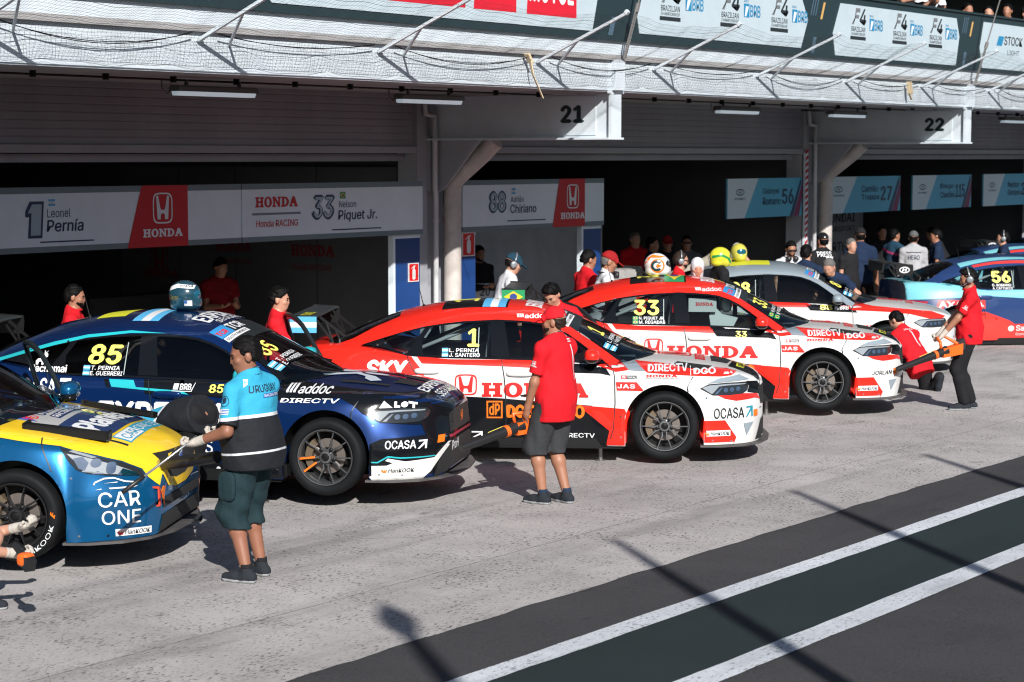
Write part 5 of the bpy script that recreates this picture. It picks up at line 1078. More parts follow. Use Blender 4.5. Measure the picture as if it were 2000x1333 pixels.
c.lay(D2().text('URUGUAY', -.28, .0, .46, .12, .02, .2), 'lettering', P_nav, TOP, 'B', 2.2); c.lay(D2().rect(-.28, -.12, .40, -.03, .02), 'plate', P_nav, TOP, 'B', 2.2); c.lay(D2().text('RACING TEAM', -.25, -.10, .39, -.045, .03), 'lettering', I_wht, TOP, 'B', 2.8)
c.lay(D2().ring(-.39, .07, .075, .06, .012), 'emblem', I_red, TOP, 'B', 2.2); c.lay(D2().text('E', -.43, .04, -.35, .10, .06), 'lettering', I_red, TOP, 'B', 2.2)
c.lay(D2().poly([(-.50, .14), (-.40, .10), (-.48, -.02)]), 'emblem', mat('decal_indigo', (.05, .1, .4), .4), TOP, 'B', 2.2)
c.lay(D2().poly([(-.48, -.57), (-.2, -.585), (.2, -.585), (.40, -.57), (.38, -.70), (.2, -.72), (-.2, -.72), (-.46, -.71)]), 'plate', I_cy, TOP, 'B', 2)
c.lay(D2().poly([(-.46, -.58), (-.14, -.593), (-.14, -.71), (-.44, -.70)]), 'plate', I_wht, TOP, 'B', 2.5)
c.lay(D2().text('CAR', -.42, -.69, -.16, -.61, .015), 'lettering', I_cy, TOP, 'B', 3); c.lay(D2().text('ONE 15', -.12, -.69, .34, -.61, .0), 'lettering', I_wht, TOP, 'B', 2.6)
c.lay(D2().poly([(-.56, -.58), (-.53, -.575), (-.50, -.70), (-.53, -.70)], [(.56, -.58), (.53, -.575), (.50, -.70), (.53, -.70)]), 'hood_slot', I_blk, TOP, 'B', 2)
for sg in (-1, 1):
    p = MB(); p.bar((.0, sg*.66, .945), (.58, sg*.58, .872), .11, .028); p.bar((.0, sg*.715, .93), (.58, sg*.635, .855), .012, .045); p.bar((-.005, sg*.72, .94), (.005, sg*.60, .955), .02, .045); p.bar((.585, sg*.64, .862), (.58, sg*.53, .878), .02, .045)
    p.build('hood_louvre', M_blk, c.e)
c.lay(D2().poly([(-.43, .715), (.43, .715), (.40, .62), (.28, .53), (.12, .50), (-.12, .50), (-.28, .53), (-.40, .62)]), 'grille', M_mesh, FRONT, 'B', 2)
c.lay(D2().poly([(-.54, .72), (-.43, .715), (-.40, .62), (-.28, .53), (-.12, .50), (.12, .50), (.28, .53), (.40, .62), (.43, .715), (.54, .72), (.50, .60), (.34, .475), (.14, .435), (-.14, .435), (-.34, .475), (-.50, .60)]), 'yellow_trim', P_yel, FRONT, 'B', 1.5)
c.lay(D2().poly([(-.50, .40), (-.48, .33), (.48, .33), (.50, .40)]), 'slot', M_mesh, FRONT, 'B', 1.9)
c.lay(D2().poly([(-.52, .285), (.52, .285), (.56, .15), (-.56, .15)]), 'lower_intake', M_mesh, FRONT, 'B', 1.9)
c.lay(D2().disc(0, .655, .05, .05), 'emblem', M_chrome, FRONT, 'B', 3)
c.lay(D2().poly([(.31, .815), (.40, .785), (.55, .74), (.70, .69), (.82, .62), (.84, .58), (.76, .592), (.62, .605), (.50, .625), (.43, .655), (.37, .725)]), 'headlight', M_lens, SIDE, 'B', 2, .02)
c.lay(D2().poly([(.36, .77), (.44, .752), (.55, .715), (.68, .665), (.78, .615), (.74, .602), (.62, .615), (.51, .635), (.45, .665), (.41, .72)]), 'lamp_bowl', mat('lamp_bowl', (.42, .45, .47), .15, .3, coat=1), SIDE, 'B', 2.3, .02)
c.lay(D2().poly([(.40, .735), (.46, .745), (.50, .70), (.48, .645), (.44, .665)], [(.68, .600), (.71, .645), (.78, .615), (.81, .59)], [(.52, .62), (.56, .64), (.60, .615)]), 'lamp_lens', M_chrome, SIDE, 'B', 2.6, .02)
c.lay(D2().disc(.545, .695, .035, .032, 16).disc(.64, .655, .030, .042, 16, .7), 'lamp_lens', M_chrome, SIDE, 'B', 2.9, .02)
c.lay(D2().poly([(.37, .785), (.52, .73), (.55, .735), (.40, .79)], [(.46, .64), (.60, .62), (.60, .625), (.47, .65)]), 'lamp_strip', M_lamp, SIDE, 'B', 2.7, .02)
fr = (Vector((.72, -.76, 0)), Vector((.72, .70, 0)).normalized(), Vector((0, 0, 1)), Vector((.70, -.72, 0)).normalized())
c.lay(D2().text('CAR', -.17, .385, .13, .49, .012).text('ONE', -.15, .26, .13, .36, .012).poly([(-.19, .545), (-.18, .565), (-.11, .59), (-.04, .59), (.04, .56), (.11, .55), (.13, .535), (.125, .53), (.10, .542), (.03, .552), (-.04, .58), (-.11, .58), (-.175, .557), (-.182, .543)], [(-.12, .552), (-.02, .558), (-.02, .552)], [(-.09, .52), (.04, .52), (.03, .51), (-.08, .51)], [(-.18, .51), (-.14, .518), (-.14, .51)], [(.09, .51), (.13, .52), (.09, .518)]), 'lettering', I_wht, fr, 'B', 2, .025)
c.lay(D2().rect(-.06, .175, .22, .225), 'sticker', I_wht, fr, 'B', 2, .025)
g = D2(); h = D2(); hankook(g, h, -.05, .178, .21, .222); c.lay(g, 'lettering', I_blk, fr, 'B', 2.6, .025); c.lay(h, 'lettering', I_red, fr, 'B', 2.6, .025)
p = MB(); p.bar((.82, -.56, .50), (.94, -.57, .49), .03, .012); p.bar((.94, -.57, .495), (.945, -.57, .36), .03, .012); p.bar((.84, -.56, .36), (.945, -.57, .36), .03, .012); p.build('tow_strap', mat('strap_red', (.62, .05, .02), .6), c.e)
p = MB(); p.prism([(0, .0), (.05, .03), (.10, .02), (.07, -.03), (.06, -.10), (.03, -.05)], lambda a, b: (.945, -.53+a, .46+b), (.006, 0, 0)); p.build('tow_tag', I_org, c.e)
c.shut()
p = MB(); tb_ = c.e.children                                   # lettering round the tyre of the near wheel
for w_ in [q for q in c.e.children if q.name.startswith('wheel')][:1]:
    V, F = text2d('HanKOOK', 0, 0, 1.0); a = np.array(V); a -= a.min(0); a[:, 0] /= a[:, 0].max(); a[:, 1] /= a[:, 1].max()
    VV = []
    for u, v in a:
        ph = R(-88+u*76); r_ = .295-v*.032; VV.append((r_*math.cos(ph), -.0125, r_*math.sin(ph)))
    me = bpy.data.meshes.new('tyre_lettering'); me.from_pydata(VV, [], F); ob('tyre_lettering', me, I_wht, w_)
    g = D2(); g.poly([(.262, .02), (.295, -.01), (.30, .02), (.285, .01), (.285, .04), (.275, .015), (.270, .045)]); g.lay('tyre_mark', I_org, w_, ((0, -.011, 0), (1, 0, 0), (0, 0, 1), (0, -1, 0)), off=.002)
# light blue car at the right
def hyundai(c):
    c.lay(D2().poly([(-3.49, 1.04), (-2.9, 1.06), (-2.5, .985), (-1.3, .955), (.4, .85), (.4, .72), (-1.3, .80), (-2.2, .86), (-3.0, .83), (-3.49, .80)]), 'sky_panel', P_sky, SIDE, 'B', 1)
    c.lay(D2().poly([(-.75, 2.56), (.75, 2.56), (.8, 3.5), (-.8, 3.5)]), 'sky_panel', P_sky, TOP, 'B', 1)
    c.lay(D2().poly([(-.5, 1.1), (-.4, 1.1), (-.4, 2.58), (-.56, 2.58)], [(.5, 1.1), (.4, 1.1), (.4, 2.58), (.56, 2.58)]), 'roof_panel', P_sky, TOP, 'G', 3)
    c.lay(D2().poly([(-.64, 1.15), (-.56, 1.15), (-.58, 2.4), (-.64, 2.4)]), 'roof_panel', P_orr, TOP, 'G', 3)
    c.lay(D2().poly([(-3.05, .80), (-2.3, .80), (-2.3, .665), (-3.1, .665)]), 'red_panel', P_orr, SIDE, 'B', 1.6)
    c.lay(D2().text('AXALTA', -3.05, .69, -2.32, .78, .06), 'lettering', I_wht, SIDE, 'B', 2.3)
    c.lay(D2().poly([(-3.0, .58), (-2.7, .60), (-2.3, .62), (-1.9, .48), (-1.8, .42), (-.4, .42), (-.4, .16), (-2.36, .16), (-2.36, .5), (-2.6, .7), (-3.0, .35)]), 'red_panel', P_orr, SIDE, 'B', 1.4)
    c.lay(D2().text('Santander', -1.78, .31, -1.2, .40, .03).disc(-1.86, .35, .05, .045).text('Consumer', -1.78, .24, -1.45, .28, 0), 'lettering', I_wht, SIDE, 'B', 2.2)
    c.lay(D2().poly([(-2.36, .17), (-.4, .17), (-.4, .12), (-2.36, .12)]), 'black_panel', P_blk, SIDE, 'B', 1.8)
    c.lay(D2().text('AMAZONAS', -1.5, .05, -.9, .13, .05, .2), 'lettering', I_wht, SIDE, 'B', 2.4)
    c.lay(D2().poly([(-3.46, .80), (-3.2, .78), (-3.25, .72), (-3.35, .60), (-3.3, .70), (-3.46, .72)]), 'tail_lamp', M_tail, SIDE, 'B', 2)
    c.lay(D2().poly([(-.66, .80), (.66, .80), (.66, .72), (-.66, .72)]), 'tail_lamp', M_tail, REAR, 'B', 2)
    c.lay(D2().poly([(-.7, .92), (.7, .92), (.7, .80), (-.7, .80)]), 'rear_panel', P_blk, REAR, 'B', 1.5)
    c.lay(D2().poly([(-.7, .70), (.7, .70), (.5, .36), (-.5, .36)]), 'rear_panel', P_sky, REAR, 'B', 1.5)
    c.lay(D2().poly([(-.45, .55), (.45, .55), (.5, .36), (-.5, .36)]), 'diffuser', M_mesh, REAR, 'B', 2)
    d = D2(); d.ring(-3.545, 1.27, .085, .05, .016); d.poly([(-3.59, 1.24), (-3.575, 1.24), (-3.555, 1.265), (-3.53, 1.265), (-3.535, 1.24), (-3.52, 1.24), (-3.50, 1.30), (-3.515, 1.30), (-3.535, 1.278), (-3.56, 1.278), (-3.555, 1.30), (-3.57, 1.30)])
    d.lay('emblem', I_wht, c.e, ((0, -.71, 0), (1, 0, 0), (0, 0, 1), (0, -1, 0)), off=.003)
    c.shut()
def car_rear_at(wx, wy, D_, psi):
    (o, h) = car_at(wx, wy, D_, psi); f = Vector((math.cos(R(h)), math.sin(R(h)), 0)); return tuple(Vector(o)+f*2.735*CAR_K), h
o, h = car_rear_at(1872, 646, 32.0, -8)
c = Car('race_car', 'light blue and navy race car with number 56 at the right edge', o, h, P_nav, M_carbon, rim=M_rimw, group='touring race cars lifted in the pit lane'); CARS['56'] = c
hyundai(c)
c.lay(D2().text('56', -2.15, 1.06, -1.84, 1.24, .07), 'number', I_num, SIDE, 'G', 2.4); c.lay(D2().text('G. ROMANO', -2.16, 1.005, -1.85, 1.045, .03).text('A. CATTUCCI', -2.16, .955, -1.83, .995, .03), 'lettering', I_wht, SIDE, 'G', 2.4)
for k_, (px, py, D_, lab) in enumerate(((1924, 606, 36.6, 'dark race car directly behind the light blue car with number 56'), (2023, 574, 40.0, 'farthest dark race car at the right edge, two behind number 56'))):
    o, h = car_rear_at(px, py, D_, -8)
    c = Car('race_car', lab, o, h, P_nav, M_carbon, rim=M_rimw, door=False); hyundai(c)
# ------------------------------------------------------------------ people: smooth bodies from distance fields
class Field:
    def __init__(s, lo, hi, h):
        s.h = h; s.o = np.array(lo, float); s.n = np.maximum(np.ceil((np.array(hi)-s.o)/h).astype(int)+1, 4); s.f = np.full(s.n, .5, np.float32)
    def sub(s, lo, hi):
        a = np.clip(np.floor((np.array(lo)-s.o)/s.h).astype(int), 0, s.n); b = np.clip(np.ceil((np.array(hi)-s.o)/s.h).astype(int)+1, 0, s.n)
        if np.any(b <= a): return None
        ax = [s.o[i]+s.h*np.arange(a[i], b[i]) for i in range(3)]
        return tuple(slice(a[i], b[i]) for i in range(3)), np.meshgrid(*ax, indexing='ij')
    def put(s, sl, d, k, mode):
        c = s.f[sl]
        if mode == 'cut': s.f[sl] = np.maximum(c, -d); return
        if k <= 0: s.f[sl] = np.minimum(c, d); return
        q = np.maximum(k-np.abs(c-d), 0)/k; s.f[sl] = np.minimum(c, d)-q*q*k*.25
    def cone(s, a, b, ra, rb, k=.03, mode='add', clip=None):
        a = np.array(a, float); b = np.array(b, float); m = max(ra, rb)+k+s.h*3; g = s.sub(np.minimum(a, b)-m, np.maximum(a, b)+m)
        if g is None: return s
        sl, (X, Y, Z) = g; ba = b-a; L = ba.dot(ba)+1e-9; t = np.clip(((X-a[0])*ba[0]+(Y-a[1])*ba[1]+(Z-a[2])*ba[2])/L, 0, 1)
        d = np.sqrt((X-a[0]-t*ba[0])**2+(Y-a[1]-t*ba[1])**2+(Z-a[2]-t*ba[2])**2)-(ra+(rb-ra)*t)
        if clip is not None: p, n = clip; d = np.maximum(d, (X-p[0])*n[0]+(Y-p[1])*n[1]+(Z-p[2])*n[2])
        s.put(sl, d.astype(np.float32), k, mode); return s
    def ell(s, c, r, M=None, k=.03, mode='add'):
        c = np.array(c, float); r = np.array(r, float); m = max(r)+k+s.h*3; g = s.sub(c-m, c+m)
        if g is None: return s
        sl, (X, Y, Z) = g; P = [X-c[0], Y-c[1], Z-c[2]]
        if M is not None: P = [M[i][0]*P[0]+M[i][1]*P[1]+M[i][2]*P[2] for i in range(3)]
        u = np.sqrt((P[0]/r[0])**2+(P[1]/r[1])**2+(P[2]/r[2])**2)+1e-6; v = np.sqrt((P[0]/r[0]**2)**2+(P[1]/r[1]**2)**2+(P[2]/r[2]**2)**2)+1e-6
        s.put(sl, (u*(u-1)/v).astype(np.float32), k, mode); return s
    def plane(s, p, n):
        """remove everything on the side the normal points to"""
        X, Y, Z = s.grid(); p = np.array(p); n = np.array(n, float)/np.linalg.norm(n)
        s.f = np.maximum(s.f, ((X-p[0])*n[0]+(Y-p[1])*n[1]+(Z-p[2])*n[2]).astype(np.float32)); return s
    def grid(s): return np.meshgrid(*[s.o[i]+s.h*np.arange(s.n[i]) for i in range(3)], indexing='ij', sparse=True)
    def noise(s, amp, fr, seed=0):
        X, Y, Z = s.grid(); rs = np.random.RandomState(seed); d = 0
        for _ in range(5):
            w_ = rs.normal(0, fr, 3); ph = rs.uniform(0, 6.28); d = d+np.sin(X*w_[0]+Y*w_[1]+Z*w_[2]+ph)
        s.f = s.f+(d*amp/2.2).astype(np.float32); return s
    def mesh(s, name):
        f = s.f; f[0], f[-1], f[:, 0], f[:, -1], f[:, :, 0], f[:, :, -1] = (.5,)*6
        ins = f < 0; nx, ny, nz = f.shape
        cnt = np.zeros((nx-1, ny-1, nz-1), np.int8); cs = [(i, j, k) for i in (0, 1) for j in (0, 1) for k in (0, 1)]
        for i, j, k in cs: cnt += ins[i:nx-1+i, j:ny-1+j, k:nz-1+k]
        act = np.argwhere((cnt > 0) & (cnt < 8)); idx = np.full(cnt.shape, -1, np.int32); idx[tuple(act.T)] = np.arange(len(act))
        val = {c: f[act[:, 0]+c[0], act[:, 1]+c[1], act[:, 2]+c[2]] for c in cs}; acc = np.zeros((len(act), 3)); n = np.zeros(len(act))
        for c in cs:
            for ax in range(3):
                if c[ax]: continue
                e = list(c); e[ax] = 1; a, b = val[c], val[tuple(e)]; m = (a < 0) != (b < 0); t = np.where(m, a/np.where(m, a-b, 1), 0)
                for q in range(3): acc[:, q] += np.where(m, c[q]+(t if q == ax else 0), 0)
                n += m
        V = s.o+s.h*(act+acc/np.maximum(n, 1)[:, None]); F = []
        for ax in range(3):
            sa = [slice(1, -1)]*3; sb = [slice(1, -1)]*3; sa[ax] = slice(0, -1); sb[ax] = slice(1, None)
            A, B = ins[tuple(sa)], ins[tuple(sb)]; off = np.array([1, 1, 1]); off[ax] = 0; u, w_ = [(1, 2), (2, 0), (0, 1)][ax]
            for cond, flip in ((A & ~B, False), (~A & B, True)):
                p = np.argwhere(cond)+off
                if not len(p): continue
                q = []
                for du, dw in ((0, 0), (-1, 0), (-1, -1), (0, -1)):
                    r = p.copy(); r[:, u] += du; r[:, w_] += dw; q.append(idx[tuple(r.T)])
                q = np.stack(q, 1); q = q[(q >= 0).all(1)]; F.append(q[:, ::-1] if flip else q)
        F = np.concatenate(F) if F else np.zeros((0, 4), int)
        me = bpy.data.meshes.new(name); me.vertices.add(len(V)); me.vertices.foreach_set('co', V.astype(np.float32).ravel())
        me.loops.add(len(F)*4); me.loops.foreach_set('vertex_index', F.astype(np.int32).ravel()); me.polygons.add(len(F)); me.polygons.foreach_set('loop_start', np.arange(0, len(F)*4, 4, dtype=np.int32))
        me.update(calc_edges=True); me.shade_smooth(); return me
def V3(*a): return np.array(a, float)
def unit(v): v = np.array(v, float); return v/(np.linalg.norm(v)+1e-9)
def ik(a, t, l1, l2, hint):
    a, t = np.array(a, float), np.array(t, float); d = t-a; L = np.linalg.norm(d); L2 = min(L, (l1+l2)*.998); d = d/(L+1e-9); t = a+d*L2
    x = (l1*l1-l2*l2+L2*L2)/(2*L2); h = math.sqrt(max(l1*l1-x*x, 0)); n = np.array(hint, float); n = n-d*n.dot(d); return a+d*x+unit(n)*h, t
SKIN = [mat('skin_light', (.48, .25, .17), .5, var=.08, vscale=14), mat('skin_tan', (.33, .15, .09), .5, var=.08, vscale=14), mat('skin_brown', (.26, .11, .065), .5, var=.08, vscale=14)]
HAIR = [mat('hair_black', (.004, .0036, .0036), .5, bump=.35, bscale=150, spec=.12), mat('hair_grey', (.13, .125, .12), .6, bump=.4, bscale=240, spec=.2), mat('hair_brown', (.022, .012, .008), .55, bump=.35, bscale=240, spec=.25)]
def cloth(name, col, rough=.85): return mat(name, col, rough, var=.12, vscale=9, bump=.55, bscale=17, spec=.22, stretch=(1, 1, .7))
T_red = cloth('cotton_red', (.62, .010, .018)); T_navy = cloth('cotton_navy', (.010, .022, .055)); T_wht = cloth('cotton_white', (.66, .68, .72)); T_blk = cloth('cotton_black', (.012, .012, .014)); T_gry = cloth('cotton_grey', (.10, .105, .11)); T_den = cloth('washed_black_denim', (.040, .042, .046)); T_teal = cloth('dark_teal_twill', (.012, .030, .036)); T_glv = cloth('knit_glove', (.48, .44, .39)); T_sole = mat('shoe_sole', (.42, .44, .45), .6); T_shoe = cloth('shoe_dark', (.02, .024, .03)); T_hat = cloth('cap_navy', (.012, .045, .075)); T_suit = cloth('race_suit_grey', (.38, .38, .40))
M_hp = mat('headset_silver', (.32, .34, .36), .3, .5)
RT = -math.atan2(2900, 4000)-R(90)+2*_ang                      # heading of the picture's right-hand direction
RT = math.atan2(CAM.rotation_euler.to_matrix().col[0].y, CAM.rotation_euler.to_matrix().col[0].x)
def spot(px, D_):
    """ground point at picture column px and depth D_"""
    l_ = (px-1000)/4000*D_; a = RT; return (math.cos(a)*l_-math.sin(a)*D_, math.sin(a)*l_+math.cos(a)*D_)
def person(label, px, D_, phi, z=0, s=1.0, w=1.06, belly=0, lean=0, side=0, crouch=0, feet=None, hands=None, elbows=(None, None), knees=None, head=(0, 0), shirt=T_red, sleeve=.62, legs=T_blk, leglen='long', hem=.42, hs=1.0, hair=HAIR[0], hairlen=.3, cap=None, brim=None, headset=0, skin=SKIN[1], beard=False, h=.018, glove=(0, 0), shoes=True, sit=False, grip=.5, group=None, xy=None, shirt_len=.10, pelvis=None, twist=0, fingers=True, hand_dir=(None, None), collar=None, necklace=False, glasses=False, sock=None, curl=(None, None)):
    x, y = xy or spot(px, D_); e = empty('person', label, 'person', group, (x, y, z), RT+R(phi)-R(90)); e.scale = (s*1.012,)*3
    P = V3(0, 0, .93-crouch) if pelvis is None else V3(*pelvis); L = R(lean); S = V3(math.sin(R(side)), math.sin(L)*math.cos(R(side)), math.cos(L)*math.cos(R(side)))
    ca, sa = math.cos(R(twist)), math.sin(R(twist)); rx = unit(np.cross(V3(-sa, ca, 0), S)) if abs(S[2]) > .2 else V3(ca, sa, 0); fx = np.cross(S, rx)
    Mt = np.stack([rx, fx, S])                                    # rows: torso axes
    Ch = P+S*.30; Nk = P+S*.505; ya, pa = R(head[0]), R(head[1]); Lh = L*.45
    fw = V3(-math.sin(ya)*math.cos(pa+Lh), math.cos(ya)*math.cos(pa+Lh), -math.sin(pa+Lh)); hr = unit(np.cross(fw, V3(0, 0, 1))); hu = np.cross(hr, fw)
    Hd = Nk+unit(S*.75+hu*.25)*.118+fw*.015+hu*.035; Mh = np.stack([hr, fw, hu])
    def HS(a, b, c): return (a*hs, b*hs, c*hs)
    def hp(a, b, c): return Hd+(hr*a+fw*b+hu*c)*hs
    Hd = Hd+hu*(hs-1)*.1
    sh = [Nk-S*.082+rx*(q*.170*w) for q in (-1, 1)]; hip = [P+rx*(q*.092)-S*.03 for q in (-1, 1)]
    if feet is None: feet = [(-.10, -.01, .085), (.10, .03, .085)]
    if knees is None: knees = [(0, 1, 0), (0, 1, 0)]
    kn, an = zip(*[ik(hip[i], feet[i], .43, .425, knees[i]) for i in (0, 1)])
    if hands is None: hands = [(-.24*w, .06, .78), (.24*w, .06, .78)]
    hint = [V3(-.5, -1, -.2) if elbows[0] is None else V3(*elbows[0]), V3(.5, -1, -.2) if elbows[1] is None else V3(*elbows[1])]
    el, wr = zip(*[ik(sh[i], hands[i], .285, .255, hint[i]) for i in (0, 1)])
    pts = np.array([P, Nk, Hd+hu*.16, *kn, *an, *el, *wr]+[a+V3(0, .16, 0) for a in an]); lo = pts.min(0)-.22; hi = pts.max(0)+.22; lo[2] = max(lo[2], min(a[2] for a in an)-.12)
    fat = .012+belly*.06
    def torso(F, g):
        F.ell(Ch+S*.03, (.155*w+g+belly*.03, .105+g+fat*.6, .19), Mt, .04).ell(P+S*.13+fx*(belly*.06), (.140*w+g+belly*.075, .098+g+fat+belly*.05, .15), Mt, .05).ell(P+S*.0+fx*(-.01), (.158*w+g+belly*.05, .112+g+fat*.8, .125), Mt, .05)
        for q in (0, 1): F.cone(Nk-S*.055+rx*((q*2-1)*.05), sh[q], .064+g, .056+g, .04).cone(Nk+S*.005+rx*((q*2-1)*.03), sh[q]-rx*((q*2-1)*.03)+S*.005, .046+g, .046+g, .04)
    def arm(F, i, g, upto=1.0, cl=False):
        d = el[i]-sh[i]; F.cone(sh[i], sh[i]+d*min(upto+(.15 if cl else 0), 1), .050*(.7+.3*w)+g, (.054-.010*upto)*(.7+.3*w)+g*(1.35 if cl else 1), .03, clip=(sh[i]+d*upto, unit(d)) if cl else None)
        if upto > 1: F.cone(el[i], wr[i], .043*(.6+.4*w)+g, .029+g, .025)
    def leg(F, i, g, upto=2.0, flare=0):
        F.cone(hip[i], hip[i]+(kn[i]-hip[i])*min(upto, 1), .086*(.6+.4*w)+g*.8, .088*(.6+.4*w)-(.030*min(upto, 1))+g+flare, .035)
        if upto > 1:
            c_ = kn[i]+(an[i]-kn[i])*.3-V3(0, 1, 0)*.012; u = min(upto-1, 1); F.cone(kn[i], c_, .056+g, .058+g, .03).cone(c_, kn[i]+(an[i]-kn[i])*u, .058+g, .058-.021*u+g+flare, .03)
    # body
    B = Field(lo, hi, h); torso(B, 0)
    for i in (0, 1): arm(B, i, 0, 2); leg(B, i, 0)
    B.cone(Nk-S*.03, Hd-hu*.05, .060*(.7+.3*w), .056, .03)
    B.ell(hp(0, -.012, .03), HS(.076, .096, .088), Mh, .0).ell(hp(0, .024, -.038), HS(.060, .072, .075), Mh, .03).ell(hp(0, .052, -.085), HS(.036, .030, .026), Mh, .03)
    B.ell(hp(0, .074, .026), HS(.05, .016, .012), Mh, .02)
    for q in (-1, 1): B.ell(hp(q*.078, -.012, -.012), HS(.011, .024, .033), Mh, .008).ell(hp(q*.042, .060, -.022), HS(.022, .02, .018), Mh, .02)
    B.cone(hp(0, .084, .018), hp(0, .0985, -.026), .009, .0115, .018); B.ell(hp(0, .083, -.062), HS(.024, .012, .011), Mh, .012)
    for q in (-1, 1): B.ell(hp(q*.031, .107, .003), HS(.017, .014, .009), Mh, .01, 'cut')
    for i in (0, 1):
        q = i*2-1; d = unit(wr[i]-el[i]) if hand_dir[i] is None else unit(V3(*hand_dir[i])); sd = unit(np.cross(d, V3(0, 0, 1) if abs(d[2]) < .8 else V3(-q, 0, 0))) ; nn = np.cross(sd, d)
        if abs(d[2]) >= .8: sd = V3(0, 1, 0)-d*d[1]; sd = unit(sd); nn = V3(-q, 0, 0)
        cu = grip if curl[i] is None else curl[i]; fr_ = max(.0088, h*.62)
        def hand(F, g, dd=d, sdd=sd, n_=nn, ii=i, cu=cu, fr_=fr_, q=q):
            pc = wr[ii]+dd*.05; Mm = np.stack([sdd, n_, dd]); F.ell(pc, (.040+g, .019+g, .052+g), Mm, .012).cone(wr[ii]-dd*.02, pc, .028+g, .022+g, .02)
            for k_, (o_, l_) in enumerate(((-.029, .072), (-.010, .082), (.010, .078), (.028, .062))):
                b = wr[ii]+dd*.090+sdd*o_; a1 = cu*1.1; p1 = b+(dd*math.cos(a1*.5)+n_*math.sin(a1*.5))*l_*.5; p2 = p1+(dd*math.cos(a1*1.5)+n_*math.sin(a1*1.5))*l_*.32; p3 = p2+(dd*math.cos(a1*2.4)+n_*math.sin(a1*2.4))*l_*.26
                F.cone(b, p1, fr_+g, fr_*.95+g, .006).cone(p1, p2, fr_*.95+g, fr_*.9+g, .004).cone(p2, p3, fr_*.9+g, fr_*.8+g, .004)
            t0 = wr[ii]+dd*.03+sdd*.03; t1 = t0+(dd*.7+sdd*.6+n_*.4)*.035; t2 = t1+(dd*.85+sdd*.15+n_*.5)*.032; F.cone(t0, t1, fr_*1.3+g, fr_*1.15+g, .01).cone(t1, t2, fr_*1.1+g, fr_*.9+g, .005)
        hand(B, 0)
        if glove[i]:
            G = Field(np.minimum(wr[i], wr[i]+d*.2)-.1, np.maximum(wr[i], wr[i]+d*.2)+.1, min(h, .007)); hand(G, .0035); G.cone(wr[i]-d*.055, wr[i]+d*.02, .034, .031, .01)
            ob('glove', G.mesh('glove'), T_glv, e)
        ft = an[i]; 
        B.cone(ft-V3(0, .0, .02), ft+V3(0, .09, -.05), .036, .03, .02)
    if beard:
        pass
    ob('body', B.mesh('body'), skin, e)
    # hair, beard, cap
    Q = Field(Hd-.19, Hd+.19, min(h, .010))
    if cap is None or hairlen > 0:
        kf = .955 if cap is not None else 1
        Q.ell(hp(0, -.016, .036), HS(.082*kf, .099*kf, .094*kf), Mh, 0); Q.ell(hp(0, -.06+.006*(kf < 1), -.01), HS(.070*kf, .055*kf, .075), Mh, .03)
        if hairlen > .5: Q.ell(hp(0, -.05, -.08), HS(.075, .06, .14), Mh, .04)
        if hairlen > .3: Q.ell(hp(0, .02, .085), HS(.072, .085, .045), Mh, .03).noise(.006, 75, int(px)+99)
        else: Q.noise(.0042, 95, int(px)+99)
        if hairlen <= .5: Q.plane(hp(0, -.03, -.055), -hu+fw*.0)
        Q.plane(hp(0, .062, .062), unit(fw*.78-hu*.62)); Q.plane(hp(0, .012, -.01), unit(fw*.55-hu*.83)) if hairlen <= .5 else None
        if cap is not None: Q.plane(hp(0, 0, .03), hu)
        if hairlen > 0: ob('hair', Q.mesh('hair'), hair, e)
    if beard:
        Q = Field(Hd-.19, Hd+.19, min(h, .010)); Q.ell(hp(0, .024, -.045), HS(.0635, .0745, .074), Mh, 0).ell(hp(0, .053, -.086), HS(.039, .032, .029), Mh, .02); Q.plane(hp(0, .0, -.042), hu); Q.plane(hp(0, -.01, 0), -fw); Q.ell(hp(0, .10, -.045), HS(.03, .03, .012), Mh, 0, 'cut')
        ob('beard', Q.mesh('beard'), hair, e)
    if h < .013:
        m = MB()
        for q in (-1, 1):
            a, b = hp(q*.014, .0915, .021), hp(q*.046, .081, .023); m.bar(a, b, .008, .007)
        m.build('eyebrow', hair, e); m = MB()
        for q in (-1, 1): m.ball(tuple(hp(q*.031, .0845, .004)), .009, .009, .006, 8, 6)
        m.build('eye', mat('eye_dark', (.02, .015, .012), .2), e)
    if cap is not None:
        Q = Field(Hd-.24, Hd+.26, min(h, .010)); Q.ell(hp(0, -.012, .035), HS(.087, .107, .102), Mh, 0); Q.plane(hp(0, -.01, .028), -hu-fw*.12)
        if brim is not False: Q.cone(hp(-.03, .08, .034), hp(-.03, .155, .012), .042, .03, .01).cone(hp(.03, .08, .034), hp(.03, .155, .012), .042, .03, .01); X_ = Q.grid(); n_ = unit(hu+fw*.32); c_ = hp(0, .10, .030); dd = (X_[0]-c_[0])*n_[0]+(X_[1]-c_[1])*n_[1]+(X_[2]-c_[2])*n_[2]; fy = (X_[0]-Hd[0])*fw[0]+(X_[1]-Hd[1])*fw[1]+(X_[2]-Hd[2])*fw[2]; Q.f = np.where(fy > .088, np.maximum(Q.f, (np.abs(dd)-.007).astype(np.float32)), Q.f)
        if brim == 'back': Q.ell(hp(0, -.115, .055), HS(.034, .03, .024), Mh, 0, 'cut')
        c_ = Q.mesh('cap'); o = ob('cap', c_, cap, e)
        if cap.name == 'cap_black_red': pass
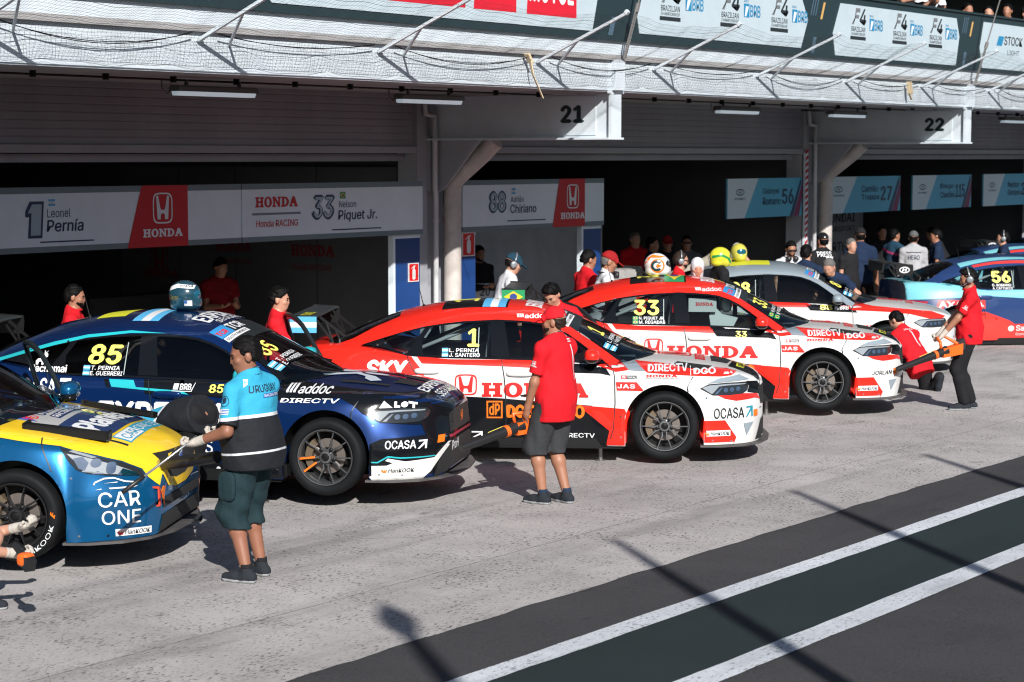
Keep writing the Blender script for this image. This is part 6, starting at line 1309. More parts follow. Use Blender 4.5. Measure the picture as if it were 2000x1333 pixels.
    if headset:
        m = MB(); zz = .0 if headset == 1 else -.20
        for q in (-1, 1):
            if headset == 1:
                a, b = hp(q*.074, -.012, -.008), hp(q*.118, -.012, -.008); m.tube([a, a+(b-a)*.3, b-(b-a)*.12, b], [.034, .043, .041, .026], 14)
            else:
                a = Nk+fx*.10+rx*(q*.055)+S*.0; m.tube([a, a+fx*.045], [.045, .04], 12)
        if headset == 1: m.tube([hp(.10*math.sin(t), -.012, .03+.105*math.cos(t)) for t in np.linspace(-1.6, 1.6, 13)], .010, 6); m.tube([hp(-.09, 0, -.02), hp(-.08, .06, -.06), hp(-.05, .105, -.065)], .006, 5)
        else: m.tube([Nk+fx*(.10*math.cos(t)-.0)+rx*(.1*math.sin(t))+S*.02 for t in np.linspace(.6, 5.68, 13)], .012, 6)
        m.build('headset', M_hp if headset == 1 else mat('headset_dark', (.05, .05, .055), .35, .4), e, smooth=True)
    if glasses:
        m = MB(); m.bar(hp(-.065, .095, .006), hp(.065, .095, .006), .012, .028); m.bar(hp(-.07, .09, .01), hp(-.08, -.01, .01), .006, .008); m.bar(hp(.07, .09, .01), hp(.08, -.01, .01), .006, .008); m.build('glasses', M_blk, e)
    # shirt
    F = Field(lo, hi, h); torso(F, .014); F.ell(P-S*.02, (.165*w+.024+belly*.045, .122+.022+fat*.9, .42), Mt, .05) if shirt_len > .05 else None
    for i in (0, 1): arm(F, i, .016 if sleeve < 1 else .014, sleeve if sleeve < 1 else 2, sleeve < 1)
    F.cone(Nk-S*.04, Nk+S*.035, .075, .066, .03); F.noise(.0035, 32, int(px*7)+999).noise(.0045, 17, int(px*5)+999); F.plane(Nk+S*.036+fx*.03, unit(S+fx*.5)); F.plane(P-S*shirt_len, -S)
    sm = F.mesh('shirt'); so = ob('shirt', sm, shirt, e); e_ = dict(e=e, shirt=so, Nk=Nk, Ch=Ch, P=P, S=S, rx=rx, fx=fx, el=el, wr=wr, sh=sh, Hd=Hd, hr=hr, fw=fw, hu=hu, kn=kn, an=an)
    if collar:
        m = MB(); m.tube([Nk+S*.02+fx*(.075*math.cos(t)+.012)+rx*(.075*math.sin(t)) for t in np.linspace(0, 6.283, 19)], .014, 6); m.build('collar', collar, e, smooth=True)
    if necklace:
        m = MB(); m.tube([Nk+S*(.045-.03*math.cos(t))+fx*(.072*math.cos(t)+.012)+rx*(.068*math.sin(t)) for t in np.linspace(0, 6.283, 25)], .0035, 5); m.build('neck_chain', M_chrome, e, smooth=True)
    # trousers
    F = Field(lo, hi, h); F.ell(P-S*.01, (.165*w+.012+belly*.05, .120+fat*.7, .12), Mt, .04)
    short = leglen == 'short'
    for i in (0, 1): leg(F, i, .026 if short else .018, 1.45 if short else 1.93, .028 if short else .012)
    if short: F.plane((0, 0, hem), (0, 0, -1))
    F.noise(.005, 26, int(px*3)+999); F.plane(P+S*.10, S); ob('shorts' if short else 'trousers', F.mesh('shorts' if short else 'trousers'), legs, e)
    if shoes:
        for i in (0, 1):
            a = an[i]; fd = V3(math.sin(R(8*(i*2-1))), math.cos(R(8)), 0)
            if feet[i][2] > .15: fd = V3(0, .25, -1)
            fd = unit(fd); zb = a[2]-.085 if feet[i][2] <= .15 else a[2]-.2; K = Field(np.minimum(a-.16, a+fd*.22-.08), np.maximum(a+.16, a+fd*.22+.08), min(h, .010))
            K.cone(a-fd*.035+V3(0, 0, -.045), a+fd*.09+V3(0, 0, -.048), .046, .044, .02).cone(a+fd*.09+V3(0, 0, -.05), a+fd*.165+V3(0, 0, -.056), .044, .036, .02).cone(a+V3(0, 0, .01), a+V3(0, .0, -.04), .045, .042, .02)
            if feet[i][2] <= .15: K.plane(V3(0, 0, zb), (0, 0, -1))
            K.plane(a+V3(0, 0, .025), (0, 0, 1)); me = K.mesh('shoe'); me.materials.append(T_shoe); me.materials.append(T_sole)
            if feet[i][2] <= .15: me.polygons.foreach_set('material_index', [1 if p.center.z < zb+.022 else 0 for p in me.polygons])
            ob('shoe', me, None, e)
            if short and h < .013:
                m = MB(); m.tube([a+V3(0, 0, .0), a+V3(0, 0, .05)], [.044, .041], 12); m.build('sock', sock or T_blk, e, smooth=True)
    return e_
def print_on(p, drawing, name, m, fr, off=.004, grid=.05):
    q = Surf(p['shirt'].data); o = drawing.lay(name, m, p['shirt'], fr, q.bvh, off, grid, q.nrm, 1); return o
def axis_m(name, fn):
    """striped cloth: fn(N, L, z, y, x) builds on object coordinates"""
    m = bpy.data.materials.new(name); m.use_nodes = True; nt = m.node_tree; b = nt.nodes['Principled BSDF']; b.inputs['Roughness'].default_value = .8; b.inputs['Specular IOR Level'].default_value = .25
    tc = nt.nodes.new('ShaderNodeTexCoord'); sp = nt.nodes.new('ShaderNodeSeparateXYZ'); nt.links.new(tc.outputs['Object'], sp.inputs[0]); fn(nt, sp, b)
    n = nt.nodes.new('ShaderNodeTexNoise'); n.inputs['Scale'].default_value = 17; n.inputs['Detail'].default_value = 4; nt.links.new(tc.outputs['Object'], n.inputs['Vector'])
    bp = nt.nodes.new('ShaderNodeBump'); bp.inputs['Strength'].default_value = .55; bp.inputs['Distance'].default_value = .02; nt.links.new(n.outputs[0], bp.inputs['Height']); nt.links.new(bp.outputs[0], b.inputs['Normal']); MATS[name] = m
    return m
def bands(stops, ky=0, kx=0):
    def fn(nt, sp, b):
        a = nt.nodes.new('ShaderNodeMath'); a.operation = 'MULTIPLY_ADD'; nt.links.new(sp.outputs['Y'], a.inputs[0]); a.inputs[1].default_value = ky; nt.links.new(sp.outputs['Z'], a.inputs[2])
        c_ = nt.nodes.new('ShaderNodeMath'); c_.operation = 'MULTIPLY_ADD'; nt.links.new(sp.outputs['X'], c_.inputs[0]); c_.inputs[1].default_value = kx; nt.links.new(a.outputs[0], c_.inputs[2])
        k = nt.nodes.new('ShaderNodeMath'); k.operation = 'MULTIPLY'; k.inputs[1].default_value = .5; nt.links.new(c_.outputs[0], k.inputs[0])
        r = nt.nodes.new('ShaderNodeValToRGB'); r.color_ramp.interpolation = 'CONSTANT'; E_ = r.color_ramp.elements
        E_[0].position = 0; E_[0].color = (*stops[0][1], 1); E_[1].position = stops[1][0]/2; E_[1].color = (*stops[1][1], 1)
        for z, c in stops[2:]: q = E_.new(z/2); q.color = (*c, 1)
        nt.links.new(k.outputs[0], r.inputs[0]); nt.links.new(r.outputs[0], b.inputs['Base Color'])
    return fn
# ------------------------------------------------------------------ the crew in front
UB = (.035, .34, .52); UD = (.012, .014, .018); UW = (.62, .64, .68)
T_uru = axis_m('team_jersey_blue_black', bands([(0, UD), (.905, UW), (.918, UD), (1.15, UW), (1.178, UB)], .10))
A_ = person('heavy man in blue and black team jersey and dark cargo shorts beside the yellow car', 490, 14.62, 148, s=1.01, w=1.15, belly=.75, lean=2, head=(42, 12), hs=1.07, h=.0095, shirt=T_uru, legs=T_teal, leglen='short', skin=SKIN[2], hairlen=.2,
    hands=[(-.31, .235, 1.0), (.16, .40, 1.04)], hem=.38, elbows=((-.2, -1, -.5), (1, -.35, .1)), glove=(1, 1), feet=[(-.15, -.05, .085), (.10, .02, .085)], necklace=True, collar=T_teal, shirt_len=.135, sleeve=.86, grip=1.0, sock=T_blk)
T_rman = T_red
B_ = person('man with red cap, red T-shirt and faded black shorts seen from behind', 1086, 17.82, 138, s=1.0, w=1.06, belly=.15, lean=0, head=(25, 4), h=.0095, shirt=T_red, legs=T_den, leglen='short', skin=SKIN[1], hairlen=.12, hair=HAIR[2], cap=cloth('cap_red', (.60, .012, .02)), brim='back',
    hands=[(-.20, .15, .84), (.16, .40, .95)], elbows=((-.7, -.7, 0), (.7, -.7, 0)), feet=[(-.10, .06, .085), (.09, -.05, .085)], shirt_len=.20, hem=.435, sleeve=.72, grip=.45, necklace=True, beard=True, sock=cloth('sock_navy', (.015, .03, .06)))
C_ = person('bearded man with silver ear defenders, red polo and black trousers holding a leaf blower', 1897, 24.55, 172, s=.985, w=1.0, belly=.08, lean=0, head=(0, 12), h=.0115, shirt=T_red, legs=T_blk, skin=SKIN[1], hairlen=.4, headset=1, beard=True,
    hands=[(-.17, .37, .86), (.06, .36, .90)], elbows=((-.5, -1, -.3), (.6, -1, 0)), glove=(1, 1), feet=[(-.08, .05, .085), (.08, -.04, .085)], shirt_len=.13, sleeve=.72, grip=1.1, collar=T_red)
D_p = person('man in red T-shirt crouching with his back turned at the wheel of the grey car', 1790, 26.6, 128, s=1.0, lean=33, pelvis=(0, -.06, .34), head=(10, 20), h=.012, shirt=T_red, legs=T_blk, skin=SKIN[0], hairlen=.3, feet=[(-.17, .22, .085), (.13, -.32, .20)], knees=[(-.3, 1, 1), (.1, 1, -.35)],
    hands=[(-.2, .62, .42), (.16, .60, .42)], shirt_len=.15, sleeve=.72)
E_p = person('crouching mechanic with dark beanie at the left edge tightening the front wheel', -132, 13.35, 12, s=1.0, lean=28, pelvis=(0, -.05, .36), head=(0, 8), h=.0105, shirt=cloth('jersey_light_blue', UB), legs=T_blk, skin=SKIN[0], hairlen=0, cap=cloth('beanie_black', (.014, .014, .015)), brim=False, feet=[(-.15, .22, .085), (.17, -.34, .14)], knees=[(0, 1, 1), (.1, 1, -.6)],
    hands=[(-.12, .50, .56), (.16, .47, .44)], elbows=((-.6, -.3, -.8), (.8, -.2, -.7)), glove=(1, 1), shirt_len=.13, sleeve=.8, grip=1.0)
F_p = person('mechanic bent over behind the yellow bonnet, only his dark back showing', 352, 16.6, 150, s=1.0, w=1.04, belly=.1, lean=103, head=(0, 30), h=.012, shirt=axis_m('team_jersey_bent', bands([(0, UD), (1.30, UW), (1.38, UB)], 3)), legs=T_blk, skin=SKIN[1], feet=[(-.13, .0, .085), (.13, .0, .085)], pelvis=(0, -.12, .93), hands=[(-.2, .50, .35), (.2, .50, .35)], shirt_len=.1, sleeve=.7)
# prints on the clothes
def body_fr(p, o, u, v, n): return tuple(Vector(tuple(float(c) for c in q)) for q in (o, u, v, n))
def back_fr(p, dz=0): return body_fr(p, p['Ch']+p['S']*dz, p['rx'], p['S'], -p['fx'])
def sleeve_fr(p, i, t=.35):
    q = i*2-1; d = unit(p['el'][i]-p['sh'][i]); o = p['sh'][i]+(p['el'][i]-p['sh'][i])*t; n = unit(p['rx']*q-d*(p['rx']*q).dot(d)); u = np.cross(-d, n); return body_fr(p, o, u, -d, n)
J_ = mat('jersey_ink', (.01, .02, .05), .7); JB = mat('jersey_print_blue', (.02, .11, .36), .7); JW = mat('jersey_print_white', (.65, .66, .68), .7)
print_on(A_, D2().text('URUGUAY', -.14, .105, .16, .155, .015, .25), 'lettering', J_, back_fr(A_))
print_on(A_, D2().rect(-.05, .066, .15, .094, .01), 'plate', JB, back_fr(A_)); print_on(A_, D2().text('RACING TEAM', -.04, .071, .145, .089, .012, .2), 'lettering', JW, back_fr(A_), .006)
f = sleeve_fr(A_, 0, .38)
print_on(A_, D2().ring(0, .02, .034, .040, .004, 20).poly([(-.015, -.0), (.012, .01), (.016, .04), (.0, .05), (-.018, .035)]), 'emblem', J_, f)
print_on(A_, D2().rect(-.036, -.075, .036, -.035), 'flag', JW, f); print_on(A_, D2().rect(-.010, -.046, .036, -.040).rect(-.010, -.057, .036, -.052).rect(-.036, -.069, .036, -.064), 'flag', mat('flag_stripe_blue', (.03, .12, .4), .6), f, .006)
print_on(A_, D2().poly([(-.135, .165), (-.175, .145), (-.115, .245), (-.075, .25)]), 'shoulder_panel', JW, back_fr(A_), .003)
def hsm(p, fr, s_): 
    print_on(p, D2().hmark(0, s_*.25, s_, s_*.9).slab('HONDA', -s_*.8, -s_*.55, s_*.8, -s_*.25), 'emblem', JW, fr)
hsm(B_, sleeve_fr(B_, 0, .45), .04); hsm(C_, sleeve_fr(C_, 0, .45), .04); hsm(D_p, sleeve_fr(D_p, 0, .4), .04)
print_on(B_, D2().poly([(.075, .16), (.10, .16), (.095, -.14), (.088, -.14)], [(.06, .19), (.11, .19), (.11, .182), (.06, .182)], [(.065, .21), (.11, .21), (.11, .20), (.065, .20)], [(.082, .225), (.09, .225), (.09, .25), (.082, .25)]), 'print', JW, back_fr(B_))
print_on(D_p, D2().poly([(-.01, .14), (.012, .14), (.016, -.12), (.004, -.12)]).text('HONDA', -.08, .15, .09, .175, .02), 'print', JW, back_fr(D_p))
for p_ in (A_,):                                               # cargo pockets
    k = p_['kn'][0]; hp_ = p_['P']-p_['rx']*.09; c_ = (k*.55+hp_*.45); m = MB(); m.ball(tuple(c_-p_['rx']*.118), .022, .075, .105, 12, 8, e=.55); m.build('cargo_pocket', T_teal, p_['e'], smooth=True)
# ------------------------------------------------------------------ background people
def bg(label, px, D_, phi, **k): return person(label, px, D_, phi, **dict(dict(h=.016), **k))
bg('mechanic with short beard and red polo in profile behind the blue car', 140, 21.0, 5, shirt=T_red, beard=True, head=(0, 8), h=.012, collar=T_red, sleeve=.7)
bg('person bending down behind the blue roof, only dark hair showing', 287, 21.4, 10, lean=40, crouch=.02, shirt=T_blk, hair=HAIR[1], skin=SKIN[0])
q = bg('young mechanic in red polo looking right behind the open door of the blue car', 540, 20.6, 2, head=(0, 6), h=.012, skin=SKIN[0], hairlen=.35, collar=T_red, sleeve=.7, hands=[(-.2, .3, 1.0), (.2, .35, 1.0)])
bg('mechanic in red shirt, darkened for shade, standing deep in the left garage', 428, 26.7, -60, shirt=cloth('cotton_red_shaded', (.20, .006, .01)), head=(10, 20), hands=[(-.1, .3, 1.1), (.1, .3, 1.1)])  # darker copy of the red cotton: the garage shade is put into its colour
bg('long haired person in black with sunglasses deep in the left garage', 655, 29.6, -95, shirt=T_blk, sleeve=2, hairlen=.9, hair=HAIR[2], glasses=True, s=.98)
q = bg('photographer in black jacket and white vest with number 20', 934, 30.3, -62, shirt=T_blk, sleeve=2, beard=True, hands=[(-.05, .34, 1.12), (.09, .34, 1.12)], head=(0, 10))
F = Field((-.3, -.3, .8), (.3, .3, 1.5), .016); F.ell((0, .01, 1.05), (.23, .19, .34), None, 0); F.plane((0, 0, 1.16), (0, 0, 1)); F.plane((0, 0, .85), (0, 0, -1)); o = ob('vest', F.mesh('vest'), T_wht, q['e'])
s_ = Surf(o.data); D2().text('20', -.09, .98, .07, 1.10, .02).lay('number', J_, o, ((0, 0, 0), (1, 0, 0), (0, 0, 1), (0, 1, 0)), s_.bvh, .006, .05, s_.nrm, 1) if False else D2().text('20', -.07, .98, .09, 1.10, .02).lay('number', J_, o, ((0, 0, 0), (-1, 0, 0), (0, 0, 1), (0, 1, 0)), s_.bvh, .006, .05, s_.nrm, 1)
bg('man in white shirt with navy cap and ear defenders behind the red roof', 982, 26.2, 12, s=1.05, w=1.2, shirt=T_wht, sleeve=2, lean=9, cap=T_hat, headset=1, head=(0, 18), skin=SKIN[0], h=.013)
bg('black haired mechanic in red leaning over the roof of the car with number 1', 1096, 22.4, -112, lean=20, head=(-10, 30), hairlen=.4, h=.012, hands=[(-.18, .32, 1.28), (.12, .30, 1.32)], elbows=((-1, 0, -.6), (1, 0, -.6)), crouch=.0, skin=SKIN[0])
bg('mechanic in red T-shirt with black hair left of the man in the red cap', 1146, 27.0, 25, s=1.05, head=(0, 15), skin=SKIN[1], h=.014)
T_cap2 = cloth('cap_black_red', (.30, .012, .014))
bg('older man in white shirt with red cap and headset round his neck', 1178, 26.2, 8, s=1.06, w=1.15, shirt=T_wht, cap=T_cap2, headset=2, lean=4, head=(0, 18), skin=SKIN[1], hair=HAIR[1], hairlen=.15, h=.013)
bg('grey haired man in red T-shirt in the shade of the second garage', 1240, 34.6, -70, hair=HAIR[1], skin=SKIN[0], s=1.02)
bg('dark haired man in shadow behind the white helmet', 1273, 33.4, -20, shirt=T_navy)
bg('man with red cap in the shade of the second garage', 1303, 33.8, -85, cap=T_cap2, shirt=T_blk)
bg('man in grey T-shirt with sunglasses in the shade of the second garage', 1341, 34.0, -92, shirt=T_gry, glasses=True)
bg('balding man with dark ear defenders and glasses in profile behind the helmets', 1316, 28.4, 5, headset=1, hairlen=.12, hair=HAIR[2], skin=SKIN[0], glasses=True, beard=True, lean=8, h=.013)
def helmet(name, lab, loc, rz, shell, visor, s=1.0, parent=None, accent=None, frame=None, pitch=0):
    e = empty(name, lab, 'helmet', None if parent is None else None, loc, rz, parent); e.scale = (s, s, s); e.rotation_euler = (R(pitch), 0, rz)
    F = Field((-.19, -.22, -.02), (.19, .22, .30), .008); F.ell((0, -.01, .145), (.125, .150, .135), None, 0).ell((0, .045, .07), (.095, .105, .075), None, .04).ell((0, -.06, .06), (.105, .085, .06), None, .03); F.plane((0, 0, .005), (0, 0, -1)); F.ell((0, .165, .155), (.115, .085, .042), None, 0, 'cut')
    me = F.mesh('shell'); o = ob('shell', me, shell, e)
    G = Field((-.17, -.05, .05), (.17, .22, .26), .008); G.ell((0, -.008, .146), (.118, .146, .128), None, 0); G.plane((0, .0, .205), (0, 0, 1)); G.plane((0, 0, .10), (0, 0, -1)); G.plane((0, .02, 0), (0, -1, 0)); ob('visor', G.mesh('visor'), visor, e)
    if accent: accent(o, Surf(me))
    return e
V_dark = mat('visor_dark', (.01, .012, .015), .08, coat=1); V_blue = mat('visor_blue', (.02, .2, .3), .06, .6, coat=1)
Hs = lambda n_, c_: mat(n_, c_, .18, coat=1)
def on_roof(key, x, y, turn):
    c_ = CARS[key]; h_ = c_.G.bvh.ray_cast(Vector((x, y, 3)), Vector((0, 0, -1)))[0]; m = Matrix.Translation(c_.e.location) @ c_.e.rotation_euler.to_matrix().to_4x4() @ Matrix.Scale(CAR_K, 4)
    return tuple(m @ (h_+Vector((0, 0, .005)))), c_.e.rotation_euler.z+R(turn)-R(90)
def side_dec(o, S_, g, name, m, q=1, off=.003, grid=.03): return g.lay(name, m, o, ((0, 0, 0), (0, q, 0), (0, 0, 1), (q, 0, 0)), S_.bvh, off, grid, S_.nrm, 1)
def acc85(o, S_):
    side_dec(o, S_, D2().poly([(-.14, .215), (-.05, .25), (.10, .235), (.10, .205), (-.04, .215), (-.13, .185)]), 'white_band', I_wht); side_dec(o, S_, D2().text('OCASA', -.02, .217, .09, .237, .02), 'lettering', I_blk, 1, .006)
    side_dec(o, S_, D2().rect(.02, .05, .09, .10), 'flag', I_wht); side_dec(o, S_, D2().rect(.02, .075, .05, .10), 'flag', JB, 1, .006); side_dec(o, S_, D2().text('Tiago', -.13, .10, -.03, .15, .0, .3), 'lettering', mat('helmet_gold', (.4, .3, .08), .3, .5))
loc, rz = on_roof('85', -1.55, .02, 0)
helmet('helmet', 'dark teal racing helmet with white band on the blue roof', loc, rz, Hs('shell_dark_teal', (.012, .05, .075)), V_blue, 1.0, None, acc85)
def acc33(o, S_):
    side_dec(o, S_, D2().ring(.0, .13, .085, .085, .018, 26), 'orange_ring', I_org); side_dec(o, S_, D2().ring(-.01, .13, .068, .066, .03, 26, 1, 40, 320), 'dark_arc', mat('helmet_dark_green', (.01, .04, .045), .3), 1, .005); side_dec(o, S_, D2().poly([(-.02, .13), (.0, .155), (.05, .132), (.0, .105)]), 'orange_drop', I_org, 1, .006)
    side_dec(o, S_, D2().poly([(-.15, .20), (-.06, .26), (.10, .24), (.04, .225), (-.08, .225), (-.14, .15)]), 'orange_crown', I_org)
loc, rz = on_roof('33', -1.88, .0, 0)
helmet('helmet', 'white and orange racing helmet standing on the red roof with number 33', loc, rz, Hs('shell_white', (.72, .71, .70)), V_dark, 1.0, None, acc33)
loc, rz = on_roof('88', -2.02, .0, -70)
helmet('helmet', 'blue and yellow racing helmet facing the camera on the grey roof', loc, rz, Hs('shell_yellow_pale', (.55, .50, .08)), V_blue, .95)
def helmeted(lab, px, D_, phi, shell, visor, accent=None, **k):
    p_ = bg(lab, px, D_, phi, hairlen=0, **k); hh = p_['Hd']; f_ = p_['fw']; h_ = helmet('helmet', None, tuple(hh-V3(0, 0, .155)), math.atan2(-f_[0], f_[1]), shell, visor, 1.0, p_['e'], accent)
    for kk in ('label', 'category'):
        if kk in h_: del h_[kk]
    return p_
T_sui = axis_m('race_suit_white_black', bands([(0, (.02, .02, .022)), (1.2, (.6, .6, .6)), (1.28, (.02, .03, .03)), (1.33, (.6, .6, .6)), (1.42, (.03, .03, .03))]))
helmeted('driver in black and white suit wearing a patterned white helmet', 1287, 27.4, -25, Hs('shell_pale', (.55, .58, .58)), V_dark, lambda o, S_: side_dec(o, S_, D2().ring(-.02, .18, .07, .05, .02).poly([(.0, .04), (.10, .04), (.10, .09), (.0, .09)]), 'pattern', I_blk), shirt=T_sui, sleeve=2, s=1.0)
helmeted('driver with yellow and green helmet behind the grey car', 1406, 28.9, 12, Hs('shell_yellow', (.66, .62, .04)), V_dark, lambda o, S_: side_dec(o, S_, D2().poly([(-.14, .165), (-.02, .19), (.10, .13), (.13, .07), (.10, .06), (.06, .12), (-.03, .155), (-.14, .13)]), 'green_band', mat('helmet_green', (.02, .25, .06), .3)), shirt=T_blk, sleeve=2, s=1.02)
p_ = bg('driver in white balaclava and dark suit looking down behind the red roof', 1361, 25.6, -88, z=.06, shirt=T_blk, sleeve=2, lean=4, head=(0, 14), hairlen=0, skin=SKIN[0], h=.013)
F = Field(p_['Hd']-.22, p_['Hd']+.2, .009); Mh_ = np.stack([p_['hr'], p_['fw'], p_['hu']]); hd = p_['Hd']; F.ell(hd+p_['hu']*.03-p_['fw']*.01, (.084, .104, .098), Mh_, 0).ell(hd-p_['hu']*.035+p_['fw']*.02, (.068, .080, .084), Mh_, .03).cone(hd-p_['hu']*.08, p_['Nk'], .072, .078, .03).ell(hd+p_['fw']*.10-p_['hu']*.018, (.056, .06, .062), Mh_, 0, 'cut'); ob('balaclava', F.mesh('balaclava'), T_wht, p_['e'])
p_ = bg('photographer with white cap holding a camera to his face', 1440, 30.8, -92, shirt=T_gry, cap=T_wht, hands=[(-.07, .20, 1.56), (.07, .20, 1.56)], elbows=((-.7, .3, -1), (.7, .3, -1)), skin=SKIN[0], head=(0, 0))
m = MB(); c0 = p_['Hd']+p_['fw']*.15; m.box(c0[0]-.06, c0[1]-.03, c0[2]-.05, c0[0]+.06, c0[1]+.03, c0[2]+.04); m.tube([c0+p_['fw']*.03, c0+p_['fw']*.14], [.035, .04], 12); tag(m.build('camera', M_blk), 'black camera held up by the photographer in the white cap', 'camera'); o = bpy.data.objects['camera.001'] if 'camera.001' in bpy.data.objects else None
if o: o.matrix_world = Matrix.Translation(p_['e'].location) @ p_['e'].rotation_euler.to_matrix().to_4x4()
bg('man in white T-shirt with headphones round his neck and glasses', 1544, 32.0, -82, shirt=T_wht, headset=2, glasses=True, beard=True, head=(0, 18), h=.014)
bg('dark haired man in navy T-shirt seen from behind', 1574, 30.3, 68, shirt=T_navy, hairlen=.35, skin=SKIN[0])
p_ = bg('marshal in black vest and black helmet standing by the second drain pipe', 1607, 33.2, 118, shirt=T_blk, cap=mat('helmet_shell_black', (.012, .012, .013), .2, coat=1), brim=False, s=1.04, hairlen=.1, hands=[(-.25, .2, 1.05), (.2, .3, 1.0)])
print_on(p_, D2().rect(-.02, -.22, .13, .12), 'vest_panel', JW, back_fr(p_)); print_on(p_, D2().text('PRESS', -.16, .12, .10, .2, .03), 'lettering', JW, back_fr(p_))
bg('balding man half hidden behind the second drain pipe', 1662, 34.5, -60, shirt=T_blk, hairlen=.1, hair=HAIR[1], skin=SKIN[0], s=.96)
bg('grey haired man in navy polo leaning over the windscreen of the grey car', 1640, 29.6, -120, shirt=T_navy, hair=HAIR[1], lean=38, head=(0, 14), skin=SKIN[0], hands=[(-.3, .35, .95), (.25, .35, .95)], h=.013, collar=T_navy)
p_ = bg('broad man in navy shirt seen from behind by the black barrel', 1680, 34.6, 95, shirt=T_navy, w=1.15, cap=T_blk, s=1.06, hands=[(-.26, .0, .76), (.30, .05, .76)])
T_pk = axis_m('team_shirt_navy_pink', bands([(0, (.012, .03, .06)), (1.27, (.5, .05, .16)), (1.31, (.014, .05, .09))], 0, .25))
bg('man in navy and pink team shirt facing right in the third garage', 1746, 37.2, 30, shirt=T_pk, s=1.0)
p_ = bg('driver in pale grey race suit with cap seen from behind', 1784, 36.4, 85, shirt=T_suit, sleeve=2, legs=T_suit, cap=T_gry, s=.99)
print_on(p_, D2().text('HERO', -.10, -.02, .10, .06, .03).rect(-.13, .1, .13, .115), 'lettering', J_, back_fr(p_))
bg('man in navy team shirt facing left in the third garage', 1830, 37.0, 172, shirt=T_navy, head=(0, 8))
bg('man in dark clothes in the shade between the third garage figures', 1722, 38.6, -80, shirt=T_blk)
bg('man in black leaning behind the tail of the dark race car', 1846, 39.6, 150, shirt=T_blk, lean=25)
bg('man with silver headset facing left beyond the light blue roof', 1960, 36.0, 168, shirt=T_navy, headset=1, skin=SKIN[0])
# spectators on the terrace
SP = [(1764, 33.0, -60, T_blk, 'bare armed spectator in black leaning on the terrace parapet'), (1788, 33.6, -110, T_wht, 'spectator in white leaning on the parapet beside the one in black'), (1828, 34.3, -90, T_gry, 'spectator with pale cap looking over the parapet'), (1880, 34.8, -70, T_blk, 'spectator with black hair and beard above the slanted parapet marks'), (1921, 35.2, -100, T_blk, 'spectator with curly dark hair looking over the parapet'), (1958, 35.8, -120, T_navy, 'spectator turned away near the right end of the parapet'), (1994, 36.2, -60, T_blk, 'spectator with black cap at the right edge of the parapet')]
for i, (px, D_, phi, t_, lab) in enumerate(SP):
    l_ = (px-1000)/4000; Y_ = 14.12; dpt = Y_/(l_*math.sin(RT)+math.cos(RT)); zt = 3.05+(305-(2 if i < 2 else (8, 16, 22, 18, 24)[i-2]))*dpt/4000-(1.02 if i < 2 else 1.20)
    bg(lab, px, dpt, phi, z=zt, pelvis=(0, 0, .45), feet=[(-.1, -.22, .10), (.1, -.22, .10)], knees=[(0, .4, -1), (0, .4, -1)], shirt=t_, sleeve=.5, cap=T_wht if i == 2 else (T_blk if i == 6 else None), beard=i in (3, 6), skin=SKIN[i % 2], hands=[(-.16, .46 if i < 2 else .2, .98 if i < 2 else .6), (.16, .46 if i < 2 else .2, .98 if i < 2 else .6)], group='spectators on the terrace')
# ------------------------------------------------------------------ tools and loose things
M_or = mat('tool_orange', (.78, .13, .015), .4); M_tool = mat('tool_black', (.014, .014, .015), .4); M_alu = mat('tool_aluminium', (.5, .5, .5), .3, .9)
def W(px, py, D_):
    m = CAM.rotation_euler.to_matrix(); return Vector(CAM.location)+(-m.col[2]+m.col[0]*((px-1000)/4000)-m.col[1]*((py-666.5)/4000))*D_
def blower(lab, nz0, nz1, grip, bat, s=1.0):
    """nz0 tip of the nozzle, nz1 its root, grip the handle, bat the battery end"""
    e = empty('leaf_blower', lab, 'leaf blower', 'battery leaf blowers', tuple(nz1)); d = (nz1-nz0).normalized(); o = nz1; L_ = lambda p: tuple(Vector(p)-o)
    m = MB(); m.tube([L_(nz0), L_(nz0+d*.05), L_(nz0+(nz1-nz0)*.55), L_(nz1), L_(nz1+d*.10)], [.030, .034, .040, .052, .060], 14); m.build('nozzle', M_tool, e, angle=50)
    m = MB(); up = Vector((0, 0, 1)); b0 = nz1+d*.02; q = [b0-up*.06, b0+d*.30-up*.10, bat-up*.05, bat+up*.01, b0+d*.18+up*.03, b0+up*.05]
    sd = d.cross(up).normalized()*.05; m.add([L_(p-sd) for p in q]+[L_(p+sd) for p in q], [tuple(range(6))[::-1], tuple(range(6, 12))]+[(i, (i+1) % 6, 6+(i+1) % 6, 6+i) for i in range(6)]); m.build('housing', M_or, e)
    m = MB(); m.tube([L_(b0+up*.04), L_(b0-d*.02+up*.13), L_(grip-d*.06+up*.015), L_(grip+d*.06+up*.01), L_(b0+d*.26+up*.03)], .019, 8); m.build('handle', M_or, e, smooth=True)
    m = MB(); m.bar(L_(bat-d*.05-up*.02), L_(bat+d*.07+up*.0), .085, .12); m.build('battery', mat('tool_battery', (.03, .03, .035), .5), e)
    m = MB(); m.tube([L_(nz1-d*.10), L_(nz1-d*.06)], [.052, .054], 14); m.build('ring', M_or, e)
    m = MB(); m.bar(L_(nz0+(nz1-nz0)*.55+up*.040-sd*.5), L_(nz0+(nz1-nz0)*.85+up*.047-sd*.5), .004, .004); m.build('trim_line', I_num, e)
def pw(p, i, f_=.06, up_=0): 
    e = p['e']; m = Matrix.Translation(e.location) @ e.rotation_euler.to_matrix().to_4x4() @ Matrix.Scale(e.scale[0], 4); v = p['wr'][i]+unit(p['wr'][i]-p['el'][i])*f_; return m @ Vector(tuple(float(c) for c in v))
g1 = pw(C_, 0)
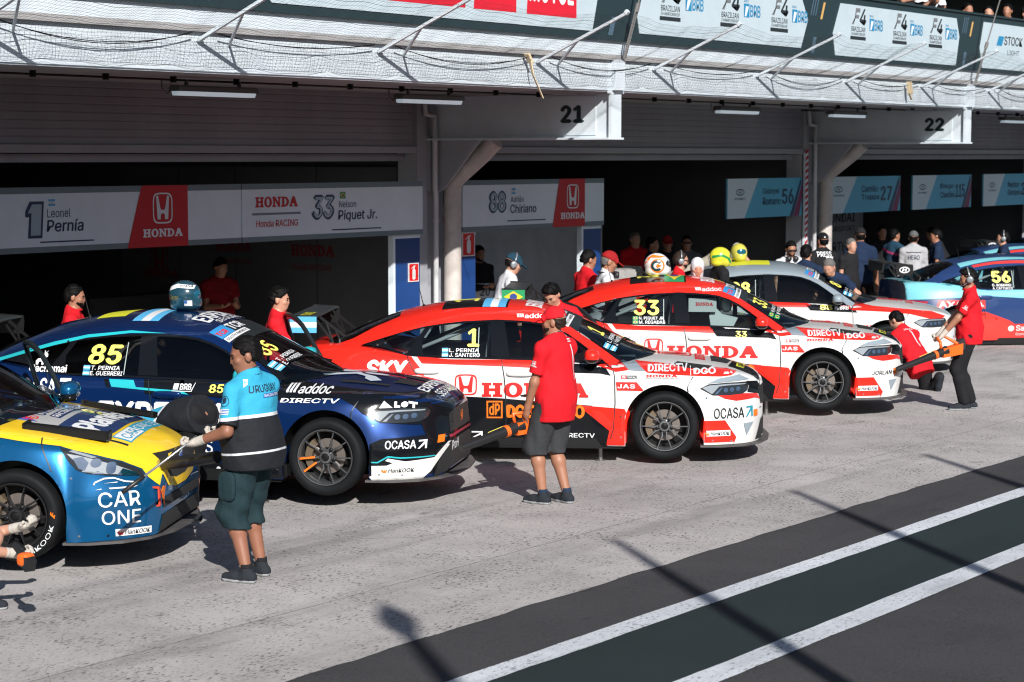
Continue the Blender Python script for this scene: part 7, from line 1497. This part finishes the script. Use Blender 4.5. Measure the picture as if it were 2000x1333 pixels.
blower('orange and black leaf blower held by the man with silver ear defenders', W(1752, 722, 24.0), W(1836, 690, 24.3), g1, W(1876, 672, 24.5))
blower('orange and black leaf blower behind the hip of the man in the red cap', W(900, 876, 17.55), W(1002, 838, 17.9), W(1035, 806, 18.0), W(1066, 822, 18.15))
gl = pw(A_, 0, .07)
m = MB(); a = gl+Vector((0, 0, .02)); b = W(240, 962, 14.25); d = (b-a).normalized(); m.tube([a-d*.06, a, b-d*.20], [.013, .009, .009], 8); m.tube([b-d*.20, b-d*.18, b], [.012, .017, .017], 8, 1); o = m.build('torque_wrench', [M_alu, M_tool], smooth=True); tag(o, 'long silver wrench with dark grip in the gloved hand beside the yellow bonnet', 'wrench')
m = MB(); a = W(312, 908, 15.3); b = W(425, 893, 14.9); d = (b-a).normalized(); m.tube([a, a+d*.05], [.040, .042], 14, 1); m.tube([a+d*.05, b], [.046, .046], 14); o = m.build('blower_tube', [M_tool, M_alu], angle=40); tag(o, 'thick black blower tube with silver mouth in front of the yellow car', 'blower tube')
gr = pw(E_p, 1, .06)
m = MB(); a = W(30, 1066, 13.2); b = W(48, 1090, 13.1); d = (b-a).normalized(); m.tube([gr, a, b], [.02, .022, .026], 10); m.ball(tuple(b+d*.02), .05, .05, .045, 12, 8, 1, .6); m.bar(b+d*.05, b+d*.10, .07, .08); o = m.build('impact_wrench', [M_tool, M_or], smooth=False); tag(o, 'cordless impact wrench in the glove of the crouching mechanic', 'power tool')
# barrel, block, cover and garage furniture
x, y = spot(1690, 31.2)
m = MB(); m.lathe([(0, .0), (.25, 0), (.275, .04), (.28, .3), (.285, .33), (.28, .36), (.275, .66), (.29, .70), (.28, .72), (.255, .70), (.24, .5), (0, .5)], 28); o = m.build('barrel', mat('barrel_grey', (.035, .037, .04), .5, var=.2), angle=35); o.location = (x, y, 0); o.scale = (1.25, 1.25, 1.25); tag(o, 'dark grey open barrel between the grey car and the light blue car', 'barrel')
x, y = spot(1213, 27.6)
m = MB(); m.box(-.17, -.2, 0, .17, .2, 1.50); m.box(-.16, -.19, 1.50, .16, .19, 1.53); o = m.build('concrete_block', mat('rough_concrete', (.30, .29, .28), .9, var=.3, vscale=12, bump=.4)); o.location = (x, y, 0); o.rotation_euler = (0, 0, RT+.15); tag(o, 'grey concrete block standing behind the car with number 33', 'block')
x, y = spot(1366, 30.6); F = Field((-.6, -.35, .0), (.6, .35, 1.9), .03); F.cone((-.35, 0, .3), (-.35, 0, 1.25), .2, .10, .05).cone((.3, 0, .3), (.2, 0, 1.50), .22, .09, .06).cone((-.4, 0, 1.2), (.2, 0, 1.52), .09, .08, .05).cone((.2, 0, 1.5), (.42, 0, 1.38), .08, .06, .03); F.plane((0, 0, .0), (0, 0, -1)); o = ob('dust_cover', F.mesh('dust_cover'), cloth('beige_canvas', (.36, .33, .27))); o.location = (x, y, 0); o.rotation_euler = (0, 0, RT); tag(o, 'beige canvas cover draped behind the driver in the balaclava', 'cover')
def cabinet(lab, px, D_, w_, h_, m_=M_tool, n_=4):
    x, y = spot(px, D_); e = empty('tool_cabinet', lab, 'cabinet', 'tool cabinets in the garages', (x, y, 0), 0); p = MB(); p.box(-w_/2, -.25, .08, w_/2, .25, h_); p.build('case', m_, e)
    for k in range(n_):
        p = MB(); z0 = .12+k*(h_-.16)/n_; p.box(-w_/2+.03, -.262, z0, w_/2-.03, -.25, z0+(h_-.16)/n_-.02); p.box(-w_*.3, -.285, z0+.10, w_*.3, -.262, z0+.12); p.build('drawer', mat('drawer_red', (.20, .012, .012), .4) if n_ == 4 else m_, e)
M_cab = mat('cabinet_grey', (.06, .062, .065), .5)
cabinet('dark tool cabinet against the back of the left garage', 235, 28.6, 1.6, 1.1, M_cab, 3); cabinet('red drawer tool cabinet behind the woman in black', 575, 30.5, 1.3, 1.05, M_cab, 4)
x, y = spot(585, 30.3)
e = empty('monitor', 'black monitor standing on the tool cabinet in the left garage', 'monitor', None, (x, y, 1.05)); p = MB(); p.box(-.32, -.03, .12, .32, .02, .50); p.build('screen', M_blk, e); p = MB(); p.box(-.04, -.02, 0, .04, .02, .12); p.box(-.15, -.1, 0, .15, .1, .02); p.build('stand', M_blk, e)
